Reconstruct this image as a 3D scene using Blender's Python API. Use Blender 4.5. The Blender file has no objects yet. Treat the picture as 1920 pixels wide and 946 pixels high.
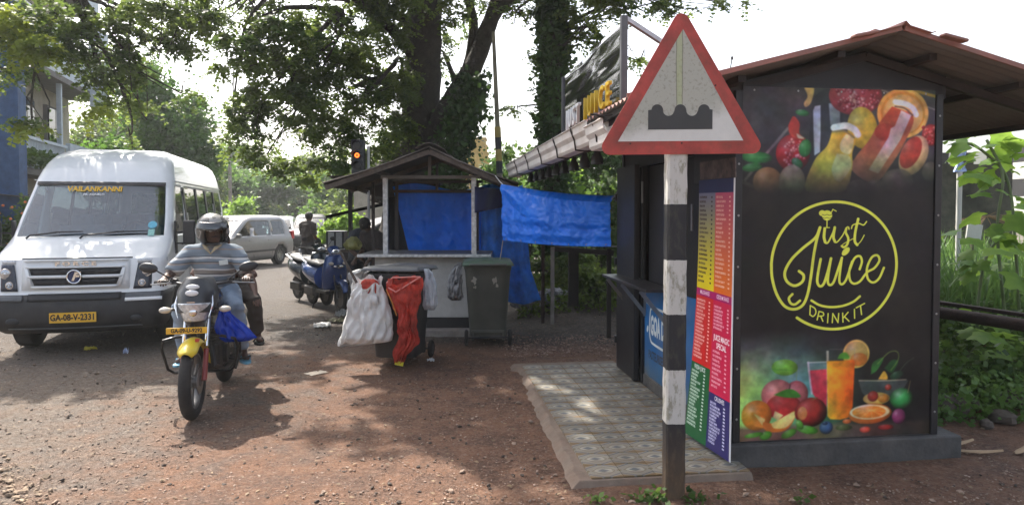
import bpy, bmesh, math, random
import numpy as np
from mathutils import Vector, Matrix, Euler
PI = math.pi
R = math.radians
scene = bpy.context.scene
COL = scene.collection
random.seed(7)
rng = np.random.default_rng(7)

# ---------------------------------------------------------------- camera, world, sun, exposure
EYE = 1.65
PITCH = R(1.7)
cam = bpy.data.cameras.new('camera')
cam.lens = 24.0; cam.sensor_width = 36.0
cam.shift_y = -40/1920
cam.clip_start = 0.05; cam.clip_end = 3000
camo = bpy.data.objects.new('camera', cam); COL.objects.link(camo)
camo.location = (0, 0, EYE); camo.rotation_euler = (PI/2-PITCH, 0, 0)
scene.camera = camo

SUN_EL, SUN_AZ = 50.0, -38.0       # azimuth from +Y, negative is towards -X
w = bpy.data.worlds.new('World'); scene.world = w; w.use_nodes = True
nt = w.node_tree; nt.nodes.clear()
sky = nt.nodes.new('ShaderNodeTexSky'); sky.sky_type = 'NISHITA'; sky.sun_disc = False
sky.sun_elevation = R(SUN_EL); sky.sun_rotation = R(SUN_AZ)
sky.altitude = 10; sky.air_density = 1.0; sky.dust_density = 5.0; sky.ozone_density = 1.0
hs = nt.nodes.new('ShaderNodeHueSaturation'); hs.inputs['Saturation'].default_value = 0.6
bg = nt.nodes.new('ShaderNodeBackground'); bg.inputs['Strength'].default_value = 0.15
wo = nt.nodes.new('ShaderNodeOutputWorld')
nt.links.new(sky.outputs[0], hs.inputs['Color']); nt.links.new(hs.outputs[0], bg.inputs[0]); nt.links.new(bg.outputs[0], wo.inputs[0])
sl = bpy.data.lights.new('sun', 'SUN'); sl.energy = 3.9; sl.angle = R(0.7); sl.color = (1, .945, .86)
so = bpy.data.objects.new('sun', sl); COL.objects.link(so)
sdir = Vector((math.sin(R(SUN_AZ))*math.cos(R(SUN_EL)), math.cos(R(SUN_AZ))*math.cos(R(SUN_EL)), math.sin(R(SUN_EL))))
so.rotation_euler = sdir.to_track_quat('Z', 'Y').to_euler(); so.location = sdir*30
scene.view_settings.view_transform = 'Standard'; scene.view_settings.look = 'None'
scene.view_settings.exposure = 1.45; scene.view_settings.gamma = 1.0
scene.render.engine = 'CYCLES'
scene.cycles.max_bounces = 8; scene.cycles.transparent_max_bounces = 16
scene.cycles.use_denoising = True
scene.cycles.sample_clamp_indirect = 6

# ---------------------------------------------------------------- helpers
def ray(px, py):
    cx = (px-960)/1280; cy = (433-py)/1280
    return Vector((cx, cy*math.sin(PITCH)+math.cos(PITCH), cy*math.cos(PITCH)-math.sin(PITCH)))
def at(px, py, Y):
    d = ray(px, py); return Vector((d.x/d.y*Y, Y, EYE+d.z/d.y*Y))
def hgt(x, y):
    h = -0.013*max(0, min(y, 70)-9)
    if x > 3.2: h -= 0.0
    return h
def gnd(px, py, z=0.0):
    d = ray(px, py); t = (z-EYE)/d.z; p = Vector((d.x*t, d.y*t, z))
    if z == 0.0:
        for _ in range(6):
            z2 = hgt(p.x, p.y); t = (z2-EYE)/d.z; p = Vector((d.x*t, d.y*t, z2))
    return p

def link(o, parent=None):
    COL.objects.link(o)
    if parent: o.parent = parent
    return o
def tag(o, label=None, cat=None, group=None, kind=None):
    if label: o['label'] = label
    if cat: o['category'] = cat
    if group: o['group'] = group
    if kind: o['kind'] = kind
    return o
def thing(name, label, cat, loc=(0, 0, 0), rz=0, group=None):
    o = bpy.data.objects.new(name, None); link(o); o.empty_display_size = .2
    o.location = loc; o.rotation_euler = (0, 0, rz)
    return tag(o, label, cat, group)
def copy_tree(o, parent=None):
    c = o.copy(); COL.objects.link(c); c.parent = parent
    for ch in o.children: copy_tree(ch, c)
    return c

class M:
    """collects shapes, builds one mesh object"""
    def __init__(s): s.v = []; s.f = []; s.uv = None
    def add(s, vs, fs):
        b = len(s.v); s.v += [tuple(v) for v in vs]; s.f += [tuple(i+b for i in f) for f in fs]; return s
    def box(s, c, d, rz=0, rx=0, ry=0, taper=1.0):
        x, y, z = d[0]/2, d[1]/2, d[2]/2; m = Euler((rx, ry, rz)).to_matrix(); c = Vector(c)
        vs = [c+m@Vector((sx*x*(taper if sz > 0 else 1), sy*y*(taper if sz > 0 else 1), sz*z)) for sz in (-1, 1) for sy in (-1, 1) for sx in (-1, 1)]
        return s.add(vs, [(0, 2, 3, 1), (4, 5, 7, 6), (0, 1, 5, 4), (2, 6, 7, 3), (0, 4, 6, 2), (1, 3, 7, 5)])
    def bar(s, a, b, wd, ht, up=(0, 0, 1)):
        a = Vector(a); b = Vector(b); d = (b-a).normalized(); up = Vector(up)
        if abs(d.dot(up)) > .95: up = Vector((0, 1, 0))
        sd = d.cross(up).normalized(); u = sd.cross(d)
        vs = [p+sd*i*wd/2+u*j*ht/2 for p in (a, b) for (i, j) in ((-1, -1), (1, -1), (1, 1), (-1, 1))]
        return s.add(vs, [(3, 2, 1, 0), (4, 5, 6, 7), (0, 1, 5, 4), (1, 2, 6, 5), (2, 3, 7, 6), (3, 0, 4, 7)])
    def tube(s, pts, r, n=8, cap=True, flat=1.0, jit=0):
        pts = [Vector(p) for p in pts]; rs = r if isinstance(r, (list, tuple)) else [r]*len(pts)
        rings = []; ref = None
        for i, p in enumerate(pts):
            d = (pts[min(i+1, len(pts)-1)]-pts[max(i-1, 0)]).normalized()
            if ref is None: ref = Vector((0, 0, 1)) if abs(d.z) < .9 else Vector((1, 0, 0))
            a = d.cross(ref).normalized(); b = a.cross(d).normalized(); ref = b
            rings.append([p+(a*math.cos(2*PI*k/n)+b*math.sin(2*PI*k/n)*flat)*rs[i]*(1+random.uniform(-jit, jit)) for k in range(n)])
        fs = []
        for i in range(len(rings)-1):
            for k in range(n):
                fs.append((i*n+k, i*n+(k+1) % n, (i+1)*n+(k+1) % n, (i+1)*n+k))
        if cap: fs += [tuple(range(n-1, -1, -1)), tuple((len(rings)-1)*n+k for k in range(n))]
        return s.add([v for r_ in rings for v in r_], fs)
    def cyl(s, a, b, r, n=16, r2=None): return s.tube([a, b], [r, r if r2 is None else r2], n)
    def lathe(s, prof, n=24, c=(0, 0, 0), axis='z', a0=0, a1=2*PI):
        full = abs(a1-a0-2*PI) < 1e-6; m = n if full else n+1; c = Vector(c); vs = []
        for (r, h) in prof:
            for k in range(m):
                t = a0+(a1-a0)*k/n; x, y = r*math.cos(t), r*math.sin(t)
                vs.append(c+(Vector((x, y, h)) if axis == 'z' else Vector((h, x, y)) if axis == 'x' else Vector((x, h, y))))
        fs = []
        for i in range(len(prof)-1):
            for k in range(n):
                k2 = (k+1) % m; fs.append((i*m+k, i*m+k2, (i+1)*m+k2, (i+1)*m+k))
        return s.add(vs, fs)
    def torus(s, c, Rr, r, axis='x', n=32, k=10, sq=1.0):
        prof = [(Rr+r*math.cos(2*PI*i/k), r*sq*math.sin(2*PI*i/k)) for i in range(k+1)]
        return s.lathe(prof, n, c, axis)
    def prism(s, poly, a, b, plane='xz'):
        n = len(poly)
        f = {'xz': lambda p, t: (p[0], t, p[1]), 'xy': lambda p, t: (p[0], p[1], t), 'yz': lambda p, t: (t, p[0], p[1])}[plane]
        vs = [f(p, a) for p in poly]+[f(p, b) for p in poly]
        fs = [tuple(range(n)), tuple(range(2*n-1, n-1, -1))]+[(i, i+n, (i+1) % n+n, (i+1) % n) for i in range(n)]
        return s.add(vs, fs)
    def grid(s, fn, nu, nv, closed_u=False):
        vs = [fn(i/nu, j/nv) for j in range(nv+1) for i in range(nu+(0 if closed_u else 1))]
        m = nu if closed_u else nu+1; fs = []
        for j in range(nv):
            for i in range(nu):
                i2 = (i+1) % m if closed_u else i+1
                fs.append((j*m+i, j*m+i2, (j+1)*m+i2, (j+1)*m+i))
        return s.add(vs, fs)
    def ell(s, c, r, n=16, m=10, fn=None):
        c = Vector(c)
        def f(u, v):
            a = 2*PI*u; b = PI*v; p = Vector((math.cos(a)*math.sin(b), math.sin(a)*math.sin(b), math.cos(b)))
            k = fn(p) if fn else 1
            return c+Vector((p.x*r[0], p.y*r[1], p.z*r[2]))*k
        return s.grid(f, n, m, True)
    def mesh(s, name):
        me = bpy.data.meshes.new(name); me.from_pydata(s.v, [], s.f); me.validate(); me.update(); return me
    def build(s, name, m=None, parent=None, smooth=False, bevel=0, seg=2, solid=0, sub=0, loc=None, rot=None, weld=False, ang=40):
        me = s.mesh(name)
        bm = bmesh.new(); bm.from_mesh(me)
        if weld: bmesh.ops.remove_doubles(bm, verts=bm.verts, dist=1e-4)
        bmesh.ops.recalc_face_normals(bm, faces=bm.faces); bm.to_mesh(me); bm.free()
        o = bpy.data.objects.new(name, me)
        if m: me.materials.append(m)
        if smooth:
            me.polygons.foreach_set('use_smooth', [True]*len(me.polygons))
            try: me.set_sharp_from_angle(angle=R(ang))
            except Exception: pass
        if solid:
            q = o.modifiers.new('solid', 'SOLIDIFY'); q.thickness = solid; q.offset = 0
        if bevel:
            q = o.modifiers.new('bevel', 'BEVEL'); q.width = bevel; q.segments = seg; q.limit_method = 'ANGLE'; q.angle_limit = R(35)
            me.polygons.foreach_set('use_smooth', [True]*len(me.polygons))
            q.harden_normals = True
        if sub:
            q = o.modifiers.new('sub', 'SUBSURF'); q.levels = sub; q.render_levels = sub
        if loc is not None: o.location = loc
        if rot is not None: o.rotation_euler = rot
        return link(o, parent)

def quads_np(name, V, nper, m, parent=None, uv=None):
    """V (N*nper,3) -> N faces of nper verts"""
    V = np.asarray(V, dtype=np.float32).reshape(-1, 3); N = len(V)//nper
    me = bpy.data.meshes.new(name); me.vertices.add(len(V)); me.vertices.foreach_set('co', V.ravel())
    me.loops.add(len(V)); me.loops.foreach_set('vertex_index', np.arange(len(V), dtype=np.int32))
    me.polygons.add(N); me.polygons.foreach_set('loop_start', np.arange(0, len(V), nper, dtype=np.int32))
    me.polygons.foreach_set('loop_total', np.full(N, nper, dtype=np.int32))
    me.update(calc_edges=True)
    if m: me.materials.append(m)
    o = bpy.data.objects.new(name, me)
    return link(o, parent)

def catmull(pts, n=8):
    P = [np.array(p, float) for p in pts]; P = [2*P[0]-P[1]]+P+[2*P[-1]-P[-2]]; out = []
    for i in range(1, len(P)-2):
        for k in range(n):
            t = k/n; p0, p1, p2, p3 = P[i-1:i+3]
            out.append(.5*((2*p1)+(-p0+p2)*t+(2*p0-5*p1+4*p2-p3)*t*t+(-p0+3*p1-3*p2+p3)*t**3))
    out.append(P[-2]); return out

def text(name, body, size, m, parent, loc, rot=(PI/2, 0, 0), ext=.002, ax='CENTER', bold=0, sx=1, shear=0, spacing=1):
    c = bpy.data.curves.new(name, 'FONT'); c.body = body; c.size = size; c.extrude = ext; c.align_x = ax; c.align_y = 'CENTER'
    c.offset = bold; c.shear = shear; c.resolution_u = 2; c.space_character = spacing
    t = bpy.data.objects.new(name, c); COL.objects.link(t)
    dg = bpy.context.evaluated_depsgraph_get(); me = bpy.data.meshes.new_from_object(t.evaluated_get(dg)); me.name = name
    bpy.data.objects.remove(t); bpy.data.curves.remove(c)
    me.materials.clear(); me.materials.append(m)
    o = bpy.data.objects.new(name, me); link(o, parent); o.location = loc; o.rotation_euler = rot; o.scale = (sx, 1, 1)
    return o
# ---------------------------------------------------------------- materials
MAT = {}
def s2l(c):
    return tuple(((x/255)/12.92 if x/255 <= .04045 else ((x/255+.055)/1.055)**2.4) for x in c)
def mat(name, col, rough=.6, metal=0, var=.2, scale=6, bump=.15, bscale=60, col2=None, dirt=0, dirtcol=(.22, .16, .12), dscale=3, spec=.5, coat=0, bdist=.01):
    if name in MAT: return MAT[name]
    m = bpy.data.materials.new(name); m.use_nodes = True; n = m.node_tree; L = n.links.new
    b = n.nodes['Principled BSDF']; tc = n.nodes.new('ShaderNodeTexCoord')
    no = n.nodes.new('ShaderNodeTexNoise'); no.inputs['Scale'].default_value = scale; no.inputs['Detail'].default_value = 5; no.inputs['Roughness'].default_value = .65
    L(tc.outputs['Object'], no.inputs['Vector'])
    mr = n.nodes.new('ShaderNodeMapRange'); mr.inputs[1].default_value = .3; mr.inputs[2].default_value = .7; L(no.outputs[0], mr.inputs[0])
    mx = n.nodes.new('ShaderNodeMix'); mx.data_type = 'RGBA'
    ca = tuple(c*(1-var) for c in col[:3]); cb = tuple(min(1, c*(1+var)) for c in (col2 or col)[:3])
    mx.inputs[6].default_value = (*ca, 1); mx.inputs[7].default_value = (*cb, 1); L(mr.outputs[0], mx.inputs[0])
    out = mx.outputs[2]
    if dirt:
        n2 = n.nodes.new('ShaderNodeTexNoise'); n2.inputs['Scale'].default_value = dscale; n2.inputs['Detail'].default_value = 8; n2.inputs['Roughness'].default_value = .7
        L(tc.outputs['Object'], n2.inputs['Vector'])
        m2 = n.nodes.new('ShaderNodeMapRange'); m2.inputs[1].default_value = .45; m2.inputs[2].default_value = .75; m2.inputs[4].default_value = dirt; L(n2.outputs[0], m2.inputs[0])
        x2 = n.nodes.new('ShaderNodeMix'); x2.data_type = 'RGBA'; L(m2.outputs[0], x2.inputs[0]); L(out, x2.inputs[6]); x2.inputs[7].default_value = (*dirtcol, 1)
        out = x2.outputs[2]
        r2 = n.nodes.new('ShaderNodeMapRange'); r2.inputs[3].default_value = rough; r2.inputs[4].default_value = min(1, rough+.35); L(m2.outputs[0], r2.inputs[0]); L(r2.outputs[0], b.inputs['Roughness'])
    else:
        r2 = n.nodes.new('ShaderNodeMapRange'); r2.inputs[3].default_value = max(.03, rough-.07); r2.inputs[4].default_value = min(1, rough+.07); L(no.outputs[0], r2.inputs[0]); L(r2.outputs[0], b.inputs['Roughness'])
    L(out, b.inputs['Base Color'])
    b.inputs['Metallic'].default_value = metal; b.inputs['Specular IOR Level'].default_value = spec
    if coat: b.inputs['Coat Weight'].default_value = coat; b.inputs['Coat Roughness'].default_value = .08
    if bump:
        n3 = n.nodes.new('ShaderNodeTexNoise'); n3.inputs['Scale'].default_value = bscale; n3.inputs['Detail'].default_value = 4; L(tc.outputs['Object'], n3.inputs['Vector'])
        bp = n.nodes.new('ShaderNodeBump'); bp.inputs['Strength'].default_value = bump; bp.inputs['Distance'].default_value = bdist; L(n3.outputs[0], bp.inputs['Height']); L(bp.outputs[0], b.inputs['Normal'])
    MAT[name] = m; m['_out'] = 0
    return m
def leafmat(name, c1, c2, trans=.35, scale=1.5, rough=.5, yellow=None):
    if name in MAT: return MAT[name]
    m = bpy.data.materials.new(name); m.use_nodes = True; n = m.node_tree; L = n.links.new
    b = n.nodes['Principled BSDF']; tc = n.nodes.new('ShaderNodeTexCoord'); no = n.nodes.new('ShaderNodeTexNoise'); no.inputs['Scale'].default_value = scale; no.inputs['Detail'].default_value = 3
    L(tc.outputs['Object'], no.inputs['Vector'])
    mr = n.nodes.new('ShaderNodeMapRange'); mr.inputs[1].default_value = .35; mr.inputs[2].default_value = .65; L(no.outputs[0], mr.inputs[0])
    wn = n.nodes.new('ShaderNodeTexNoise'); wn.inputs['Scale'].default_value = 14; L(tc.outputs['Object'], wn.inputs['Vector'])
    ad = n.nodes.new('ShaderNodeMath'); ad.operation = 'MULTIPLY_ADD'; ad.inputs[1].default_value = .6; L(wn.outputs[0], ad.inputs[0])
    sb = n.nodes.new('ShaderNodeMath'); sb.operation = 'SUBTRACT'; sb.inputs[1].default_value = .3; L(mr.outputs[0], sb.inputs[0]); L(sb.outputs[0], ad.inputs[2])
    mx = n.nodes.new('ShaderNodeMix'); mx.data_type = 'RGBA'; mx.inputs[6].default_value = (*c1, 1); mx.inputs[7].default_value = (*c2, 1); L(ad.outputs[0], mx.inputs[0])
    L(mx.outputs[2], b.inputs['Base Color']); b.inputs['Roughness'].default_value = rough; b.inputs['Specular IOR Level'].default_value = .3
    tr = n.nodes.new('ShaderNodeBsdfTranslucent'); hv = n.nodes.new('ShaderNodeHueSaturation'); hv.inputs['Value'].default_value = 1.6; hv.inputs['Hue'].default_value = .485
    L(mx.outputs[2], hv.inputs['Color']); L(hv.outputs[0], tr.inputs[0])
    ms = n.nodes.new('ShaderNodeMixShader'); ms.inputs[0].default_value = trans
    L(b.outputs[0], ms.inputs[1]); L(tr.outputs[0], ms.inputs[2]); L(ms.outputs[0], n.nodes['Material Output'].inputs[0])
    MAT[name] = m; return m
def glassmat(name, tint=(.6, .7, .7), clear=.75, rough=.02, add=.05):
    if name in MAT: return MAT[name]
    m = bpy.data.materials.new(name); m.use_nodes = True; n = m.node_tree; L = n.links.new
    n.nodes.remove(n.nodes['Principled BSDF'])
    g = n.nodes.new('ShaderNodeBsdfGlossy'); g.inputs['Roughness'].default_value = rough; g.inputs[0].default_value = (1, 1, 1, 1)
    t = n.nodes.new('ShaderNodeBsdfTransparent'); t.inputs[0].default_value = (*[c*clear for c in tint], 1)
    fr = n.nodes.new('ShaderNodeFresnel'); fr.inputs[0].default_value = 1.5
    ad = n.nodes.new('ShaderNodeMath'); ad.operation = 'ADD'; ad.inputs[1].default_value = add; ad.use_clamp = True; L(fr.outputs[0], ad.inputs[0])
    ms = n.nodes.new('ShaderNodeMixShader'); L(ad.outputs[0], ms.inputs[0]); L(t.outputs[0], ms.inputs[1]); L(g.outputs[0], ms.inputs[2])
    L(ms.outputs[0], n.nodes['Material Output'].inputs[0]); MAT[name] = m; return m
def clothmat(name, col, var=.25, scale=5, trans=.25, rough=.55, spec=.4, bump=.3, bscale=14):
    m = mat(name, col, rough, 0, var, scale, bump, bscale, spec=spec, bdist=.03); n = m.node_tree; L = n.links.new
    b = n.nodes['Principled BSDF']; tr = n.nodes.new('ShaderNodeBsdfTranslucent')
    src = b.inputs['Base Color'].links[0].from_socket; L(src, tr.inputs[0])
    ms = n.nodes.new('ShaderNodeMixShader'); ms.inputs[0].default_value = trans
    L(b.outputs[0], ms.inputs[1]); L(tr.outputs[0], ms.inputs[2]); L(ms.outputs[0], n.nodes['Material Output'].inputs[0]); return m
def imgmat(name, img, rough=.4, spec=.4, bump=0, dirt=0, emis=0):
    m = bpy.data.materials.new(name); m.use_nodes = True; n = m.node_tree; L = n.links.new; b = n.nodes['Principled BSDF']
    t = n.nodes.new('ShaderNodeTexImage'); t.image = img; t.extension = 'EXTEND'; out = t.outputs[0]
    tc = n.nodes.new('ShaderNodeTexCoord'); no = n.nodes.new('ShaderNodeTexNoise'); no.inputs['Scale'].default_value = 5; no.inputs['Detail'].default_value = 8; L(tc.outputs['Object'], no.inputs['Vector'])
    if dirt:
        mr = n.nodes.new('ShaderNodeMapRange'); mr.inputs[1].default_value = .4; mr.inputs[2].default_value = .8; mr.inputs[4].default_value = dirt; L(no.outputs[0], mr.inputs[0])
        x = n.nodes.new('ShaderNodeMix'); x.data_type = 'RGBA'; L(mr.outputs[0], x.inputs[0]); L(out, x.inputs[6]); x.inputs[7].default_value = (.2, .15, .11, 1); out = x.outputs[2]
    L(out, b.inputs['Base Color']); b.inputs['Specular IOR Level'].default_value = spec
    r2 = n.nodes.new('ShaderNodeMapRange'); r2.inputs[3].default_value = rough-.08; r2.inputs[4].default_value = rough+.12; L(no.outputs[0], r2.inputs[0]); L(r2.outputs[0], b.inputs['Roughness'])
    MAT[name] = m; return m

black = mat('black_paint', (.014, .014, .016), .42, var=.3, dirt=.25, dirtcol=(.05, .045, .04))
blackplastic = mat('black_plastic', (.012, .012, .013), .5, var=.3)
rubber = mat('rubber', (.018, .017, .016), .85, var=.35, dirt=.5, dirtcol=(.07, .055, .045), dscale=9, bump=.3, bscale=120)
steel = mat('dull_steel', (.35, .35, .34), .38, 1, var=.2)
darksteel = mat('dark_steel', (.03, .03, .032), .45, .4, var=.4, dirt=.3)
chrome = mat('chrome', (.75, .75, .75), .12, 1, var=.05, bump=0)
whitepaint = mat('white_paint', (.78, .79, .79), .28, var=.04, dirt=.12, dirtcol=(.45, .4, .34), dscale=2, coat=.5, bump=0)
concrete = mat('concrete', (.23, .21, .19), .9, var=.25, scale=10, dirt=.5, dirtcol=(.2, .13, .09), bump=.6, bscale=45)
wood = mat('weathered_wood', (.085, .065, .05), .85, var=.35, scale=18, bump=.4, bscale=50)
rust = mat('rusty_iron', (.035, .022, .018), .8, .2, var=.4, scale=14, dirt=.4, dirtcol=(.08, .035, .02), bump=.5)
bark = mat('bark', (.042, .034, .027), .95, var=.45, scale=7, bump=1.0, bscale=22, dirt=.3, dirtcol=(.06, .07, .035), bdist=.04)
skin = mat('brown_skin', (.075, .038, .024), .5, var=.12, scale=20, bump=.1, bscale=90)
interior = mat('dark_upholstery', (.03, .032, .036), .8, var=.2)
# ---------------------------------------------------------------- flat prints, drawn in numpy (sRGB 0..255)
class Canvas:
    def __init__(s, W, H, x0, y0, x1, y1, bg=(30, 30, 30)):
        s.W, s.H, s.x0, s.y0 = W, H, x0, y0; s.sx = W/(x1-x0); s.sy = H/(y1-y0)
        s.a = np.empty((H, W, 3), np.float32); s.a[:] = bg
        s.tf = lambda x, y: (x, y)
    def setzoom(s, ox, oy, k): s.tf = lambda x, y: (ox+x*k, oy+y*k); s.k = k
    def win(s, xa, ya, xb, yb):
        i0 = max(0, int((xa-s.x0)*s.sx)-2); i1 = min(s.W, int((xb-s.x0)*s.sx)+3)
        j0 = max(0, int((ya-s.y0)*s.sy)-2); j1 = min(s.H, int((yb-s.y0)*s.sy)+3)
        if i1 <= i0 or j1 <= j0: return None
        X, Y = np.meshgrid((np.arange(i0, i1)+.5)/s.sx+s.x0, (np.arange(j0, j1)+.5)/s.sy+s.y0)
        return (slice(j0, j1), slice(i0, i1)), X, Y
    def blend(s, sl, cov, col):
        cov = cov[..., None]; s.a[sl] = s.a[sl]*(1-cov)+np.asarray(col, np.float32)*cov
    def stroke(s, pts, wd, col, smooth=True, taper=None, op=1):
        if smooth and len(pts) > 2: pts = catmull(pts, 8)
        pts = [s.tf(*p) for p in pts]; n = len(pts)
        wd = wd*getattr(s, 'k', 1)/2
        xs = [p[0] for p in pts]; ys = [p[1] for p in pts]
        w_ = s.win(min(xs)-wd-1, min(ys)-wd-1, max(xs)+wd+1, max(ys)+wd+1)
        if w_ is None: return
        sl, X, Y = w_; D = np.full(X.shape, 1e9, np.float32)
        for a, b in zip(pts[:-1], pts[1:]):
            dx, dy = b[0]-a[0], b[1]-a[1]; L2 = dx*dx+dy*dy+1e-9
            t = np.clip(((X-a[0])*dx+(Y-a[1])*dy)/L2, 0, 1)
            D = np.minimum(D, np.hypot(X-a[0]-t*dx, Y-a[1]-t*dy))
        s.blend(sl, np.clip((wd-D)*s.sx+.5, 0, 1)*op, col)
    def poly(s, pts, col, smooth=True, col2=None, ax=(0, 1), op=1, soft=0):
        if smooth: pts = catmull(list(pts)+[pts[0]], 6)
        pts = [s.tf(*p) for p in pts]; xs = [p[0] for p in pts]; ys = [p[1] for p in pts]
        w_ = s.win(min(xs), min(ys), max(xs), max(ys))
        if w_ is None: return
        sl, X, Y = w_; ins = np.zeros(X.shape, bool); D = np.full(X.shape, 1e9, np.float32)
        for a, b in zip(pts, pts[1:]+pts[:1]):
            if a[1] != b[1]:
                c = ((a[1] > Y) != (b[1] > Y)) & (X < (b[0]-a[0])*(Y-a[1])/(b[1]-a[1])+a[0]); ins ^= c
            dx, dy = b[0]-a[0], b[1]-a[1]; L2 = dx*dx+dy*dy+1e-9
            t = np.clip(((X-a[0])*dx+(Y-a[1])*dy)/L2, 0, 1); D = np.minimum(D, np.hypot(X-a[0]-t*dx, Y-a[1]-t*dy))
        sd = np.where(ins, D, -D); cov = np.clip(sd*s.sx/(1+soft*s.sx)+.5, 0, 1)*op
        if col2 is not None:
            u = ((X-min(xs))/(max(xs)-min(xs)+1e-6)*ax[0]+(Y-min(ys))/(max(ys)-min(ys)+1e-6)*ax[1])[..., None]
            u = np.clip(u, 0, 1); c = np.asarray(col)*(1-u)+np.asarray(col2)*u
        else: c = np.asarray(col, np.float32)
        s.a[sl] = s.a[sl]*(1-cov[..., None])+c*cov[..., None]
    def ball(s, cx, cy, rx, ry, col, rot=0, hl=(-.35, -.4), dark=.45, hi=.35, op=1, edge=None):
        cx, cy = s.tf(cx, cy); k = getattr(s, 'k', 1); rx *= k; ry *= k; r = max(rx, ry)
        w_ = s.win(cx-r, cy-r, cx+r, cy+r)
        if w_ is None: return
        sl, X, Y = w_; c_, s_ = math.cos(R(rot)), math.sin(R(rot)); dx, dy = X-cx, Y-cy
        u = (dx*c_+dy*s_)/rx; v = (-dx*s_+dy*c_)/ry; q = np.hypot(u, v)
        cov = np.clip((1-q)*min(rx, ry)*s.sx+.5, 0, 1)*op
        h = np.clip(1-np.hypot(dx/r-hl[0], dy/r-hl[1])*1.1, -1, 1)[..., None]
        c = np.asarray(col, np.float32); cc = c*(1-dark*np.clip(-h+.1, 0, 1)-dark*.5*(q[..., None]**3))+(255-c)*hi*np.clip(h, 0, 1)**2
        if edge is not None:
            e = (q > .86)[..., None]; cc = np.where(e, np.asarray(edge, np.float32), cc)
        s.a[sl] = s.a[sl]*(1-cov[..., None])+cc*cov[..., None]
    def text(s, body, cx, cy, h, col, sx=1.0, rot=0, bold=0, align='CENTER', op=1):
        c = bpy.data.curves.new('t', 'FONT'); c.body = body; c.size = 1; c.align_x = align; c.align_y = 'CENTER'; c.offset = bold; c.resolution_u = 2
        t = bpy.data.objects.new('t', c); COL.objects.link(t); dg = bpy.context.evaluated_depsgraph_get()
        me = bpy.data.meshes.new_from_object(t.evaluated_get(dg)); me.calc_loop_triangles()
        P = np.array([v.co[:2] for v in me.vertices]); T = [tuple(tt.vertices) for tt in me.loop_triangles]
        bpy.data.objects.remove(t); bpy.data.curves.remove(c); bpy.data.meshes.remove(me)
        if not len(P): return
        k = h/.7; ca, sa = math.cos(R(rot)), math.sin(R(rot)); x = P[:, 0]*k*sx; y = -P[:, 1]*k
        X_ = cx+x*ca-y*sa; Y_ = cy+x*sa+y*ca
        Q = np.stack([(X_-s.x0)*s.sx, (Y_-s.y0)*s.sy], 1); m = np.zeros((s.H, s.W), np.float32); sub = [(.25, .25), (.75, .75), (.25, .75), (.75, .25)]
        for ii, (ox, oy) in enumerate(sub):
            mm = np.zeros((s.H, s.W), bool)
            for (a, b, d) in T:
                A, B, Cc = Q[a], Q[b], Q[d]
                i0 = max(0, int(min(A[0], B[0], Cc[0]))); i1 = min(s.W, int(max(A[0], B[0], Cc[0]))+2); j0 = max(0, int(min(A[1], B[1], Cc[1]))); j1 = min(s.H, int(max(A[1], B[1], Cc[1]))+2)
                if i1 <= i0 or j1 <= j0: continue
                X, Y = np.meshgrid(np.arange(i0, i1)+ox, np.arange(j0, j1)+oy)
                e = lambda p, q: (q[0]-p[0])*(Y-p[1])-(q[1]-p[1])*(X-p[0])
                e0, e1, e2 = e(A, B), e(B, Cc), e(Cc, A)
                mm[j0:j1, i0:i1] |= ((e0 >= 0) & (e1 >= 0) & (e2 >= 0)) | ((e0 <= 0) & (e1 <= 0) & (e2 <= 0))
            m += mm/4
        s.a = s.a*(1-m[..., None]*op)+np.asarray(col, np.float32)*m[..., None]*op
    def image(s, name):
        im = bpy.data.images.new(name, s.W, s.H); a = np.ones((s.H, s.W, 4), np.float32)
        a[..., :3] = np.clip(s.a[::-1]/255, 0, 1); im.pixels.foreach_set(a.ravel()); im.update(); im.pack(); return im

def fnoise(H, W, sc, seed=1):
    r_ = np.random.default_rng(seed); out = np.zeros((H, W), np.float32); amp = 1; tot = 0
    for o in range(4):
        n = max(2, int(sc*2**o)); m = max(2, int(n*W/H)); g = r_.random((n+2, m+2)).astype(np.float32)
        y = np.linspace(0, n, H, endpoint=False); x = np.linspace(0, m, W, endpoint=False); j = y.astype(int); i = x.astype(int); fy = (y-j)[:, None]; fx = (x-i)[None]
        fy = fy*fy*(3-2*fy); fx = fx*fx*(3-2*fx)
        out += amp*((g[j][:, i]*(1-fx)+g[j][:, i+1]*fx)*(1-fy)+(g[j+1][:, i]*(1-fx)+g[j+1][:, i+1]*fx)*fy); tot += amp; amp *= .5
    return out/tot

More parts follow.
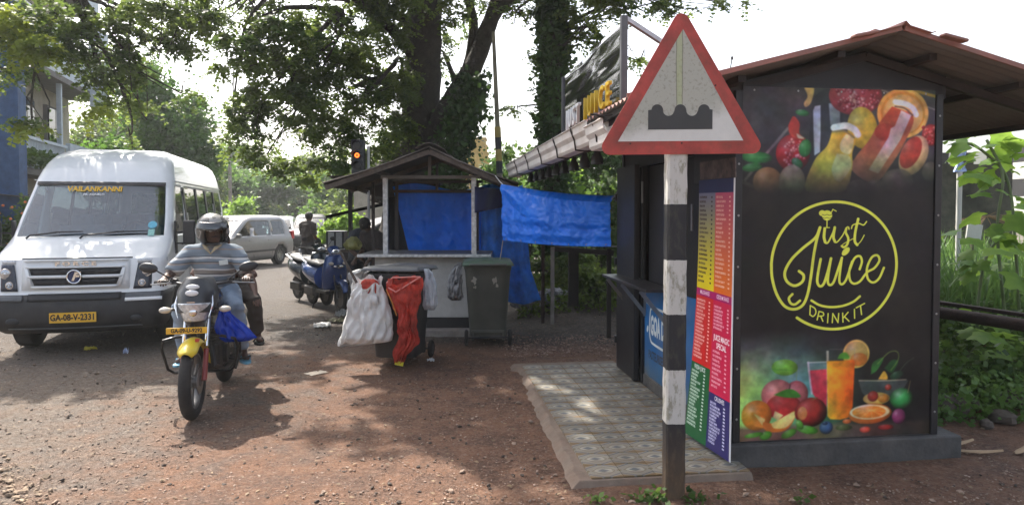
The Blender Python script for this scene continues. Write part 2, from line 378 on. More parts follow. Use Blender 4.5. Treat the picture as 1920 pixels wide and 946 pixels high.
def banner_image():
    C = Canvas(720, 1330, 1393, 163, 1753, 828, (24, 24, 24))
    Y = (np.linspace(163, 828, C.H))[:, None]; X = (np.linspace(1393, 1753, C.W))[None]
    nz = fnoise(C.H, C.W, 6, 3)
    top = np.clip((375-Y)/120, 0, 1)[..., None]; C.a = C.a*(1-top)+np.array([66, 66, 70])*top*(.7+.6*nz[..., None])
    C.setzoom(1385, 155, .2326)
    r_ = random.Random(4)
    C.stroke([(40, 800), (210, 580), (390, 360)], 22, (120, 118, 116), False); C.stroke([(30, 790), (200, 870), (420, 960)], 30, (100, 96, 92), False); C.stroke([(1140, 40), (1580, 190)], 12, (140, 140, 138), False)
    C.stroke([(1250, 30), (1400, 40), (1580, 80)], 24, (170, 130, 60), True)
    C.poly([(560, 120), (700, 40), (800, 120), (830, 340), (780, 560), (560, 600), (580, 200)], (48, 50, 58))
    C.poly([(585, 215), (600, 180), (645, 172), (648, 400), (645, 550), (600, 580), (592, 400)], (196, 196, 212), False)
    C.poly([(710, 155), (800, 160), (805, 330), (725, 330)], (160, 162, 178), False, col2=(110, 110, 120))
    C.poly([(510, 30), (590, 35), (570, 150), (530, 190), (512, 160), (540, 100)], (200, 170, 110))
    C.ball(925, 90, 215, 160, (176, 60, 72), dark=.3, hi=.2)
    C.poly([(880, 150), (900, 60), (930, 130), (970, 190), (900, 200)], (220, 150, 150))
    for _ in range(90):
        a = r_.uniform(0, 2*PI); q = r_.random()**.5; x, y = 940+185*q*math.cos(a), 95+125*q*math.sin(a)
        C.ball(x, y, 15, 17, r_.choice([(150, 30, 50), (190, 60, 80), (205, 110, 120)]), dark=.5, hi=.7)
    C.ball(1315, 225, 212, 205, (236, 160, 60), dark=.15, hi=.1, edge=(245, 186, 96))
    C.ball(1315, 232, 165, 160, (240, 186, 110), dark=.1)
    C.ball(985, 350, 122, 172, (226, 192, 62), rot=-8, dark=.3)
    C.ball(1550, 400, 75, 90, (186, 40, 38))
    for _ in range(30): C.ball(1545+r_.uniform(-60, 45), 400+r_.uniform(-70, 70), 14, 14, r_.choice([(210, 60, 50), (150, 20, 25), (230, 120, 90)]), hi=.6)
    C.poly([(1225, 170), (1400, 250), (1345, 440), (1230, 640), (1085, 800), (900, 690), (930, 590), (1040, 450), (1120, 310)], (196, 78, 48), col2=(150, 110, 90))
    C.ball(1175, 380, 90, 70, (190, 62, 44), dark=.2, hi=.1)
    C.poly([(1300, 200), (1385, 240), (1300, 440), (1120, 720), (1040, 690), (1200, 420), (1215, 350), (1250, 330)], (228, 214, 208), False, col2=(180, 165, 150), op=.9)
    C.stroke([(1250, 132), (1340, 148), (1400, 185), (1425, 235)], 44, (232, 232, 236)); C.stroke([(1250, 170), (1330, 185), (1395, 240)], 14, (120, 84, 66))
    C.ball(1410, 570, 110, 175, (214, 180, 134), rot=25, dark=.3); C.ball(1385, 545, 78, 140, (184, 62, 50), rot=25, dark=.2, hi=.3)
    C.ball(430, 560, 135, 150, (178, 28, 38)); C.poly([(390, 340), (430, 265), (480, 320), (480, 400), (530, 450), (440, 440), (400, 400)], (190, 70, 60)); C.poly([(455, 400), (520, 440), (470, 440)], (230, 200, 190))
    for _ in range(60):
        a = r_.uniform(0, 2*PI); q = r_.random()**.5; C.ball(445+95*q*math.cos(a), 560+115*q*math.sin(a), 13, 15, r_.choice([(200, 60, 70), (160, 20, 40), (228, 130, 130)]), hi=.8)
    for (x, y, rx, ry, ro) in [(145, 598, 122, 46, 3), (110, 678, 78, 34, -8), (527, 520, 50, 72, 10), (500, 236, 55, 26, 8), (465, 640, 52, 34, 40)]:
        C.ball(x, y, rx, ry, (44, 128, 62), rot=ro, dark=.35, hi=.35); C.stroke([(x-rx*.8, y+2), (x+rx*.8, y-2)] if rx > ry else [(x, y-ry*.8), (x, y+ry*.8)], 3, (90, 165, 100), False)
    C.ball(232, 790, 115, 115, (212, 172, 108), dark=.3); C.ball(425, 790, 105, 135, (196, 190, 148), dark=.35); C.poly([(440, 645), (470, 700), (400, 700)], (196, 190, 148))
    C.poly([(740, 380), (800, 370), (930, 420), (905, 560), (908, 660), (860, 850), (700, 880), (530, 850), (600, 620), (700, 500)], (222, 172, 58), col2=(196, 186, 96))
    C.poly([(850, 400), (915, 430), (890, 560), (820, 545), (805, 480)], (232, 222, 186), op=.85); C.poly([(780, 560), (880, 580), (895, 680), (800, 790), (740, 700)], (226, 220, 184), op=.7, soft=1.5)
    C.stroke([(755, 352), (850, 335), (920, 365), (948, 405)], 56, (234, 234, 236)); C.stroke([(745, 385), (840, 380), (920, 430)], 16, (150, 132, 84))
    for (x, y, rx, ry) in [(960, 850, 100, 80), (1280, 780, 130, 100), (1550, 700, 70, 80), (1100, 830, 90, 60)]: C.ball(x, y, rx, ry, (120, 112, 100), dark=.3, op=.8)
    # dissolve of the photograph into black, part of the print
    f = np.clip((Y-290)/75, 0, 1)*np.clip((460-Y)/2, 0, 1); f = f[..., None]*np.ones((1, C.W, 1)); C.a = C.a*(1-f)+np.array([24, 24, 24])*f
    # lower picture
    d = np.clip((Y-618)/60, 0, 1)
    gl = d*np.clip(1.25-(X-1393)/190, 0, 1)
    tint = np.stack([np.clip(112+75*np.clip((Y-650)/80, 0, 1)*np.clip(1-(X-1393)/80, 0, 1), 0, 255)+0*X, 138+80*np.clip((Y-650)/90, 0, 1)+0*X, 118+20*np.clip((X-1440)/90, 0, 1)+0*Y], -1)
    C.a = C.a*(1-gl[..., None])+tint*gl[..., None]
    pool = np.clip(1-np.hypot((X-1505)/75, (Y-735)/65), 0, 1)[..., None]; C.a = C.a*(1-pool)+np.array([120, 175, 175])*pool
    fl = np.clip((Y-796)/10, 0, 1)*np.clip(1.25-(X-1393)/360, .12, 1); C.a = C.a*(1-fl[..., None])+np.array([116, 92, 74])*fl[..., None]
    C.setzoom(1385, 620, .2326)
    C.ball(385, 298, 104, 66, (116, 196, 58), rot=5, dark=.3, hi=.3); C.stroke([(285, 310), (385, 318), (480, 325)], 5, (80, 160, 50)); C.stroke([(485, 320), (480, 400), (500, 460)], 5, (110, 150, 90))
    C.ball(330, 520, 130, 125, (206, 120, 116), dark=.35); C.ball(480, 520, 95, 110, (196, 96, 92), dark=.45); C.stroke([(430, 440), (420, 500)], 10, (90, 50, 50))
    C.ball(380, 620, 140, 105, (188, 50, 46), dark=.4, hi=.25); C.poly([(300, 520), (400, 478), (470, 490), (515, 545), (400, 545)], (62, 132, 40))
    C.ball(165, 682, 120, 122, (236, 142, 40), dark=.35, hi=.45)
    C.poly([(120, 660), (140, 655), (235, 720), (215, 790), (150, 770)], (218, 138, 50), False); C.poly([(140, 665), (235, 715), (215, 770)], (226, 206, 110), False)
    C.poly([(215, 740), (320, 745), (465, 655), (470, 720), (400, 810), (280, 825), (220, 790)], (206, 120, 44), True); C.poly([(280, 755), (465, 662), (465, 720), (400, 790), (310, 795)], (230, 214, 120), True); C.poly([(295, 700), (310, 650), (380, 690), (330, 730)], (214, 206, 130), False)
    C.poly([(572, 330), (730, 320), (725, 700), (640, 560), (600, 500)], (222, 72, 92), False, col2=(190, 40, 60)); C.poly([(570, 262), (730, 260), (730, 322), (575, 330)], (112, 150, 156), False, op=.7)
    C.stroke([(572, 262), (590, 420), (605, 520)], 16, (226, 220, 222), True, op=.75); C.stroke([(568, 264), (720, 262)], 7, (215, 225, 225), False)
    C.ball(600, 672, 130, 120, (176, 46, 40), dark=.75, hi=.2); C.ball(530, 680, 40, 55, (206, 170, 80), dark=0, op=.55); C.stroke([(610, 570), (650, 555)], 10, (120, 90, 50), False)
    C.ball(962, 203, 110, 118, (196, 164, 84), dark=.2, edge=(226, 190, 96)); C.ball(985, 250, 70, 55, (206, 120, 46), dark=.1)
    C.poly([(718, 170), (738, 170), (742, 720), (732, 700)], (230, 225, 200), False, op=.8)
    C.poly([(724, 255), (838, 255), (838, 744), (760, 738), (736, 715)], (252, 186, 50), False, col2=(250, 146, 32), ax=(1, 0)); C.poly([(836, 255), (952, 250), (940, 640), (905, 730), (836, 745)], (250, 146, 32), False, col2=(226, 92, 22), ax=(1, 0))
    C.stroke([(745, 160), (950, 165), (948, 260)], 4, (150, 150, 145), False, op=.6); C.poly([(808, 240), (830, 200), (880, 190), (905, 240)], (88, 160, 50))
    C.poly([(985, 430), (1400, 435), (1330, 560), (1060, 580), (1010, 520)], (66, 78, 74), False, op=.9); C.stroke([(988, 425), (1200, 432), (1380, 430)], 10, (190, 180, 150), op=.8)
    C.poly([(1085, 380), (1100, 280), (1190, 240), (1140, 340)], (44, 96, 44)); C.poly([(1195, 330), (1260, 262), (1310, 280), (1260, 370)], (34, 74, 42)); C.stroke([(1140, 290), (1230, 200), (1300, 195), (1310, 260), (1250, 350)], 8, (110, 130, 60)); C.stroke([(1320, 360), (1380, 290), (1440, 250)], 6, (84, 84, 78)); C.ball(1300, 390, 60, 32, (40, 70, 52), rot=-20)
    C.poly([(1145, 420), (1195, 352), (1225, 420)], (216, 160, 60)); C.ball(1230, 490, 28, 26, (150, 56, 44))
    C.ball(1345, 590, 100, 92, (44, 134, 62), dark=.8, hi=.45); C.stroke([(1395, 540), (1415, 440)], 7, (130, 120, 80), False)
    C.ball(1135, 580, 112, 52, (224, 186, 92), dark=.4); C.ball(1105, 560, 44, 44, (186, 50, 36)); C.ball(1190, 580, 45, 34, (230, 140, 50))
    C.ball(1085, 705, 178, 84, (216, 112, 38), rot=-3, dark=.4); C.ball(1080, 690, 165, 62, (238, 214, 170), dark=.1); C.ball(1075, 690, 138, 50, (236, 132, 44), dark=.1, hi=.5)
    for a in range(0, 360, 40): C.stroke([(1090, 675), (1078+130*math.cos(R(a)), 690+46*math.sin(R(a)))], 4, (246, 190, 110), False)
    C.ball(1322, 735, 58, 66, (146, 48, 92), dark=.5)
    C.ball(725, 805, 54, 54, (66, 98, 146), dark=.6); C.ball(715, 770, 22, 14, (34, 50, 86))
    for (x, y, rx, ry, ro) in [(240, 850, 50, 34, -20), (145, 842, 75, 20, -8), (425, 842, 66, 32, -25), (570, 815, 90, 34, 12), (510, 770, 45, 26, 60)]: C.ball(x, y, rx, ry, (84, 160, 44), rot=ro, dark=.4)
    C.ball(870, 812, 66, 24, (70, 82, 40)); C.ball(1045, 835, 46, 26, (206, 80, 56)); C.ball(1215, 822, 66, 22, (156, 44, 36)); C.ball(895, 760, 38, 20, (206, 100, 46))
    # soft focus and grain of a real print
    def blur(a, k):
        for ax in (0, 1):
            c = np.cumsum(np.concatenate([np.repeat(a.take([0], ax), k+1, ax), a, np.repeat(a.take([-1], ax), k, ax)], ax), ax); n_ = a.shape[ax]
            a = (c.take(range(2*k+1, 2*k+1+n_), ax)-c.take(range(0, n_), ax))/(2*k+1)
        return a
    g1 = fnoise(C.H, C.W, 26, 11)[..., None]; g2 = fnoise(C.H, C.W, 80, 12)[..., None]; g3 = np.stack([fnoise(C.H, C.W, 14, 13+i) for i in range(3)], -1)
    C.a = blur(blur(C.a*(1+.5*(g1-.5)+.35*(g2-.5))*(1+.4*(g3-.5)), 2), 2)
    # emblem
    Yc = (234, 238, 84); C.setzoom(1430, 360, .2854)
    el = [(475+413*math.cos(R(a)), 482+424*math.sin(R(a))) for a in range(126, -184, -5)]
    el += [(68, 560), (98, 665), (150, 745), (212, 768), (268, 742), (300, 668), (320, 550), (335, 420), (352, 320), (375, 228)]
    C.stroke(el, 19, Yc)
    C.stroke([(375, 228), (345, 296), (260, 368), (190, 440), (150, 520), (162, 580), (212, 612), (262, 588), (272, 545), (242, 516)], 19, Yc)
    C.stroke([(200, 668), (178, 695), (190, 728), (218, 736), (250, 712)], 17, Yc)
    C.stroke([(408, 238), (402, 290), (408, 325), (428, 328), (455, 275), (472, 228)], 12, Yc); C.stroke([(406, 238), (402, 290), (410, 325)], 19, Yc)
    C.stroke([(472, 228), (464, 290), (474, 325), (492, 322), (525, 280), (548, 232), (562, 226), (566, 240)], 9, Yc); C.stroke([(472, 228), (464, 290), (474, 322)], 18, Yc)
    C.stroke([(548, 235), (545, 262), (562, 300), (556, 340), (535, 360), (520, 352)], 16, Yc); C.stroke([(520, 352), (535, 335), (600, 300)], 6, Yc)
    C.stroke([(626, 172), (608, 260), (606, 320), (622, 345)], 18, Yc); C.stroke([(622, 345), (646, 320), (668, 280)], 7, Yc); C.stroke([(582, 235), (592, 212), (630, 202), (662, 212), (682, 190)], 9, Yc)
    C.ball(547, 388, 34, 19, Yc, rot=-48, dark=0, hi=0)
    C.stroke([(382, 438), (366, 530), (362, 590), (380, 618), (405, 600), (430, 520), (450, 434)], 18, Yc)
    C.stroke([(450, 434), (435, 530), (431, 590), (446, 611), (470, 590), (500, 500), (522, 430)], 17, Yc)
    C.stroke([(522, 430), (510, 530), (508, 590), (525, 607), (550, 580), (577, 505), (605, 435), (640, 420), (655, 455), (641, 508)], 16, Yc)
    C.stroke([(590, 455), (572, 520), (578, 580), (605, 604), (645, 588), (690, 530), (740, 500), (772, 450), (757, 416), (720, 430), (690, 500), (696, 570), (732, 598), (772, 570), (803, 500)], 16, Yc)
    C.stroke([(325, 712), (380, 744), (450, 758), (530, 752), (600, 726), (645, 690)], 16, Yc)
    for st in [[(318, 746), (316, 806)], [(318, 746), (348, 765), (355, 795), (338, 818), (316, 806)], [(376, 786), (364, 842)], [(376, 786), (402, 794), (404, 814), (370, 818)], [(388, 818), (402, 852)], [(436, 802), (433, 862)],
               [(464, 862), (467, 802)], [(467, 802), (502, 862)], [(502, 862), (506, 802)], [(532, 800), (535, 860)], [(568, 795), (535, 835)], [(546, 826), (575, 855)], [(610, 776), (612, 836)], [(622, 766), (677, 738)], [(650, 753), (658, 812)]]:
        C.stroke(st, 9, Yc)
    C.ball(388, 133, 22, 20, Yc, dark=0, hi=0); C.ball(420, 148, 34, 34, Yc, dark=0, hi=0); C.stroke([(420, 180), (420, 226)], 8, Yc, False); C.stroke([(400, 229), (438, 229)], 6, Yc, False); C.stroke([(448, 128), (458, 108), (480, 120)], 7, Yc, False)
    C.stroke([(388, 142), (405, 148), (420, 142), (435, 148), (452, 142)], 3, (60, 60, 30)); C.stroke([(390, 162), (405, 168), (420, 162), (435, 168), (450, 162)], 3, (60, 60, 30))
    C.a *= (.93+.14*fnoise(C.H, C.W, 30, 8))[..., None]
    return C.image('banner_print')

def menu_image():
    C = Canvas(300, 880, 0, 0, 60, 176, (190, 40, 60)); r_ = random.Random(9)
    Y = np.linspace(0, 176, C.H)[:, None]+0*np.ones((1, C.W)); X = np.linspace(0, 60, C.W)[None]+0*Y
    left = X < 30
    def setc(mask, c): C.a[mask] = c
    setc(Y < 9, (26, 40, 62))
    t = np.clip((Y-9)/60, 0, 1)[..., None]; lc = np.array([120, 122, 150])*(1-t)+np.array([226, 206, 20])*t; rc = np.array([196, 84, 120])*(1-t)+np.array([226, 110, 30])*t
    m = (Y >= 5) & (Y < 75); C.a[m & left] = lc[m & left]; C.a[m & ~left] = rc[m & ~left]
    setc((Y < 9), (34, 44, 90)); setc((Y >= 75) & (Y < 80), (170, 20, 100))
    m = (Y >= 80) & (Y < 126); C.a[m & left] = (206, 36, 34); C.a[(Y >= 80) & (Y < 140) & ~left] = (206, 24, 74)
    setc((Y >= 126) & left, (24, 92, 50)); setc((Y >= 140) & ~left, (40, 36, 100))
    def rows(x0, x1, y0, y1, col, n):
        for i in range(n):
            y = y0+(y1-y0)*i/n; x = x0; ln = r_.uniform(.45, .85)*(x1-x0)
            while x < x0+ln:
                wl = r_.uniform(.5, .9); C.stroke([(x, y-.55), (x+r_.uniform(-.2, .4), y+.55)], .55, col, False); 
                if r_.random() < .6: C.stroke([(x, y+r_.choice([-.5, 0, .5])), (x+wl, y+r_.choice([-.5, 0, .5]))], .45, col, False)
                x += 1.05
            C.stroke([(x1+1, y), (x1+2.6, y)], 1.1, col, False)
    rows(2, 22, 12, 73, (60, 44, 40), 20); rows(32, 52, 12, 73, (240, 190, 170), 21)
    rows(2, 22, 83, 124, (240, 190, 180), 17); rows(32, 52, 84, 100, (240, 180, 190), 7); rows(33, 50, 113, 138, (240, 180, 190), 9)
    rows(2, 20, 132, 170, (206, 222, 206), 17); rows(33, 50, 146, 173, (206, 206, 232), 13)
    C.text('MILKSHAKES', 15, 77.5, 2.6, (235, 225, 235), sx=.8, bold=.02); C.text('ICECREAM SHAKES', 45, 77.5, 2.6, (235, 225, 235), sx=.62, bold=.02)
    C.text('JUICE MAGIC', 45, 104, 3.6, (245, 240, 240), sx=.8, bold=.03); C.text('SPECIAL', 45, 109, 3.6, (245, 240, 240), sx=.8, bold=.03)
    C.text('FRESH JUICE', 14, 128.8, 2.8, (240, 240, 240), sx=.8, bold=.02); C.text('CRUSHES', 45, 142.6, 2.8, (240, 240, 240), sx=.8, bold=.02)
    C.stroke([(59.5, 0), (59.5, 176)], .8, (225, 225, 225), False)
    return C.image('menu_print')

def dairy_image():
    C = Canvas(800, 420, 0, 0, 200, 105, (28, 92, 146)); n = fnoise(C.H, C.W, 5, 5)[..., None]; C.a *= .9+.25*n
    Y = np.linspace(0, 105, C.H)[:, None]+0*np.ones((1, C.W)); t = np.clip((Y-70)/35, 0, 1)[..., None]*n*1.1; C.a = C.a*(1-t)+np.array([122, 98, 80])*t
    Wc = (196, 204, 206)
    C.stroke([(22, 24), (17, 28), (15, 46), (18, 58), (30, 61), (76, 61), (84, 56), (86, 40), (82, 27), (70, 24), (40, 23), (22, 24)], 2.6, Wc, True)
    C.text('GOA DAIRY', 50, 43, 19, Wc, sx=.44, bold=.05)
    C.text('PASTEURISED - STANDARD', 58, 74, 8.5, (34, 42, 56), sx=.62, bold=.03)
    for (x, y) in [(7, 18), (9, 48), (165, 66), (170, 20), (160, 40)]: C.ball(x, y, 2.2, 4, (206, 210, 206), rot=20, dark=0, hi=0)
    return C.image('dairy_paint')

def tile_image():
    S = 128; C = Canvas(S, S, 0, 0, 100, 100, (150, 146, 134)); B = (88, 98, 108); T = (136, 112, 76); Wh = (176, 173, 160)
    for (a, b) in [(0, 0), (100, 0), (0, 100), (100, 100)]:
        C.poly([(a-34, b), (a, b-15), (a+34, b), (a, b+15)], T, False); C.poly([(a-44, b), (a, b-26), (a+44, b), (a, b+26)], B, False) if 0 else None
        C.stroke([(a-46, b), (a, b-27), (a+46, b), (a, b+27), (a-46, b)], 5, B, False)
    C.poly([(22, 34), (50, 42), (78, 34), (78, 66), (50, 58), (22, 66)], Wh, False); C.poly([(30, 50), (50, 38), (70, 50), (50, 62)], (96, 106, 112), False)
    C.stroke([(14, 50), (50, 22), (86, 50), (50, 78), (14, 50)], 4, (130, 122, 100), True)
    for (x, y) in [(0, 50), (100, 50), (50, 0), (50, 100)]: C.ball(x, y, 8, 6, (120, 112, 84), dark=0, hi=0)
    return C.image('tile_print')
banner_m = imgmat('banner_vinyl', banner_image(), rough=.42, spec=.35, dirt=.08)
menu_m = imgmat('menu_vinyl', menu_image(), rough=.4, spec=.4, dirt=.08)
dairy_m = imgmat('painted_dairy_board', dairy_image(), rough=.55, spec=.3, dirt=.3)
def vary_tiles(m):
    n = m.node_tree; L = n.links.new; b = n.nodes['Principled BSDF']; src = b.inputs['Base Color'].links[0].from_socket; oi = n.nodes.new('ShaderNodeObjectInfo'); mr = n.nodes.new('ShaderNodeMapRange'); mr.inputs[3].default_value = .58; mr.inputs[4].default_value = .86; L(oi.outputs['Random'], mr.inputs[0])
    g = n.nodes.new('ShaderNodeNewGeometry'); no = n.nodes.new('ShaderNodeTexNoise'); no.inputs['Scale'].default_value = 1.6; no.inputs['Detail'].default_value = 9; no.inputs['Roughness'].default_value = .7; L(g.outputs['Position'], no.inputs['Vector']); mq = n.nodes.new('ShaderNodeMapRange'); mq.inputs[1].default_value = .42; mq.inputs[2].default_value = .7; mq.inputs[4].default_value = .55; L(no.outputs[0], mq.inputs[0])
    mx = n.nodes.new('ShaderNodeMix'); mx.data_type = 'RGBA'; L(mq.outputs[0], mx.inputs[0]); L(src, mx.inputs[6]); mx.inputs[7].default_value = (.20, .15, .11, 1); hv = n.nodes.new('ShaderNodeHueSaturation'); L(mr.outputs[0], hv.inputs['Value']); L(mx.outputs[2], hv.inputs['Color']); L(hv.outputs[0], b.inputs['Base Color'])
tile_m = imgmat('patterned_tile', tile_image(), rough=.6, spec=.3, dirt=.5)
vary_tiles(tile_m)
# ---------------------------------------------------------------- ground
def hgt(x, y):
    h = -0.013*max(0, min(y, 70)-9)
    a = max(0, min(1, (x+.2)/1.0))*max(0, min(1, (y-9.2)/1.8)); h += a*.38
    b = max(0, min(1, (x-3.4)/1.6))*max(0, min(1, (y-5.0)/2.5)); h += b*(.30 if a < 1 else 0)*(1-a)
    return h
def groundmat():
    m = bpy.data.materials.new('laterite_and_tarmac'); m.use_nodes = True; n = m.node_tree; L = n.links.new; b = n.nodes['Principled BSDF']
    g = n.nodes.new('ShaderNodeNewGeometry'); sx = n.nodes.new('ShaderNodeSeparateXYZ'); L(g.outputs['Position'], sx.inputs[0])
    def noise(sc, det=6, ro=.65):
        q = n.nodes.new('ShaderNodeTexNoise'); q.inputs['Scale'].default_value = sc; q.inputs['Detail'].default_value = det; q.inputs['Roughness'].default_value = ro; L(g.outputs['Position'], q.inputs['Vector']); return q.outputs[0]
    def mth(op, a, b_, c=None):
        q = n.nodes.new('ShaderNodeMath'); q.operation = op
        for i, v in enumerate((a, b_, c)):
            if v is None: continue
            if isinstance(v, (int, float)): q.inputs[i].default_value = v
            else: L(v, q.inputs[i])
        return q.outputs[0]
    def rng_(v, a, b_, lo=0, hi=1):
        q = n.nodes.new('ShaderNodeMapRange'); q.interpolation_type = 'SMOOTHSTEP'; q.inputs[1].default_value = a; q.inputs[2].default_value = b_; q.inputs[3].default_value = lo; q.inputs[4].default_value = hi; L(v, q.inputs[0]); return q.outputs[0]
    def mix(f, a, b_):
        q = n.nodes.new('ShaderNodeMix'); q.data_type = 'RGBA'; L(f, q.inputs[0])
        for i, v in ((6, a), (7, b_)):
            if isinstance(v, tuple): q.inputs[i].default_value = (*v, 1)
            else: L(v, q.inputs[i])
        return q.outputs[2]
    n1, n2, n3, n4 = noise(.9), noise(4), noise(22, 8, .75), noise(90, 4)
    red = mix(rng_(n2, .35, .65), (.092, .046, .028), (.185, .098, .060)); red = mix(rng_(n3, .45, .75), red, (.27, .16, .11))
    tar = mix(rng_(n2, .3, .7), (.085, .065, .050), (.160, .122, .092)); tar = mix(rng_(n3, .4, .75), tar, (.25, .215, .18))
    # tarmac worn away towards the right; both coordinates plus noise
    e = mth('ADD', sx.outputs[0], mth('MULTIPLY', mth('SUBTRACT', n1, .5), 5.0)); e = mth('ADD', e, mth('MULTIPLY', mth('SUBTRACT', n2, .5), 3.2))
    e = mth('ADD', e, mth('MULTIPLY', sx.outputs[1], .0))
    tf = rng_(e, -4.2, -1.2, 1, 0)
    c = mix(tf, red, tar)
    # trodden grey-brown earth in the yard behind the bins
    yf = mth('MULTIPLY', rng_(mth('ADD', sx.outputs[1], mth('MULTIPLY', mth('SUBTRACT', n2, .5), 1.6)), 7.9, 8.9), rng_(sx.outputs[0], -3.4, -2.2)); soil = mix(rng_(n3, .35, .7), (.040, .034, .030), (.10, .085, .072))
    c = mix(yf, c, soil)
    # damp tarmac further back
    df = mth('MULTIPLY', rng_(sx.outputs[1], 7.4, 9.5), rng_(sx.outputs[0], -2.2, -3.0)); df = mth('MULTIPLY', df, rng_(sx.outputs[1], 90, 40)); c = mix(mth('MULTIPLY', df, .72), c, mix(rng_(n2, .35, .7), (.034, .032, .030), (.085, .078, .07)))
    # fine speckle
    vo = n.nodes.new('ShaderNodeTexVoronoi'); vo.inputs['Scale'].default_value = 34; L(g.outputs['Position'], vo.inputs['Vector'])
    sp = mth('MULTIPLY', rng_(vo.outputs['Distance'], .26, .14), rng_(n4, .45, .6)); c = mix(mth('MULTIPLY', sp, .55), c, (.34, .25, .185))
    v3 = n.nodes.new('ShaderNodeTexVoronoi'); v3.inputs['Scale'].default_value = 75; L(g.outputs['Position'], v3.inputs['Vector']); s3_ = n.nodes.new('ShaderNodeSeparateColor'); L(v3.outputs['Color'], s3_.inputs[0]); gr = rng_(s3_.outputs[0], .55, 1.0); c = mix(mth('MULTIPLY', gr, .22), c, (.30, .22, .165)); gd = rng_(s3_.outputs[1], .7, 1.0); c = mix(mth('MULTIPLY', gd, .38), c, (.035, .024, .018))
    v2 = n.nodes.new('ShaderNodeTexVoronoi'); v2.inputs['Scale'].default_value = 17; L(g.outputs['Position'], v2.inputs['Vector'])
    s2 = mth('MULTIPLY', rng_(v2.outputs['Distance'], .2, .1), rng_(n3, .5, .6)); c = mix(mth('MULTIPLY', s2, .6), c, (.05, .035, .028))
    L(c, b.inputs['Base Color']); L(rng_(n2, .3, .7, .72, .98), b.inputs['Roughness']); b.inputs['Specular IOR Level'].default_value = .3
    h = mth('ADD', mth('MULTIPLY', n3, .8), mth('MULTIPLY', sp, .6)); h = mth('ADD', h, mth('MULTIPLY', n4, .5)); h = mth('ADD', h, mth('MULTIPLY', gr, .35)); h = mth('ADD', h, mth('MULTIPLY', n2, .8))
    bp = n.nodes.new('ShaderNodeBump'); bp.inputs['Strength'].default_value = .9; bp.inputs['Distance'].default_value = .035; L(h, bp.inputs['Height']); L(bp.outputs[0], b.inputs['Normal'])
    return m
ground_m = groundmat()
def make_ground():
    def spaced(lo, hi, flo, fhi, fine, grow):
        a = list(np.arange(flo, fhi, fine)); s_ = fine; x = a[-1]
        while x < hi: s_ *= grow; x += s_; a.append(x)
        s_ = fine; x = a[0]; pre = []
        while x > lo: s_ *= grow; x -= s_; pre.append(x)
        return np.array(pre[::-1]+a)
    xs = spaced(-900, 900, -6, 5, .06, 1.13); ys = spaced(-40, 1500, 2.2, 12, .06, 1.13)
    X, Y = np.meshgrid(xs, ys); 
    from mathutils import noise as mn
    Z = np.empty_like(X)
    for j in range(len(ys)):
        for i in range(len(xs)):
            x, y = xs[i], ys[j]; z = hgt(x, y)
            if abs(x) < 12 and 1 < y < 20:
                k = min(1, (12-abs(x))/3)*min(1, (20-y)/4)*min(1, y-1)
                z += (mn.noise(Vector((x*.8, y*.8, 0)))*.014+mn.noise(Vector((x*3.1, y*3.1, 4)))*.008+mn.noise(Vector((x*9, y*9, 7)))*.004)*k-.004
            Z[j, i] = z
    V = np.stack([X, Y, Z], -1).reshape(-1, 3).astype(np.float32); nx, ny = len(xs), len(ys)
    a = (np.arange(ny-1)[:, None]*nx+np.arange(nx-1)[None]).ravel(); F = np.stack([a, a+1, a+1+nx, a+nx], 1).astype(np.int32)
    me = bpy.data.meshes.new('ground'); me.vertices.add(len(V)); me.vertices.foreach_set('co', V.ravel()); me.loops.add(F.size); me.loops.foreach_set('vertex_index', F.ravel())
    me.polygons.add(len(F)); me.polygons.foreach_set('loop_start', np.arange(0, F.size, 4, dtype=np.int32)); me.polygons.foreach_set('loop_total', np.full(len(F), 4, np.int32)); me.update(calc_edges=True)
    me.polygons.foreach_set('use_smooth', [True]*len(F)); me.materials.append(ground_m)
    tag(link(bpy.data.objects.new('ground', me)), kind='structure')
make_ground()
# road surface further back, where the traffic stands
def roadf(u, v):
    y = 15+55*v; c = -7.6-(y-15)*.20-max(0, y-30)*.05; w_ = 3.4+.25*math.sin(v*30)*(1-u); x = c+(u-.5)*2*w_; return (x, y, hgt(x, y)+.012-.03*max(0, 1-v*20))
tag(M().grid(roadf, 10, 80).build('road', ground_m), kind='structure')

# ---------------------------------------------------------------- juice kiosk
KO = Vector((1.478, 4.40, 0)); KR = R(7.12)
KM = Matrix.Translation(KO) @ Matrix.Rotation(KR, 4, 'Z')
kl = lambda x, y, z: KM @ Vector((x, y, z))
kiosk = thing('juice_kiosk', 'black steel juice kiosk with fruit banner and gabled tin roof beside the road sign', 'kiosk', KO, KR)
roofred = mat('red_roof_paint', (.30, .125, .095), .6, var=.25, dirt=.8, dirtcol=(.20, .155, .13), scale=4)
roofgrey = mat('tin_underside', (.165, .165, .16), .6, .1, var=.25, scale=3, dirt=.45, dirtcol=(.10, .075, .06))
def kbox(name, x0, x1, y0, y1, z0, z1, m, bevel=.004, parent=None, **k): return M().box(((x0+x1)/2, (y0+y1)/2, (z0+z1)/2), (x1-x0, y1-y0, z1-z0)).build(name, m, parent or kiosk, bevel=bevel, **k)
plm = mat('dark_cement', (.062, .060, .058), .85, var=.3, scale=8, dirt=.6, dirtcol=(.13, .115, .10), bump=.6, bscale=40)
kbox('plinth', -.10, 1.55, -.055, .16, -.02, .145, plm, .015)
kbox('plinth', -.02, 1.55, .16, 2.62, -.02, .143, plm, .015)
blackwall = mat('black_wall_sheet', (.011, .011, .013), .5, var=.35, scale=3, dirt=.3, dirtcol=(.055, .05, .045))
frontw = kbox('wall', .0, 1.352, .006, .03, .145, 2.46, blackwall)
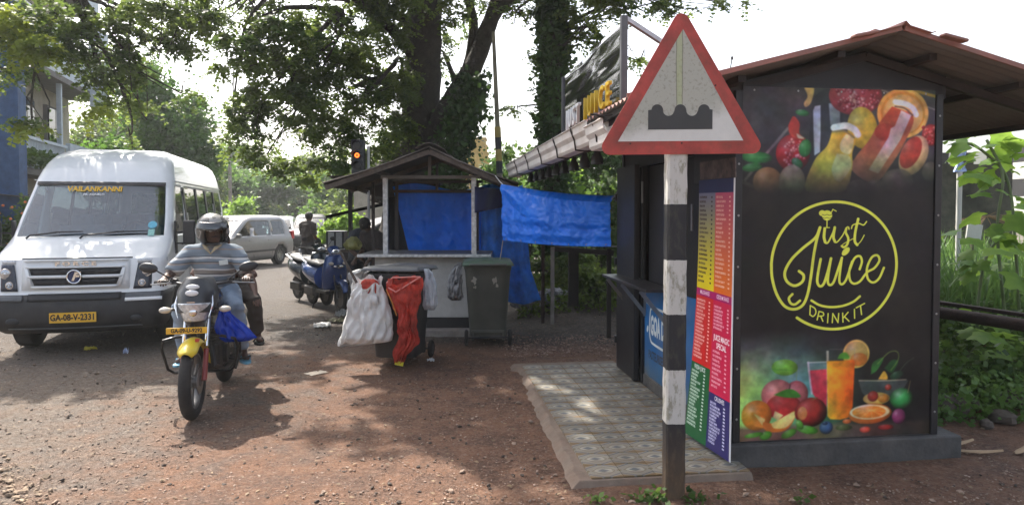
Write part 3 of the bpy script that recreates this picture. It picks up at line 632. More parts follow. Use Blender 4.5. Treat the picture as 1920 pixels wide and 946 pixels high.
def banner():
    me = bpy.data.meshes.new('banner'); x0, x1, z0, z1 = .004, 1.350, .148, 2.447
    me.from_pydata([(x0, 0, z0), (x1, 0, z0), (x1, 0, z1), (x0, 0, z1), (x0, .004, z0), (x1, .004, z0), (x1, .004, z1), (x0, .004, z1)], [], [(0, 1, 2, 3), (5, 4, 7, 6), (1, 5, 6, 2), (4, 0, 3, 7), (3, 2, 6, 7), (4, 5, 1, 0)])
    uv = me.uv_layers.new(name='UVMap'); q = [(0, 0), (1, 0), (1, 1), (0, 1)]
    for i in range(24): uv.data[i].uv = q[i] if i < 4 else (.01, .5)
    me.materials.append(banner_m); return link(bpy.data.objects.new('banner', me), kiosk)
banner()
for x0, x1 in ((-.05, -.001), (1.353, 1.402)): kbox('corner_post', x0, x1, -.012, .05, .145, 2.42, black, .004)
for y in (2.5,): 
    for x0 in (-.05, 1.353): kbox('corner_post', x0, x0+.049, y, y+.05, .05, 2.4, black)
kbox('wall', 1.366, 1.39, .05, 2.5, .143, 2.38, blackwall); kbox('wall', .0, 1.352, 2.51, 2.535, .143, 2.46, blackwall)
M().prism([(-.10, 2.40), (-.10, 2.455), (.86, 2.70), (1.45, 2.55), (1.45, 2.40)], .031, .05).build('gable', blackwall, kiosk)
for i in range(7):
    for x in (-.025, 1.377): M().lathe([(0, -.004), (.006, -.003), (.008, 0)], 8, (x, -.012, .3+i*.33), 'y').build('screw', steel, kiosk)
for i in range(5): M().lathe([(0, -.003), (.006, -.002), (.008, .001)], 8, (.08+i*.3, 0, 2.425), 'y').build('screw', steel, kiosk)
M().box((.675, .004, 2.452), (1.34, .012, .012)).build('edge_strip', darksteel, kiosk); M().box((.675, -.004, .146), (1.34, .012, .010)).build('edge_strip', darksteel, kiosk)
# left side, the serving side
kbox('side_frame', -.032, .0, .05, .72, 1.85, 2.32, black); kbox('side_frame', -.034, .0, .72, 2.5, 2.06, 2.33, black)
kbox('side_wall', .004, .02, .05, 1.0, .98, 2.06, blackwall)
kbox('shutter', .035, .05, 1.0, 1.95, 1.0, 2.06, mat('shutter_sheet', (.022, .022, .026), .4, var=.2)); kbox('side_frame', -.03, .0, .98, 1.02, .98, 2.06, black)
kbox('side_frame', -.036, .0, 1.93, 1.97, .05, 2.06, black); kbox('latch', -.045, -.03, 1.92, 1.94, 1.72, 1.92, steel, .002); kbox('latch', -.045, -.03, .72, .74, 1.5, 1.7, steel, .002)
def dairy():
    me = bpy.data.meshes.new('painted_panel'); y0, y1, z0, z1 = .05, 1.93, .08, .985
    me.from_pydata([(-.006, y1, z0), (-.006, y0, z0), (-.006, y0, z1), (-.006, y1, z1), (.01, y1, z0), (.01, y0, z0), (.01, y0, z1), (.01, y1, z1)], [], [(0, 1, 2, 3), (5, 4, 7, 6), (1, 5, 6, 2), (4, 0, 3, 7), (3, 2, 6, 7)])
    uv = me.uv_layers.new(name='UVMap'); q = [(0, 0), (1, 0), (1, 1), (0, 1)]
    for i in range(len(me.loops)): uv.data[i].uv = q[i] if i < 4 else (.5, .9)
    me.materials.append(dairy_m); return tag(link(bpy.data.objects.new('painted_panel', me), kiosk), 'blue dairy advertisement panel under the counter')
dairy()
# counter with brackets
c_ = kbox('counter', -.25, .0, 1.16, 2.56, .985, 1.01, mat('counter_sheet', (.06, .06, .065), .3, .6, var=.3, dirt=.3), .003)
for y in (1.35, 1.9, 2.4):
    b_ = M(); b_.bar((-.235, y, .975), (-.01, y, .70), .004, .035); b_.bar((-.24, y, .972), (-.01, y, .972), .03, .006); b_.bar((-.012, y, .98), (-.012, y, .68), .03, .006); b_.build('bracket', steel, kiosk)
d_ = kbox('door', -.085, -.05, 1.97, 2.60, .06, 2.08, mat('door_sheet', (.013, .013, .016), .4, var=.25, dirt=.3, dirtcol=(.04, .035, .03)), .003)
kbox('door_frame', -.098, -.085, 1.97, 2.03, .06, 2.08, black, .002, d_)
for z in (.3, 1.1, 1.75): kbox('hinge', -.10, -.04, 2.6, 2.64, z, z+.07, darksteel, .002, d_)
# roof
rt = thing('roof', None, None); rt.parent = kiosk
Xr, Zr, Xl, Zl, Xe, Ze = .86, 2.745, -.86, 2.30, 2.55, 2.305
YF = -.32
def roof_sheet(x0, z0, x1, z1, y0, y1, parent, mats, amp=.011, pitch=.085, sag=0, name='roof_sheet', nseg=3):
    n = int((y1-y0)/pitch*6)
    def f(u, v):
        y = y0+(y1-y0)*u; x = x0+(x1-x0)*v; z = z0+(z1-z0)*v+amp*math.sin(2*PI*y/pitch)-sag*math.sin(PI*v)
        return (x, y, z)
    mm = M().grid(f, n, nseg); o = mm.build(name, mats[0], parent, smooth=True, ang=60)
    o.data.materials.append(mats[1]); q = o.modifiers.new('s', 'SOLIDIFY'); q.thickness = .004; q.offset = 0; q.material_offset = 1; q.material_offset_rim = 0
    return o
for (xe, sgn) in ((Xl, 1), (Xe, -1)):
    y = YF
    for i in range(5):
        y2 = min(y+1.12, 4.95); a = (xe, Zl+.001*i); b_ = (Xr, Zr+.001*i)
        if sgn == 1: o = roof_sheet(Xr, Zr+.002*i, xe, Zl+.002*i, y-.03*(i > 0), y2, rt, (roofred, roofgrey))
        else: o = roof_sheet(xe, Ze+.002*i, Xr, Zr+.002*i, y-.03*(i > 0), y2, rt, (roofred, roofgrey))
        y = y2
# (the sheet grid faces: flip so the red side is up)
for o in list(rt.children):
    me = o.data
    if me.polygons[0].normal.z < 0: me.flip_normals()
# ridge caps and edge flashings
y = YF-.04
for i in range(5):
    y2 = y+1.15
    def rc(u, v, y=y, y2=y2, i=i):
        s_ = (v-.5)*2; x = Xr+s_*.20; z = Zr+.028-abs(s_)*.20*.259+(.016 if abs(s_) > .86 else 0)+(.02 if abs(s_) < .12 else 0)+.004*i
        return (x, y+(y2-y)*u, z)
    M().grid(rc, 8, 14).build('ridge_cap', roofred, rt, smooth=True, solid=.006); y = y2-.06
for sx_ in (-1, 1):
    M().bar((Xr+sx_*.01, YF-.012, Zr+.012), (Xl if sx_ < 0 else Xe, YF-.012, Zl+.012), .012, .03).build('edge_flashing', roofred, rt)
    for d0 in ((.36,) if sx_ < 0 else (.38,)): M().bar((Xr+sx_*(d0-.16), YF-.06, Zr+.022-.259*(d0-.16)), (Xr+sx_*d0, YF-.06, Zr+.030-.259*d0), .06, .022).build('ridge_cap', roofred, rt, bevel=.01)
frame_m = mat('roof_frame_steel', (.028, .022, .02), .6, .2, var=.4, dirt=.4, dirtcol=(.07, .05, .04))
for x in (-.80, -.1, .55, 1.17, 1.8, 2.48): z = Zr-.259*abs(x-Xr)-.042; M().bar((x, YF+.12, z), (x, 4.8, z), .05, .04).build('purlin', frame_m, rt)
for y in (.03, 2.5, 4.7):
    M().bar((Xr, y, Zr-.085), (Xl+.05, y, Zl-.075), .04, .05).build('rafter', frame_m, rt); M().bar((Xr, y, Zr-.085), (Xe-.05, y, Ze-.075), .04, .05).build('rafter', frame_m, rt)
# gutter, white, clipped under the left eave
gut = mat('white_gutter', (.66, .63, .60), .45, var=.08, dirt=.45, dirtcol=(.30, .20, .12), dscale=2.5)
def gutter(y0, y1, dz, dx=0):
    prof = [(-.80, .155), (-.80, .02), (-.82, .0), (-.905, .0), (-.92, .02), (-.92, .07), (-.945, .10), (-.95, .15), (-.965, .155)]
    mm = M(); n = 8; 
    def f(u, v): p = prof[int(round(v*(len(prof)-1)))]; return (p[0]+dx, y0+(y1-y0)*u, 2.10+p[1]+dz)
    mm.grid(f, n, len(prof)-1); g_ = mm.build('gutter', gut, rt, solid=.004); return g_
g1 = gutter(-.12, .34, -.045, .0); g2 = gutter(.30, 4.95, 0, -.0)
for y in (.12, .75, 1.45, 2.25, 3.1, 4.0): M().tube([(-.80, y, 2.265), (-.90, y, 2.26), (-.965, y, 2.267), (-.962, y, 2.235), (-.935, y, 2.165), (-.925, y, 2.095), (-.86, y, 2.088), (-.79, y, 2.095), (-.79, y, 2.245)], .007, 6).build('gutter_bracket', frame_m, g1 if y < .3 else g2)
M().tube([(-.93, .02, 2.19), (-.86, .30, 2.25), (-.80, .42, 2.275)], [.02, .024, .02], 8).build('drain_pipe', mat('brown_pipe', (.3, .19, .12), .6), rt, smooth=True)
M().bar((-.72, -.1, 2.15), (-.72, 4.8, 2.15), .03, .05).build('purlin', frame_m, rt)
kbox('roof_post', 1.36, 1.42, 4.66, 4.72, .0, 2.36, frame_m, 0)
# dark lamp shades hanging in a row
lamp = None
for i in range(9):
    y = 1.0+.42*i; p = kl(-.70, y, 2.13)
    if lamp is None:
        lamp = thing('hanging_lamp', '', 'lamp', p, KR)
        M().lathe([(.0, 0), (.02, 0), (.026, -.03), (.045, -.07), (.05, -.12), (.046, -.12), (.03, -.04), (0, -.03)], 12).build('lamp_shade', black, lamp, smooth=True)
        M().cyl((0, 0, -.002), (0, 0, .03), .006, 6).build('cord', black, lamp); o = lamp
    else: o = copy_tree(lamp); o.location = p
    nth = ['first', 'second', 'third', 'fourth', 'fifth', 'sixth', 'seventh', 'eighth', 'ninth'][i]
    tag(o, f'small black lamp shade under the gutter, {nth} from the road sign', 'lamp', 'black lamp shades hanging under the gutter')

# roof sign: gloss panel, letters
rs = thing('roof_sign', 'tall glossy black sign panel with white and yellow letters standing on the kiosk roof', 'sign', kl(-.68, .37, 2.34), KR)
def rl(x, y, z): return (x+.68, y-.37, z-2.34)
gloss = mat('gloss_black_acrylic', (.012, .012, .014), .05, var=.2, bump=.10, bscale=5, bdist=.01, spec=1.0, coat=1.0)
def gp(u, v): return (.006*math.sin(9*u+2*v)+.004*math.sin(23*v+7*u), .02+1.98*u, .05+.55*v)
M().grid(gp, 30, 12).build('panel', gloss, rs, smooth=True, solid=.006)
M().bar((0.0, -.012, -.02), (0, -.012, .63), .045, .04).build('post', mat('grey_post', (.10, .105, .11), .5, .3), rs, bevel=.003)
M().bar((0.0, 2.03, -.02), (0, 2.03, .61), .04, .04).build('post', MAT['grey_post'], rs, bevel=.003)
M().bar((0.0, -.01, .62), (1.03, .53, .26), .03, .03).build('brace', mat('galvanised', (.45, .45, .46), .45, .5), rs)
for z in (.05, .60): M().bar((.02, 0, z), (.02, 2.0, z), .02, .02).build('rail', MAT['grey_post'], rs)
lw = mat('white_letter', (.75, .75, .75), .35, var=.05, bump=0); ly = mat('yellow_letter', (.55, .36, .02), .35, var=.15, bump=0)
for word, mm_, ya, yb in (('JUST', lw, 1.72, 1.16), ('JUICE', ly, 1.06, .22)):
    for i, ch in enumerate(word):
        y = ya+(yb-ya)*(i+.5)/len(word)
        text('letter', ch, .225, mm_, rs, rl(-.80, y, 2.425), (PI/2, 0, -PI/2), ext=.012, bold=.002, sx=.9 if ch != 'I' else 1)
M().bar(rl(-.79, 1.5, 2.325), rl(-.79, .03, 2.325), .02, .012).build('rail', MAT['grey_post'], rs)
# aerial stub on the roof
an = thing('roof_antenna', 'thin short wire aerial poking up from the tin roof left of the ridge', 'antenna', kl(.02, .25, 2.53)); M().tube([(0, 0, 0), (.02, .02, .10), (.028, .02, .15)], [.006, .004, .004], 5).build('rod', darksteel, an); M().ell((.028, .02, .155), (.009, .009, .014), 8, 6).build('tip', darksteel, an)

# ---------------------------------------------------------------- tiled platform
pf = thing('tiled_platform', 'low concrete platform paved with patterned tiles along the kiosk counter', 'platform', KO, KR)
cem = mat('cement_skirt', (.17, .13, .10), .9, var=.2, scale=7, dirt=.6, dirtcol=(.19, .11, .075), bump=.8, bscale=25)
def slab():
    pts = []
    for i in range(61): y = -.22+3.16*i/60; pts.append((-1.105+.075*i/60-.008*math.sin(i*.7)-.006*math.sin(i*1.9+1)-.005*math.sin(i*4.3)-(.07 if i > 56 else 0), y))
    pts += [(-.02, 2.95), (-.02, -.225)]; n = len(pts)
    low = [(p[0]-(.09 if p[0] < -.5 else 0), p[1]+(-.04 if p[1] < -.2 else 0), -.03) for p in pts]; top = [(p[0], p[1], .037) for p in pts]
    return M().add(low+top, [tuple(range(n, 2*n))]+[(i, (i+1) % n, (i+1) % n+n, i+n) for i in range(n)]).build('slab', cem, pf, bevel=.008)
slab()
def tiles():
    T = .201; h = .0; me = bpy.data.meshes.new('tile'); a = T/2-.0012; b = a-.002
    me.from_pydata([(-b, -b, .003), (b, -b, .003), (b, b, .003), (-b, b, .003), (-a, -a, 0), (a, -a, 0), (a, a, 0), (-a, a, 0), (-a, -a, -.008), (a, -a, -.008), (a, a, -.008), (-a, a, -.008)], [],
                   [(0, 1, 2, 3), (4, 5, 1, 0), (5, 6, 2, 1), (6, 7, 3, 2), (7, 4, 0, 3), (8, 9, 5, 4), (9, 10, 6, 5), (10, 11, 7, 6), (11, 8, 4, 7)])
    uv = me.uv_layers.new(name='UVMap')
    for lp in me.loops: v = me.vertices[lp.vertex_index].co; uv.data[lp.index].uv = ((v.x/a+1)/2, (v.y/a+1)/2)
    me.materials.append(tile_m)
    for i in range(5):
        for j in range(15):
            o = bpy.data.objects.new('tile', me); link(o, pf); o.location = (-1.035+T/2+i*T+0.0, -.212+T/2+j*T, .045+random.uniform(-.0008, .0008)); o.rotation_euler = (random.uniform(-.002, .002), random.uniform(-.002, .002), random.uniform(-.003, .003))
tiles()

# ---------------------------------------------------------------- menu board
mb = thing('menu_board', 'tall colourful price list board leaning against the side of the black kiosk', 'menu board', (1.30, 4.5, .08))
def menub():
    o = mb.location; B1 = Vector((1.362, 4.22, .082)); B2 = Vector((1.225, 4.80, .082)); T1 = Vector((1.420, 4.36, 1.86)); T2 = Vector((1.352, 4.93, 1.868)); n = (B2-B1).cross(T1-B1).normalized()*.006
    me = bpy.data.meshes.new('price_list'); nx, nz = 4, 16; vs = []; fs = []
    for k in (0, 1):
        for j in range(nz+1):
            for i in range(nx+1):
                u = i/nx; v = j/nz; p = (B2*(1-u)+B1*u)*(1-v)+(T2*(1-u)+T1*u)*v; p = p+Vector((-.03*math.sin(PI*v)*(1-u)*(-1), 0, 0)); vs.append(p-Vector(o)+(n if k else -n)*.5)
    N = (nx+1)*(nz+1)
    uvs = []
    for k in (0, 1):
        for j in range(nz):
            for i in range(nx):
                a = k*N+j*(nx+1)+i; q = (a, a+1, a+nx+2, a+nx+1); fs.append(q if k == 0 else q[::-1])
    me.from_pydata(vs, [], fs); uv = me.uv_layers.new(name='UVMap')
    for lp in me.loops: k = lp.vertex_index % N; uv.data[lp.index].uv = ((k % (nx+1))/nx, (k//(nx+1))/nz)
    me.materials.append(menu_m); link(bpy.data.objects.new('price_list', me), mb)
    e = M(); e.bar(B1-Vector(o), T1-Vector(o), .006, .008); e.build('edging', lw, mb)
    p0 = T2-Vector(o); p1 = T1-Vector(o); up = Vector((.0, 0, .13)); m_ = M(); off = Vector((.004, 0, .004))
    m_.add([p0+off, p1+off, p1+up, p0+up, p0+off+Vector((.008, 0, 0)), p1+off+Vector((.008, 0, 0)), p1+up+Vector((.008, 0, 0)), p0+up+Vector((.008, 0, 0))], [(0, 1, 2, 3), (7, 6, 5, 4), (0, 3, 7, 4), (1, 5, 6, 2), (3, 2, 6, 7)]); m_.build('header_picture', mat('dark_bottle_picture', (.035, .022, .018), .45, col2=(.10, .07, .06), var=.6, scale=14), mb)
menub()

# ---------------------------------------------------------------- road sign
S = 3.86/1280
sg = thing('road_sign', 'triangular red bordered hump warning sign on a black and white banded square post', 'road sign', (.952, 3.86, 0))
def sp(px, py): return ((px-1275)*S, (395-py)*S+EYE)
def roundtri(pts, r, k=6):
    out = []; n = len(pts)
    for i in range(n):
        p = Vector(pts[i]); a = (Vector(pts[i-1])-p).normalized(); b = (Vector(pts[(i+1) % n])-p).normalized(); ang = a.angle(b); t = r/math.tan(ang/2)
        c = p+(a+b).normalized()*(r/math.sin(ang/2)); s0 = p+a*t-c; s1 = p+b*t-c; a0 = math.atan2(s0.y, s0.x); a1 = math.atan2(s1.y, s1.x); d = (a1-a0+PI) % (2*PI)-PI
        out += [(c.x+r*math.cos(a0+d*q/k), c.y+r*math.sin(a0+d*q/k)) for q in range(k+1)]
    return out
redp = mat('faded_red_enamel', (.27, .035, .024), .5, var=.35, scale=4, col2=(.42, .05, .035), dirt=.75, dirtcol=(.15, .06, .04), dscale=7)
def signwhite():
    m = mat('sign_white_enamel', (.60, .60, .56), .5, var=.06, scale=9); n = m.node_tree; L = n.links.new; b = n.nodes['Principled BSDF']
    src = b.inputs['Base Color'].links[0].from_socket; tc = n.nodes.new('ShaderNodeTexCoord'); sx = n.nodes.new('ShaderNodeSeparateXYZ'); L(tc.outputs['Object'], sx.inputs[0])
    no = n.nodes.new('ShaderNodeTexNoise'); no.inputs['Scale'].default_value = 9; no.inputs['Detail'].default_value = 7; L(tc.outputs['Object'], no.inputs['Vector'])
    nf = n.nodes.new('ShaderNodeTexNoise'); nf.inputs['Scale'].default_value = 60; nf.inputs['Detail'].default_value = 5; L(tc.outputs['Object'], nf.inputs['Vector'])
    def mth(op, a, b_):
        q = n.nodes.new('ShaderNodeMath'); q.operation = op; q.use_clamp = False
        for i, v in enumerate((a, b_)):
            if isinstance(v, (int, float)): q.inputs[i].default_value = v
            else: L(v, q.inputs[i])
        return q.outputs[0]
    def mr(v, a, b_, lo=0, hi=1):
        q = n.nodes.new('ShaderNodeMapRange'); q.inputs[1].default_value = a; q.inputs[2].default_value = b_; q.inputs[3].default_value = lo; q.inputs[4].default_value = hi; L(v, q.inputs[0]); return q.outputs[0]
    def mix(f, a, c):
        q = n.nodes.new('ShaderNodeMix'); q.data_type = 'RGBA'; L(f, q.inputs[0]); L(a, q.inputs[6]); q.inputs[7].default_value = (*c, 1); return q.outputs[2]
    zz = mth('ADD', mth('ADD', sx.outputs[2], mth('MULTIPLY', mth('SUBTRACT', no.outputs[0], .5), .16)), mth('MULTIPLY', sx.outputs[0], -.25))
    g = mth('MULTIPLY', mr(zz, 2.12, 2.2), .8); c = mix(g, src, (.33, .33, .265))
    c = mix(mth('MULTIPLY', g, mr(nf.outputs[0], .54, .75)), c, (.19, .19, .15))
    st = mth('ABSOLUTE', mth('ADD', mth('ADD', sx.outputs[0], .012), mth('MULTIPLY', mth('SUBTRACT', no.outputs[0], .5), .02)), 0)
    s2 = mth('MULTIPLY', mth('MULTIPLY', mr(st, .018, .010), mr(sx.outputs[2], 2.20, 2.26)), .5); c = mix(s2, c, (.36, .42, .17)); 
    s3 = mth('MULTIPLY', mr(mth('ABSOLUTE', mth('SUBTRACT', st, .016), 0), .004, .001), mr(sx.outputs[2], 2.20, 2.26)); c = mix(mth('MULTIPLY', s3, .7), c, (.12, .12, .06))
    L(c, b.inputs['Base Color']); return m
sw = signwhite(); symb = mat('sign_symbol_grey', (.035, .035, .033), .5, var=.15)
pl = M().prism(roundtri([sp(1116, 291), sp(1435, 288), sp(1274, 14)], .045), -.004, .0).build('plate', redp, sg, bevel=.0012)
M().prism([sp(1157, 266), sp(1391, 264), sp(1277, 58)], -.0055, -.0042).build('plate_face', sw, sg)
out = [sp(1213, 244), sp(1333, 243), sp(1333, 207), sp(1328, 206)]
def arc(cx, cy, r, a0, a1, n=10): return [sp(cx+r*math.cos(R(a0+(a1-a0)*i/n)), cy-r*math.sin(R(a0+(a1-a0)*i/n))) for i in range(n+1)]
out += arc(1317, 208, 11, 0, 180) + arc(1294.5, 208, 10.5, 0, -180)[1:-1] + arc(1273, 208, 11, 0, 180) + arc(1251, 208, 10.5, 0, -180)[1:-1] + arc(1230, 208, 11, 0, 180) + [sp(1219, 207), sp(1213, 208)]
M().prism(out, -.0068, -.0056).build('symbol', symb, sg)
for p in ((1180, 270), (1276, 269), (1338, 162)): M().cyl((sp(*p)[0], -.009, sp(*p)[1]), (sp(*p)[0], -.004, sp(*p)[1]), .005, 8).build('bolt', rust, sg)
def bandmat():
    m = bpy.data.materials.new('banded_post_paint'); m.use_nodes = True; n = m.node_tree; L = n.links.new; b = n.nodes['Principled BSDF']
    tc = n.nodes.new('ShaderNodeTexCoord'); sx = n.nodes.new('ShaderNodeSeparateXYZ'); L(tc.outputs['Object'], sx.inputs[0])
    zb = [EYE+(395-p)*S for p in (798, 695, 590, 487, 382)]
    no = n.nodes.new('ShaderNodeTexNoise'); no.inputs['Scale'].default_value = 22; no.inputs['Detail'].default_value = 8; no.inputs['Roughness'].default_value = .7; mp_ = n.nodes.new('ShaderNodeMapping'); mp_.inputs['Scale'].default_value = (1, 1, .4); L(tc.outputs['Object'], mp_.inputs[0]); L(mp_.outputs[0], no.inputs['Vector'])
    cr = n.nodes.new('ShaderNodeValToRGB'); cr.color_ramp.interpolation = 'CONSTANT'; mr = n.nodes.new('ShaderNodeMapRange'); mr.inputs[1].default_value = 0; mr.inputs[2].default_value = 2.2
    wob = n.nodes.new('ShaderNodeMath'); wob.operation = 'MULTIPLY_ADD'; wob.inputs[1].default_value = .012; L(no.outputs[0], wob.inputs[0]); L(sx.outputs[2], wob.inputs[2]); L(wob.outputs[0], mr.inputs[0]); L(mr.outputs[0], cr.inputs[0])
    e = cr.color_ramp.elements; K = (.018, .018, .020, 1); W = (.50, .49, .45, 1); e[0].position = 0; e[0].color = K; e[1].position = zb[0]/2.2; e[1].color = W
    for i, z in enumerate(zb[1:]): q = e.new(z/2.2); q.color = K if i % 2 == 0 else W
    # peeled patches and moss
    f = n.nodes.new('ShaderNodeMapRange'); f.inputs[1].default_value = .5; f.inputs[2].default_value = .6; f.inputs[4].default_value = .75; L(no.outputs[0], f.inputs[0])
    n2 = n.nodes.new('ShaderNodeTexNoise'); n2.inputs['Scale'].default_value = 5; n2.inputs['Detail'].default_value = 3; L(tc.outputs['Object'], n2.inputs['Vector'])
    pc = n.nodes.new('ShaderNodeMix'); pc.data_type = 'RGBA'; pc.inputs[6].default_value = (.15, .145, .125, 1); pc.inputs[7].default_value = (.19, .17, .06, 1); L(n2.outputs[0], pc.inputs[0])
    bw = n.nodes.new('ShaderNodeMath'); bw.operation = 'MULTIPLY_ADD'; bw.inputs[1].default_value = 1.6; bw.inputs[2].default_value = .12; bw.use_clamp = True
    sp_ = n.nodes.new('ShaderNodeSeparateColor'); L(cr.outputs[0], sp_.inputs[0]); L(sp_.outputs[0], bw.inputs[0]); ml = n.nodes.new('ShaderNodeMath'); ml.operation = 'MULTIPLY'; L(bw.outputs[0], ml.inputs[0]); L(f.outputs[0], ml.inputs[1])
    mx = n.nodes.new('ShaderNodeMix'); mx.data_type = 'RGBA'; L(ml.outputs[0], mx.inputs[0]); L(cr.outputs[0], mx.inputs[6]); L(pc.outputs[2], mx.inputs[7])
    # mud towards the foot
    mz = n.nodes.new('ShaderNodeMapRange'); mz.inputs[1].default_value = .42; mz.inputs[2].default_value = .0; mz.inputs[4].default_value = .8; L(sx.outputs[2], mz.inputs[0]); mm2 = n.nodes.new('ShaderNodeMath'); mm2.operation = 'MULTIPLY'; L(mz.outputs[0], mm2.inputs[0]); L(no.outputs[0], mm2.inputs[1])
    m3 = n.nodes.new('ShaderNodeMix'); m3.data_type = 'RGBA'; L(mm2.outputs[0], m3.inputs[0]); L(mx.outputs[2], m3.inputs[6]); m3.inputs[7].default_value = (.24, .14, .06, 1)
    L(m3.outputs[2], b.inputs['Base Color']); b.inputs['Roughness'].default_value = .75
    bp = n.nodes.new('ShaderNodeBump'); bp.inputs['Strength'].default_value = .5; bp.inputs['Distance'].default_value = .01; L(no.outputs[0], bp.inputs['Height']); L(bp.outputs[0], b.inputs['Normal']); return m
pm = M(); nz_ = 30
def postf(u, v):
    a = int(round(u*8)) % 8; c = [(-1, -.8), (-.8, -1), (.8, -1), (1, -.8), (1, .8), (.8, 1), (-.8, 1), (-1, .8)][a]; z = -.12+2.12*v; k = .056+.0015*math.sin(z*31+a)
    return (c[0]*k-.014, c[1]*k+.062, z)
pm.grid(postf, 8, nz_, True).build('post', bandmat(), sg)
# ---------------------------------------------------------------- snack stall
st = thing('roadside_stall', 'small empty stall with white counter wall and weathered gabled roof hung with blue sheeting', 'stall', (-1.2, 9.2, 0))
def sb(name, x0, x1, y0, y1, z0, z1, m, bevel=.004, **k): return M().box(((x0+x1)/2+1.2, (y0+y1)/2-9.2, (z0+z1)/2), (x1-x0, y1-y0, z1-z0)).build(name, m, st, bevel=bevel, **k)
white_wall = mat('limewashed_wall', (.50, .49, .46), .85, var=.08, dirt=.6, dirtcol=(.26, .23, .19), dscale=2.2, bump=.3)
sb('plinth', -1.86, -.28, 9.12, 9.9, -.05, .22, mat('black_plinth', (.02, .02, .02), .8))
sb('step', -1.25, -.30, 8.93, 9.118, -.05, .085, concrete, .015)
sb('counter_wall', -1.84, -.30, 9.14, 9.85, .22, 1.055, white_wall)
alu = mat('scuffed_aluminium', (.55, .55, .54), .4, .5, var=.3, scale=20, dirt=.5, dirtcol=(.12, .09, .07), dscale=16)
stone = mat('grey_counter', (.14, .14, .14), .5, var=.3, dirt=.5)
sb('countertop', -2.02, -.28, 8.93, 9.95, 1.057, 1.078, stone); sb('counter_trim', -2.025, -.275, 8.905, 8.928, 1.045, 1.082, alu, .002)
for x in (-1.66, -.50): sb('roof_post', x-.032, x+.032, 8.94, 8.99, 1.079, 2.08, alu)
for x in (-1.66, -.50, -2.0): sb('roof_post', x-.022, x+.022, 9.82, 9.86, 1.079 if x > -1.9 else 0, 2.06, frame_m)
for y, z in ((8.965, 2.09), (9.84, 2.07), (9.84, 1.93)): sb('tie_beam', -1.72, -.42, y-.02, y+.02, z-.022, z+.022, mat('grey_beam', (.16, .14, .12), .7) if y < 9 else frame_m)
sb('king_post', -1.10, -1.06, 8.95, 8.98, 2.11, 2.36, MAT['grey_beam']); sb('king_post', -1.10, -1.06, 9.83, 9.85, 1.94, 2.34, frame_m)
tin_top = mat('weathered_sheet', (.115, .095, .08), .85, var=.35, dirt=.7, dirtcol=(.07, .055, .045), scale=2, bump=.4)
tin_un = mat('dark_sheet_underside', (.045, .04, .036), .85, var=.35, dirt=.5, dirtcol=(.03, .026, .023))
RX, RZ = -1.03, 2.44
for (xe, ze, sg_) in ((-2.36, 1.99, 0), (.08, 1.985, 1)):
    for i in range(3):
        y0 = 8.50+i*.72; y2 = y0+.76
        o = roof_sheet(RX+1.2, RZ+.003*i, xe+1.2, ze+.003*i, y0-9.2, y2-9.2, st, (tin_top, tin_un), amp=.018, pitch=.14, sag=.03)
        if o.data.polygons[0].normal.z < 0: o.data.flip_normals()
def rcap(u, v):
    s_ = (v-.5)*2; return (RX+1.2+s_*.17, -.74+2.3*u, RZ+.05-abs(s_)**1.5*.07+.01*math.sin(u*14))
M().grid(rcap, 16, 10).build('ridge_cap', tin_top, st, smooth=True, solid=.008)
for (xe, ze) in ((-2.33, 1.985), (.04, 1.98)):
    M().bar((RX+1.2, -.66, RZ-.055), (xe+1.2, -.66, ze-.05), .035, .06).build('rafter', wood, st); M().bar((RX+1.2, .65, RZ-.055), (xe+1.2, .65, ze-.05), .035, .06).build('rafter', wood, st)
for x, z in ((-2.25, 1.96), (-1.7, 2.14), (-.5, 2.17), (-.05, 1.98)): M().bar((x+1.2, -.66, z), (x+1.2, 1.4, z), .05, .04).build('purlin', wood, st)

from mathutils import noise as mnoise
# ---------------------------------------------------------------- tarpaulins
blue = clothmat('blue_tarpaulin', (.014, .235, .95), var=.2, scale=3, trans=.4, rough=.35, bump=.5, bscale=8)
blue2 = clothmat('faded_blue_tarpaulin', (.022, .20, .66), var=.4, scale=5, trans=.3, rough=.5, bump=.5, bscale=9)
def crease(u, v, s=0): return (1-2*abs(mnoise.noise(Vector((u*5+s, v*3-u*2, s)))))*.6+(1-2*abs(mnoise.noise(Vector((u*13+v*5, v*11-u*6, s+3)))))*.3+.2*mnoise.noise(Vector((u*30, v*30, s)))
def fold(u, v, k, a): return a*(math.sin(u*k+2.2*math.sin(v*2.1))+.5*math.sin(u*k*2.3+1.3+v*3))
def t1(u, v):
    x = -1.74+u*1.83; z = 2.0-.98*v+(.05*math.sin(u*9)*(1-v)); y = 9.93+fold(u, v, 13, .016)+.035*crease(u*1.6, v, 2)+.1*v; 
    if u < .3: x += (.3-u)*.75*v
    return (x, y, z)
tp = M().grid(t1, 100, 50).build('tarpaulin', blue, smooth=True, solid=.002); tag(tp, 'wide blue tarpaulin hung as back wall behind the empty stall counter', 'tarpaulin', 'blue tarpaulins around the stall')
def t2(u, v):
    x = -.45+u*.60+v*.16*u; z = 1.99-1.62*v+.04*math.sin(7*u); y = 9.72+fold(u, v, 11, .03)+.04*crease(u, v*1.4, 5)+.12*math.sin(3*v)
    if v > .75: y -= (v-.75)*.5; x += (v-.75)*.4*u
    return (x, y, z)
tp = M().grid(t2, 44, 80).build('tarpaulin', blue2, smooth=True, solid=.002); tag(tp, 'faded wrinkled blue tarpaulin hanging to the ground behind the green bin', 'tarpaulin', 'blue tarpaulins around the stall')
A_, B_, C_, D_ = at(944, 347, 8.35), at(1147, 373, 7.02), at(1147, 462, 7.02), at(943, 450, 8.1)
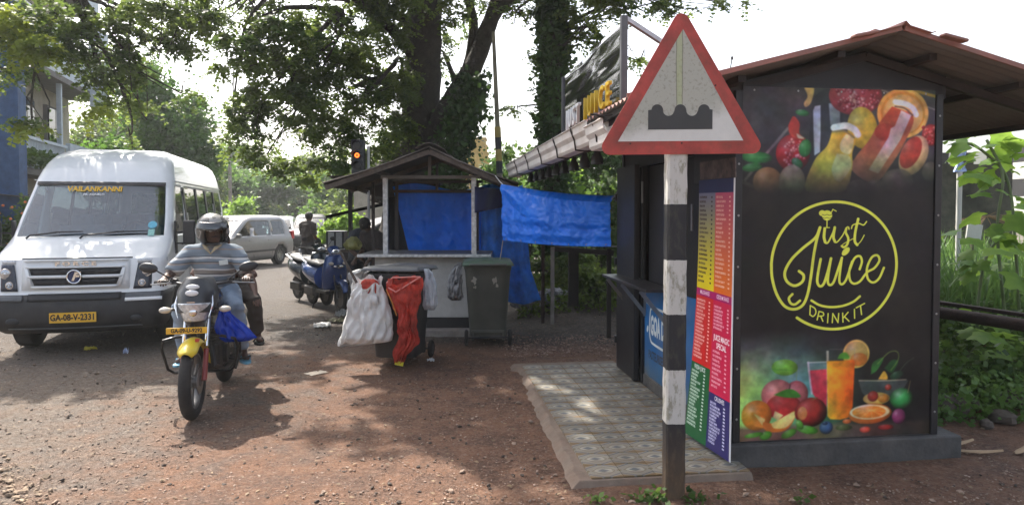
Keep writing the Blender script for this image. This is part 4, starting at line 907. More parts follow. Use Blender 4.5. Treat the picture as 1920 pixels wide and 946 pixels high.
def t3(u, v):
    p = (A_*(1-u)+B_*u)*(1-v)+(D_*(1-u)+C_*u)*v; sag = -.03*math.sin(PI*u)*(1-v*.3); cr = max(0, 1-abs((v-1.15*u-.02)*5))*.05*(1-u)
    n_ = Vector((-.55, -.83, 0)); ph = .045*crease(u*1.3, v*.6, 9)+.010*math.sin(24*v+2*u)*(v > .5)+.04*math.sin(PI*u)*math.sin(PI*v)
    q = p+Vector((0, 0, sag))+n_*(ph+cr)
    if v < .08: q = q+Vector((.1, .18, .05))*(.08-v)*9*(.3+.7*u)
    return q
tp = M().grid(t3, 110, 50).build('tarpaulin', blue, smooth=True, solid=.002); tag(tp, 'bright blue tarpaulin stretched between the stall roof and the open kiosk door', 'tarpaulin', 'blue tarpaulins around the stall')
for (a_, b_) in ((B_, B_+Vector((.12, .25, .12))), (A_, A_+Vector((-.1, .1, .12))), (C_, C_+Vector((.12, .1, .02))), (D_, D_+Vector((-.05, .4, -.3)))): M().tube([a_, (a_+b_)/2+Vector((0, 0, -.01)), b_], .006, 5).build('tie_cord', mat('white_cord', (.5, .5, .48), .8), tp)
for k in range(7): M().torus(t3(.04+.92*k/6, .97), .011, .003, 'y', 10, 5).build('eyelet', steel, tp)
ring = M(); pc = A_*.5*.55+B_*.5*.45; 
rp = at(1070, 438, 7.44); M_ = M().torus((0, 0, 0), .036, .006, 'y', 20, 6); M_.bar((-.02, 0, -.02), (.012, 0, .024), .006, .006).bar((.02, 0, -.02), (-.012, 0, .024), .006, .006)
o = M_.build('printed_mark', mat('dark_blue_print', (.004, .02, .12), .6), tp, loc=rp+Vector((-.03, -.04, 0)), rot=(0, 0, R(-33)))
tp4 = M().grid(lambda u, v: (at(888+62*u, 352+8*u, 8.55+.35*u).x, 8.75+.3*u+fold(u, v, 9, .02), 1.96-(.34-.12*u)*v-.03*u), 16, 10).build('tarpaulin', mat('navy_tarpaulin', (.006, .014, .075), .6, var=.3, bump=.4, bscale=12), smooth=True, solid=.002)
tag(tp4, 'dark navy tarpaulin flap under the right eave of the stall roof', 'tarpaulin')
# frame that carries the lower edge of the sheet
fr = thing('pole_frame', 'dark post and rail frame behind the bright blue tarpaulin', 'frame', (1.0, 9.6, .30))
def fb(a, b, w_=.05): a = Vector(a)-Vector((1.0, 9.6, .3)); b = Vector(b)-Vector((1.0, 9.6, .3)); return M().bar(a, b, w_, w_)
fb(at(1075, 470, 9.7)+Vector((0, 0, .05)), (at(1075, 470, 9.7).x, 9.7, .3), .14).build('post', mat('dark_post', (.02, .017, .015), .9, var=.3), fr); fb(at(1036, 463, 9.3), (at(1036, 463, 9.3).x, 9.3, .1), .05).build('post', concrete, fr)
fb(at(1040, 466, 9.3), at(1150, 474, 9.3), .07).build('rail', MAT['dark_post'], fr); fb(at(1142, 466, 8.3), (at(1142, 466, 8.3).x, 8.3, .1), .05).build('post', MAT['dark_post'], fr); fb(at(1018, 460, 9.4), (at(1018, 460, 9.4).x, 9.4, .1), .045).build('post', rust, fr)

# ---------------------------------------------------------------- wheelie bins
def wheelie(name, label, loc, rz, bm_, lm_, tilt=0, group='wheelie bins by the stall'):
    t = thing(name, label, 'bin', loc, rz, group)
    def body(u, v):
        z = .10+.90*v; wx = .225+.065*v; wy = .26+.09*v; a = 2*PI*u; c, s_ = math.cos(a), math.sin(a); e = 5
        r_ = (abs(c)**e+abs(s_)**e)**(-1/e); k = 1+(.03 if v > .93 else 0); x = c*r_*wx*k; y = s_*r_*wy*k
        if .06 < v < .9 and abs(abs(x)-wx*.45) < .02: y *= .985
        return (x, y, z)
    mm = M().grid(body, 64, 16, True); n = len(mm.v); mm.f.append(tuple(range(63, -1, -1))); mm.build('body', bm_, t, smooth=True, ang=35)
    M().box((0, -.27, .17), (.40, .03, .035)).box((-.19, -.25, .12), (.03, .07, .12)).box((.19, -.25, .12), (.03, .07, .12)).build('axle_bracket', bm_, t, bevel=.006)
    M().cyl((-.27, -.29, .10), (.27, -.29, .10), .012, 10).build('axle', darksteel, t)
    for s_ in (-1, 1):
        w_ = M().torus((s_*.265, -.29, .10), .075, .025, 'x', 24, 8, .9).build('wheel', rubber, t, smooth=True)
        M().lathe([(.0, -.02), (.04, -.024), (.062, -.018), (.062, .018), (.04, .024), (0, .02)], 16, (s_*.265, -.29, .10), 'x').build('hub', blackplastic, w_, smooth=True)
    M().tube([(-.22, -.34, .99), (-.22, -.42, 1.0), (0, -.425, 1.0), (.22, -.42, 1.0), (.22, -.34, .99)], .014, 8).build('handle', bm_, t, smooth=True)
    def lid(u, v):
        x = (u-.5)*.63; y = -.385+.78*v; e = max(abs(u-.5)*2, abs(v-.5)*2); z = 1.015+.030*(1-e**4)+.010*(math.cos(u*4*PI)>0.2)*(e < .8)
        if e > .97: z = .985
        return (x, y, z)
    lm = M().grid(lid, 34, 34); lo = lm.build('lid', lm_, t, smooth=True, solid=.005, ang=50)
    if tilt: lo.rotation_euler = (R(tilt), 0, 0); lo.location = (0, 0, .02)
    return t
greenp = mat('worn_green_plastic', (.066, .068, .055), .5, var=.25, scale=2, dirt=.6, dirtcol=(.12, .11, .09), dscale=2.5, bump=.15)
greenl = mat('faded_green_lid', (.085, .13, .085), .5, var=.25, scale=5, dirt=.5, dirtcol=(.15, .15, .12))
gb = wheelie('green_bin', 'tall faded green wheelie bin with chipped back standing right of the white counter', (at(914, 640, 8.55).x, 8.62, 0), R(3), greenp, greenl)
scuff = mat('scuff_mark', (.30, .28, .23), .8, var=.2)
for (x, z, rr) in ((-.17, .80, .030), (.08, .80, .036), (.11, .74, .022), (-.16, .72, .016)):
    pts = [(x+rr*random.uniform(.4, 1.5)*math.cos(a*PI/5), z+rr*random.uniform(.5, 1.9)*math.sin(a*PI/5)) for a in range(10)]; wy = .26+.09*(z-.1)/.9
    M().prism(pts, -wy-.003, -wy+.003).build('scuff', scuff, gb)
bgrey = mat('dark_grey_plastic', (.022, .024, .026), .45, var=.25, dirt=.45, dirtcol=(.06, .055, .05))
db = wheelie('dark_bin', 'dark grey wheelie bin with sacks hanging on its rim and its lid ajar', (at(752, 650, 7.45).x, 7.42, 0), R(172), bgrey, mat('grey_lid', (.09, .095, .10), .45, var=.25, dirt=.4, dirtcol=(.16, .15, .13)), 2.5)

# ---------------------------------------------------------------- sacks and bags
from mathutils import noise as mnoise
def blob(name, label, cat, loc, prof, depth, m, wr=.03, k=9, top_open=False, dip=0, group=None, n=56, vert=34, parent=None, seed=0, flutes=0):
    """prof: list of (z, xleft, xright); a soft bag with wrinkles"""
    zs = [p[0] for p in prof]
    def f(u, v):
        z = zs[0]+(zs[-1]-zs[0])*v; xl = np.interp(z, zs, [p[1] for p in prof]); xr = np.interp(z, zs, [p[2] for p in prof]); c = (xl+xr)/2; hw = (xr-xl)/2
        e = min(1, (v*7))**.5*(1 if top_open else min(1, (1-v)*9+.25)**.5); a = 2*PI*u; x = math.cos(a); y = math.sin(a)
        p = Vector((x*hw, y*depth*e*(.35+.65*hw/max(1e-3, max(q[2]-q[1] for q in prof)/2)), z))
        q = mnoise.noise(Vector((x*k*.35+seed, y*k*.35, z*k*.55)))+.6*mnoise.noise(Vector((x*k*.9+seed, y*k*.9, z*k*.8+5)))
        fl = flutes*math.sin(u*2*PI*9+seed)*v**2
        dg_ = .35*wr*math.sin(14*z+5*x+3*q+seed)+.25*wr*math.sin(31*z-17*x+seed)
        dz = -dip*max(0, -y)**.6*max(0, (v-.72)/.28)+(dip*.35*math.sin(u*2*PI*5+seed)*max(0, (v-.85)/.15))
        return Vector((c, 0, dz))+p+Vector((x*.6, y, 0))*(q*wr+fl+dg_)
    mm = M().grid(f, n, vert, True)
    mm.f.append(tuple(range(n-1, -1, -1)))
    if not top_open: b0 = n*vert; mm.f.append(tuple(range(b0, b0+n)))
    o = mm.build(name, m, parent, smooth=True, loc=loc, ang=80)
    if cat: tag(o, label, cat, group)
    return o
sackm = clothmat('woven_white_sack', (.72, .71, .68), var=.12, scale=6, trans=.12, rough=.7, bump=.25, bscale=60)
def dirt_sack(m):
    n = m.node_tree; L = n.links.new; b = n.nodes['Principled BSDF']; src = b.inputs['Base Color'].links[0].from_socket; tc = n.nodes.new('ShaderNodeTexCoord'); no = n.nodes.new('ShaderNodeTexNoise'); no.inputs['Scale'].default_value = 5; no.inputs['Detail'].default_value = 6; L(tc.outputs['Object'], no.inputs['Vector'])
    mr = n.nodes.new('ShaderNodeMapRange'); mr.inputs[1].default_value = .5; mr.inputs[2].default_value = .7; mr.inputs[4].default_value = .6; L(no.outputs[0], mr.inputs[0]); mx = n.nodes.new('ShaderNodeMix'); mx.data_type = 'RGBA'; L(mr.outputs[0], mx.inputs[0]); L(src, mx.inputs[6]); mx.inputs[7].default_value = (.26, .22, .18, 1); L(mx.outputs[2], b.inputs['Base Color'])
dirt_sack(sackm)
SD = 6.95; k_ = SD/1280
def zz(py): return EYE+(395-py)*k_
def xx(px): return (px-683)*k_
sack = blob('white_sack', 'full white woven sack hanging open on the front of the dark bin', 'sack', ((683-960)*k_, SD, 0),
     [(zz(650), xx(634), xx(640)+.04), (zz(640), xx(636), xx(733)), (zz(625), xx(641), xx(737)), (zz(600), xx(646), xx(734)), (zz(575), xx(650), xx(729)), (zz(555), xx(655), xx(724)), (zz(540), xx(659), xx(718)), (zz(530), xx(664), xx(716)), (zz(521), xx(662), xx(716))], .15, sackm, wr=.040, k=11, top_open=True, dip=.075, n=90, vert=60, flutes=.006)
redstuff = clothmat('red_net_stuff', (.50, .06, .035), var=.35, scale=16, trans=.3, rough=.6)
cr = blob('red_bundle', 'crumpled red net stuffed in the mouth of the white sack', 'net', ((692-960)*k_, SD-.01, 0), [(zz(552), -.08, .10), (zz(540), -.10, .11), (zz(528), -.08, .09), (zz(523), -.04, .05)], .075, redstuff, wr=.02, k=22, n=40, vert=14, seed=4)
stick = thing('wooden_stick', 'long thin wooden stick poking up out of the white sack', 'stick', at(668, 528, SD-.03))
M().tube([Vector((.02, 0, -.1)), at(668, 528, SD-.03)-Vector(stick.location), at(650, 495, SD)-Vector(stick.location), at(637, 470, SD)-Vector(stick.location)], [.014, .014, .013, .012], 8).build('shaft', wood, stick, smooth=True)
# red mesh sack hanging from the bin rim
netm = clothmat('red_mesh_sack', (.62, .085, .06), var=.45, scale=9, trans=.5, rough=.55, bump=.4, bscale=90)
ND = 6.98; k2 = ND/1280
def nz(py): return EYE+(395-py)*k2
def nx_(px): return (px-757)*k2
net = blob('red_mesh_sack', 'empty red mesh sack drooping down the front of the dark bin', 'sack', ((757-960)*k2, ND-.02, 0),
     [(nz(681), nx_(741), nx_(755)), (nz(664), nx_(738), nx_(764)), (nz(645), nx_(744), nx_(783)), (nz(628), nx_(748), nx_(784)), (nz(612), nx_(746), nx_(778)), (nz(590), nx_(746), nx_(782)), (nz(570), nx_(738), nx_(786)), (nz(550), nx_(726), nx_(789)), (nz(532), nx_(724), nx_(791)), (nz(520), nx_(730), nx_(791))], .085, netm, wr=.036, k=16, top_open=True, dip=.055, n=60, vert=60, seed=9, flutes=.004)
M().tube([Vector((nx_(724+6)+.0, -.055, nz(538))), Vector((nx_(745), -.09, nz(545))), Vector((nx_(765), -.08, nz(533))), Vector((nx_(789), -.03, nz(518))), Vector((nx_(770), .04, nz(520))), Vector((nx_(735), .03, nz(521))), Vector((nx_(725), -.02, nz(530)))], .008, 6).build('hem', mat('pink_hem', (.62, .2, .17), .6), net, smooth=True)
M().tube([Vector((nx_(724)+.01, -.05, nz(541))), Vector((nx_(737), -.06, nz(565))), Vector((nx_(745), -.05, nz(590)))], .006, 5).build('hem', mat('orange_hem', (.55, .22, .04), .6), net)
M().box((nx_(748), -.01, nz(681)), (.09, .012, .045), ry=.2).build('tag_strip', mat('yellow_plastic', (.62, .52, .03), .5), net, bevel=.004)
baglt = clothmat('pale_blue_bag', (.62, .66, .70), var=.1, trans=.4, rough=.35)
bl = blob('white_carrier_bag', 'pale bluish white plastic bag hanging on the right corner of the dark bin', 'bag', (at(806, 540, 7.15).x, 7.15, 0), [(.61, -.05, .055), (.66, -.07, .075), (.76, -.07, .075), (.9, -.06, .06), (1.0, -.045, .03), (1.04, -.05, -.01)], .06, baglt, wr=.02, k=16, seed=3)
bagg = clothmat('grey_clear_bag', (.34, .34, .34), var=.4, scale=18, trans=.35, rough=.3)
bl = blob('grey_carrier_bag', 'crumpled translucent grey plastic bag hanging on the left of the green bin', 'bag', (at(854, 530, 8.45).x, 8.42, 0), [(.54, -.05, .05), (.58, -.1, .09), (.70, -.105, .085), (.85, -.07, .08), (.96, -.02, .07), (1.01, .03, .07)], .08, bagg, wr=.03, k=18, seed=7)
bl = blob('clear_plastic_sheet', 'crumpled clear plastic sheet lying over the back corner of the dark bin', 'plastic sheet', (at(690, 515, 7.5).x, 7.5, 0), [(.62, -.12, .05), (.75, -.17, .10), (.88, -.19, .2), (.97, -.20, .26), (1.01, -.1, .3)], .10, bagg, wr=.05, k=14, seed=12)

# ---------------------------------------------------------------- small litter
def crumple(name, label, cat, px, py, w_, h_, m, seed, group=None, z=0):
    p = gnd(px, py); rr = random.Random(seed)
    def f(u, v):
        x = (u-.5)*w_; y = (v-.5)*w_*.7; q = mnoise.noise(Vector((u*4+seed, v*4, 1))); return (x+q*w_*.15, y, h_*(.25+abs(q)*2+.5*math.sin(PI*u)*math.sin(PI*v)*rr.random()))
    o = M().grid(f, 9, 8).build(name, m, None, solid=.002, loc=(p.x, p.y, p.z+.002), rot=(0, 0, seed)); return tag(o, label, cat, group)
paperw = mat('white_litter', (.6, .6, .6), .6, var=.15); yel = mat('yellow_litter', (.6, .5, .06), .5, var=.3, scale=30)
crumple('wrapper', 'crumpled yellow wrapper on the tarmac below the number plate of the van', 'litter', 170, 656, .12, .03, yel, 1)
crumple('paper_scrap', 'small folded white and blue paper scrap on the tarmac near the van', 'litter', 236, 664, .07, .05, mat('blue_white_scrap', (.45, .5, .65), .6, var=.5, scale=40), 2)
crumple('paper_scrap', 'small white plastic scrap beside the wheel of the dark bin', 'litter', 808, 678, .07, .03, paperw, 3)
crumple('flat_patch', 'flattened pale cardboard scrap trodden into the red dirt', 'litter', 593, 699, .20, .004, mat('pale_cardboard', (.42, .36, .29), .8, var=.2, dirt=.5), 4)
crumple('plastic_scrap', 'pale torn plastic sheet on the ground left of the white sack', 'litter', 604, 611, .34, .03, mat('dull_plastic', (.25, .25, .24), .5, var=.4, scale=10), 5)
crumple('plastic_scrap', 'yellowish crushed packet lying left of the white sack', 'litter', 630, 604, .22, .05, mat('dull_yellow_plastic', (.22, .2, .1), .5, var=.4, scale=14), 6)
crumple('plastic_scrap', 'whitish crumpled bag lying on the dark soil behind the white sack', 'litter', 646, 594, .26, .09, mat('dull_plastic2', (.28, .28, .27), .5, var=.4, scale=14), 7)
# rubbish heap right of the green bin
hp = M(); rr = random.Random(3)
for i in range(50):
    p = gnd(rr.uniform(965, 1040), rr.uniform(520, 560)); 
    hp.ell((p.x, min(p.y, 10.5)+rr.uniform(-.1, .1), .12+rr.random()*.3), (rr.uniform(.04, .12), rr.uniform(.04, .1), rr.uniform(.03, .07)), 12, 9, lambda q: 1+.6*mnoise.noise(q*3+Vector((i, 0, 0))))
tag(hp.build('rubbish_heap', mat('grey_rubbish', (.10, .10, .10), .8, var=.8, scale=9, col2=(.3, .3, .32))), 'heap of grey rubbish bags beside the hanging blue sheet', 'rubbish', kind='stuff')
# ---------------------------------------------------------------- vehicle shells
def vshell(levels, stations, bow, fr=.14, rr=.12, nf=7, nr=6):
    """levels: (z, yfront, yback, halfwidth); returns rings, half index ranges"""
    L0 = levels[0]; ymax = max(l[2] for l in levels); rings = []
    for (z, yf, yb, w_, *ex) in levels:
        half = []
        for i in range(nf): s_ = i/(nf-1)*(1-fr/w_ if w_ > fr else .5); half.append((s_*w_, yf+bow*s_*s_))
        y0 = yf+bow*(1-fr/w_ if w_ > fr else .5)**2
        for k in (1, 2, 3): a = k/4*PI/2; half.append((w_-fr+fr*math.sin(a), y0+fr*1.3*(1-math.cos(a))))
        ys = y0+fr*1.3
        for i, st_ in enumerate(stations):
            t = i/(len(stations)-1); y = st_+(max(0, ys-stations[0]))*(1-t)**3 + (yb-ymax)*(t**3); half.append((w_, max(ys+.004*i, y)))
        ye = half[-1][1]; 
        for k in (1, 2, 3): a = k/4*PI/2; half.append((w_-rr+rr*math.cos(a), ye+(yb-ye)*math.sin(a)))
        for i in range(nr): s_ = 1-i/(nr-1); half.append(((w_-rr)*s_, yb+.03*(1-s_*s_)))
        full = half+[(-x, y) for (x, y) in half[-2:0:-1]]
        rings.append([(x, y, z) for (x, y) in full])
    return rings, len(half)
def build_shell(root, levels, stations, bow, cls, mats, arches=(), ar=.4, az=.33, **k):
    rings, nh = vshell(levels, stations, bow, **k); n = len(rings[0]); groups = {}
    V = [v for r_ in rings for v in r_]; F = []
    for j in range(len(rings)-1):
        for i in range(n):
            i2 = (i+1) % n; hi = i if i < nh-1 else n-1-i
            zc = (levels[j][0]+levels[j+1][0])/2; vs = (j*n+i, j*n+i2, (j+1)*n+i2, (j+1)*n+i)
            cx = sum(V[q][0] for q in vs)/4; cy = sum(V[q][1] for q in vs)/4
            F.append((vs, cls(hi, j, cx, cy, zc)))
    top = tuple((len(rings)-1)*n+i for i in range(n)); F.append((top, 'body'))
    V = [list(v) for v in V]; hw = max(l[3] for l in levels)
    out = []
    for vs, g in F:
        cx = sum(V[q][0] for q in vs)/len(vs); cy = sum(V[q][1] for q in vs)/len(vs); cz = sum(V[q][2] for q in vs)/len(vs)
        if any(math.hypot(cy-a, cz-az) < ar and abs(cx) > hw-.14 for a in arches): continue
        out.append((vs, g))
    for q in range(len(V)):
        x, y, z = V[q]
        for a in arches:
            d = math.hypot(y-a, z-az)
            if d < ar+.045 and abs(x) > hw-.14 and d > 1e-4: V[q][1] = a+(y-a)*ar/d; V[q][2] = az+(z-az)*ar/d if z > az*.7 else z
    for vs, g in out: groups.setdefault(g, []).append(vs)
    res = {}
    for g, fs in groups.items():
        if g is None: continue
        used = sorted({q for f in fs for q in f}); mp = {q: i for i, q in enumerate(used)}
        m_ = M(); m_.v = [tuple(V[q]) for q in used]; m_.f = [tuple(mp[q] for q in f) for f in fs]
        # split body parts into their own objects, windows one by one
        if g.split('#')[0] in ('side_window', 'windscreen', 'rear_window', 'body', 'bumper'): pass
        nm = g.split('#')[0]; o = m_.build(nm, mats[nm], root, smooth=True, ang=38)
        if nm in ('body', 'bumper'): q = o.modifiers.new('s', 'SOLIDIFY'); q.thickness = .02; q.offset = -1
        res[g] = o
    return res
def wheel(parent, c, r_, wd, side, rimm, nsp=8, name='wheel'):
    w_ = bpy.data.objects.new(name, None); link(w_, parent); w_.location = c
    pr = [(r_*.62, -wd/2), (r_*.9, -wd/2), (r_*.985, -wd*.4), (r_, -wd*.2), (r_, wd*.2), (r_*.985, wd*.4), (r_*.9, wd/2), (r_*.62, wd/2)]
    M().lathe(pr, 30, axis='x').build('tyre', rubber, w_, smooth=True)
    o = side*wd*.42
    m_ = M().lathe([(r_*.63, o), (r_*.58, o-side*.03), (r_*.56, o-side*.06), (.0, o-side*.07)], 30, axis='x').lathe([(0, o-side*.01), (r_*.14, o-side*.012), (r_*.17, o-side*.05)], 14, axis='x')
    for k in range(nsp): a = 2*PI*k/nsp; m_.bar((o-side*.025, math.cos(a)*r_*.1, math.sin(a)*r_*.1), (o-side*.02, math.cos(a)*r_*.6, math.sin(a)*r_*.6), .03, .03, up=(1, 0, 0))
    m_.build('rim', rimm, w_, smooth=True); return w_

# ---------------------------------------------------------------- white minibus
VB = gnd(150, 640); van = thing('minibus', 'white minibus facing the camera behind the motorcyclist with a yellow number plate', 'minibus', (-4.90, 7.60, hgt(-5, 8)-.0), R(15)); van.scale = (.93, 1, .985)
VL = [(.27, .16, 5.2, .88), (.34, .05, 5.25, .93), (.42, .01, 5.28, .95), (.50, .0, 5.3, .955), (.58, .0, 5.3, .96), (.66, .01, 5.3, .96), (.73, .04, 5.3, .96), (.74, .075, 5.3, .955), (.82, .085, 5.3, .955), (.90, .095, 5.3, .955), (.98, .105, 5.3, .955), (1.06, .115, 5.3, .955), (1.12, .135, 5.3, .955),
      (1.155, .20, 5.3, .955), (1.22, .33, 5.3, .95), (1.29, .46, 5.3, .945), (1.345, .55, 5.3, .94), (1.37, .58, 5.3, .935), (1.50, .68, 5.29, .925), (1.65, .79, 5.27, .91), (1.80, .90, 5.25, .89), (1.95, 1.01, 5.22, .87), (2.00, 1.04, 5.21, .862), (2.035, 1.06, 5.2, .858), (2.10, 1.11, 5.2, .85), (2.20, 1.19, 5.2, .825), (2.31, 1.30, 5.18, .79), (2.41, 1.44, 5.15, .74), (2.475, 1.60, 5.12, .67), (2.52, 1.82, 5.05, .57), (2.54, 2.1, 4.9, .45)]
VS = [.38, .48, .58, .68, .78, .88, .98, 1.08, 1.18, 1.28, 1.38, 1.60, 1.72, 1.84, 2.2, 2.56, 2.66, 3.0, 3.34, 3.44, 3.7, 3.8, 3.9, 4.0, 4.12, 4.22, 4.35, 4.45, 4.55, 4.65, 4.9, 5.0, 5.15]
def vcls(hi, j, cx, cy, z):
    nf = 7; si = hi-(nf+3-1)   # station index
    if z < .735: return 'bumper' if (hi < 11 or cy < 1.6) else 'body'
    if 1.36 < z < 2.01:
        if hi < nf-1+1: return 'windscreen'
        for (a, b) in ((1.02, 1.62), (1.84, 2.6), (2.64, 3.38), (3.42, 4.16), (4.2, 4.93)):
            if hi >= nf+3 and a < cy < b: return f'side_window#{a}{cx > 0}'
        if hi > len(VS)+nf+5: return 'rear_window'
    return 'body'
vanpaint = whitepaint
glass = glassmat('window_glass', (.55, .68, .70), .62); wglass = glassmat('windscreen_glass', (.58, .78, .86), .78, .03, .12)
res = build_shell(van, VL, VS, .10, vcls, {'body': vanpaint, 'bumper': mat('grey_black_bumper', (.022, .022, .024), .55, var=.25, dirt=.5, dirtcol=(.06, .055, .05)), 'windscreen': wglass, 'side_window': glass, 'rear_window': glass}, arches=(.98, 4.22), ar=.42, az=.34)
def vy(x, z): return float(np.interp(z, [l[0] for l in VL], [l[1] for l in VL]))+.10*(x/.95)**2
def vp(x, z, off=0): return Vector((x, vy(x, z)-off, z))
for s_ in (-1, 1):
    for y in (.98, 4.22): wheel(van, (s_*.83, y, .35), .355, .21, s_, steel, 10)
M().box((0, 2.7, .36), (1.6, 5.0, .05)).build('floor', blackplastic, van); M().box((0, .68, .52), (1.3, .8, .36)).build('engine_bay', blackplastic, van)
M().box((0, .93, 1.2), (1.66, .45, .22)).build('dashboard', mat('grey_dashboard', (.16, .19, .20), .6), van, bevel=.04)
for row, y in enumerate((1.55, 2.35, 3.1, 3.85, 4.6)):
    for x in (-.5, .5):
        m_ = M(); m_.box((x, y, .78), (.62, .5, .14)).box((x, y+.27, 1.12), (.6, .12, .72), rx=-.15).box((x, y+.33, 1.53), (.3, .08, .2)); m_.build('seat', mat('seat_cover', (.20, .24, .27), .8, var=.2), van, bevel=.03)
sw_ = M().torus((0, 0, 0), .19, .015, 'y', 24, 6); sw_.bar((-.18, 0, 0), (.18, 0, 0), .03, .02); sw_.build('steering_wheel', black, van, loc=(.42, 1.05, 1.38), rot=(R(-35), 0, 0))
# windscreen surround, header strip, lettering, wipers, stickers
hd = M(); N = 24
def strip(z0, z1, off, x0, x1, name, m, parent=van, n=20, th=.006):
    m_ = M().grid(lambda u, v: vp(x0+(x1-x0)*u, z0+(z1-z0)*v, off), n, 3); return m_.build(name, m, parent, smooth=True, solid=th)
strip(2.002, 2.045, .004, -.78, .78, 'header_strip', mat('dark_header', (.06, .055, .055), .6, var=.4))
for (w0, w1, a) in ((-.50, -.08, 0), (.12, .66, 0)):
    m_ = M(); p0 = vp(w0-.18, 1.385, .03); p1 = vp(w1, 1.425, .035); m_.tube([vp(w0-.22, 1.345, .02), p0, (p0+p1)/2+Vector((0, -.02, .008))], [.012, .01, .008], 6); m_.tube([vp(w0-.12, 1.38, .028), (p0+p1)/2+Vector((0, -.012, .014)), p1], [.007, .012, .007], 6); m_.build('wiper', black, van)
def vtext(body, size, x, z, m, ext=.002, bold=.01, sx=1, off=.012, nm='lettering', shear=0, spacing=1, lean=None):
    lean = lean if lean is not None else math.atan2(vy(x, z+.05)-vy(x, z-.05), .1)
    p = vp(x, z, off); return text(nm, body, size, m, van, p, (PI/2-lean, 0, 0), ext=ext, bold=bold, sx=sx, shear=shear, spacing=spacing)
vtext('VAILANKANNI', .105, -.06, 1.95, mat('amber_print', (.72, .42, .03), .5, var=.1, bump=0), sx=.95, bold=.004, ext=.0008)
vtext('FR. AGNELO', .045, -.06, 1.88, lw, bold=.001, ext=.0008)
for (x, z, rr) in ((.70, 1.50, .055),):
    m_ = M().cyl((0, -.003, 0), (0, .003, 0), rr, 20); o = m_.build('sticker', mat('cyan_sticker', (.12, .42, .55), .4, var=.25, scale=40), van, loc=vp(x, z, .012), rot=(R(-36), 0, 0))
    M().box((0, 0, 0), (.075, .004, .10)).build('sticker', mat('aqua_sticker', (.25, .5, .45), .4, var=.4, scale=60), van, loc=vp(x, z-.095, .014), rot=(R(-36), 0, 0))
# grille
gf = bpy.data.objects.new('grille', None); link(gf, van)
gw = mat('white_grille', (.70, .71, .71), .35, var=.05, coat=.3, bump=0, dirt=.15, dirtcol=(.3, .3, .35))
def gpoly(pts, o0, o1, m, name, bev=.004):
    (xa, z0), (xb, _), (xc, z1), (xd, _) = pts
    def f(u, v, o): a = xa+(xd-xa)*v; b_ = xb+(xc-xb)*v; return vp(a+(b_-a)*u, z0+(z1-z0)*v, o)
    return M().grid(lambda u, v: f(u, v, o0), 24, 2).build(name, m, gf, smooth=True, solid=(.008 if o0 < .025 else .02))
strip(.775, 1.115, .012, -.58, .58, 'backing', gw, gf, th=.008)
for (z0, z1, a, b) in ((.945, 1.02, .50, .475), (.83, .905, .47, .44)): gpoly([(-b, z0), (b, z0), (a, z1), (-a, z1)], .022, .012, mat('grille_dark', (.012, .012, .014), .6), 'slot')
gpoly([(-.57, 1.10), (.57, 1.10), (.56, 1.118), (-.56, 1.118)], .03, .0, gw, 'frame_rail')
for (z0, z1, a, b) in ((1.025, 1.04, .54, .53), (.912, .940, .51, .50), (.80, .822, .47, .46)): gpoly([(-b, z0), (b, z0), (a, z1), (-a, z1)], .040, .01, gw, 'bar')
for s_ in (-1, 1): gpoly([(s_*.545, 1.03), (s_*.51, 1.03), (s_*.455, .81), (s_*.49, .80)], .038, .01, gw, 'bar')
text_o = vtext('F O R C E', .062, -.0, 1.068, chrome, ext=.003, bold=.003, off=.028, sx=1.7, lean=0, nm='lettering'); text_o.parent = gf
em = M().lathe([(0, 0), (.066, 0), (.066, .01), (0, .01)], 28, axis='y').build('badge', mat('navy_badge', (.015, .03, .10), .3), gf, loc=vp(0, .925, .062))
M().torus((0, -.003, 0), .074, .010, 'y', 32, 8).build('ring', chrome, em, smooth=True); text('lettering', 'F', .13, chrome, em, (.004, -.006, 0), ext=.003, bold=.006, shear=.35, sx=1.1)
# bonnet edge line
strip(1.122, 1.134, .004, -.60, .60, 'bonnet_gap', mat('shut_line', (.05, .05, .05), .8))
# headlights
lamp_clear = mat('lamp_lens', (.50, .52, .55), .12, .75, var=.3, scale=30, bump=.4, bscale=50)
for s_ in (-1, 1):
    hl = bpy.data.objects.new('headlight', None); link(hl, van)
    def hsurf(u, v, s_=s_):
        xi = .62+.05*v; xo = .90+.035*v; x = xi+(xo-xi)*u; z = .765+.30*v; return (s_*x, vy(x, z)+max(0, (x-.80))*.9-.014, z)
    M().grid(hsurf, 10, 8).build('housing', mat('lamp_housing', (.035, .04, .055), .25, .3, var=.5, scale=9), hl, smooth=True, solid=.006)
    for (x, z, rr) in ((.762, .965, .054), (.715, .835, .038)):
        yy = vy(x, z)-.02+max(0, x-.8)*.9; M().lathe([(0, -.012), (rr*.5, -.016), (rr*.9, -.006), (rr, .006), (rr*.9, .03)], 22, (s_*x, yy, z), 'y').build('lens', lamp_clear, hl, smooth=True)
        M().torus((s_*x, yy, z), rr, .006, 'y', 24, 6).build('bezel', chrome, hl, smooth=True); M().ell((s_*x, yy-.01, z), (rr*.3, .012, rr*.3), 10, 6).build('bulb', chrome, hl, smooth=True)
    M().grid(lambda u, v: (s_*(.66+.30*u), vy(.66+.3*u, 1.09)+max(0, .66+.3*u-.8)*.9-.012, 1.07+.045*v), 10, 2).build('indicator', mat('white_lens', (.62, .64, .66), .25, var=.25, scale=60), hl, smooth=True, solid=.006)
    strip(.66, .725, .02, s_*.55, s_*.93, 'bumper_step', mat('bumper_top', (.10, .105, .11), .5)); 
    if s_ > 0: strip(.635, .672, .026, .55, .95, 'reflector_strip', lw)
    fl = M().ell((s_*.66, vy(.66, .43)-.005, .43), (.075, .02, .045), 16, 8).build('fog_lamp_recess', blackplastic, van, smooth=True)
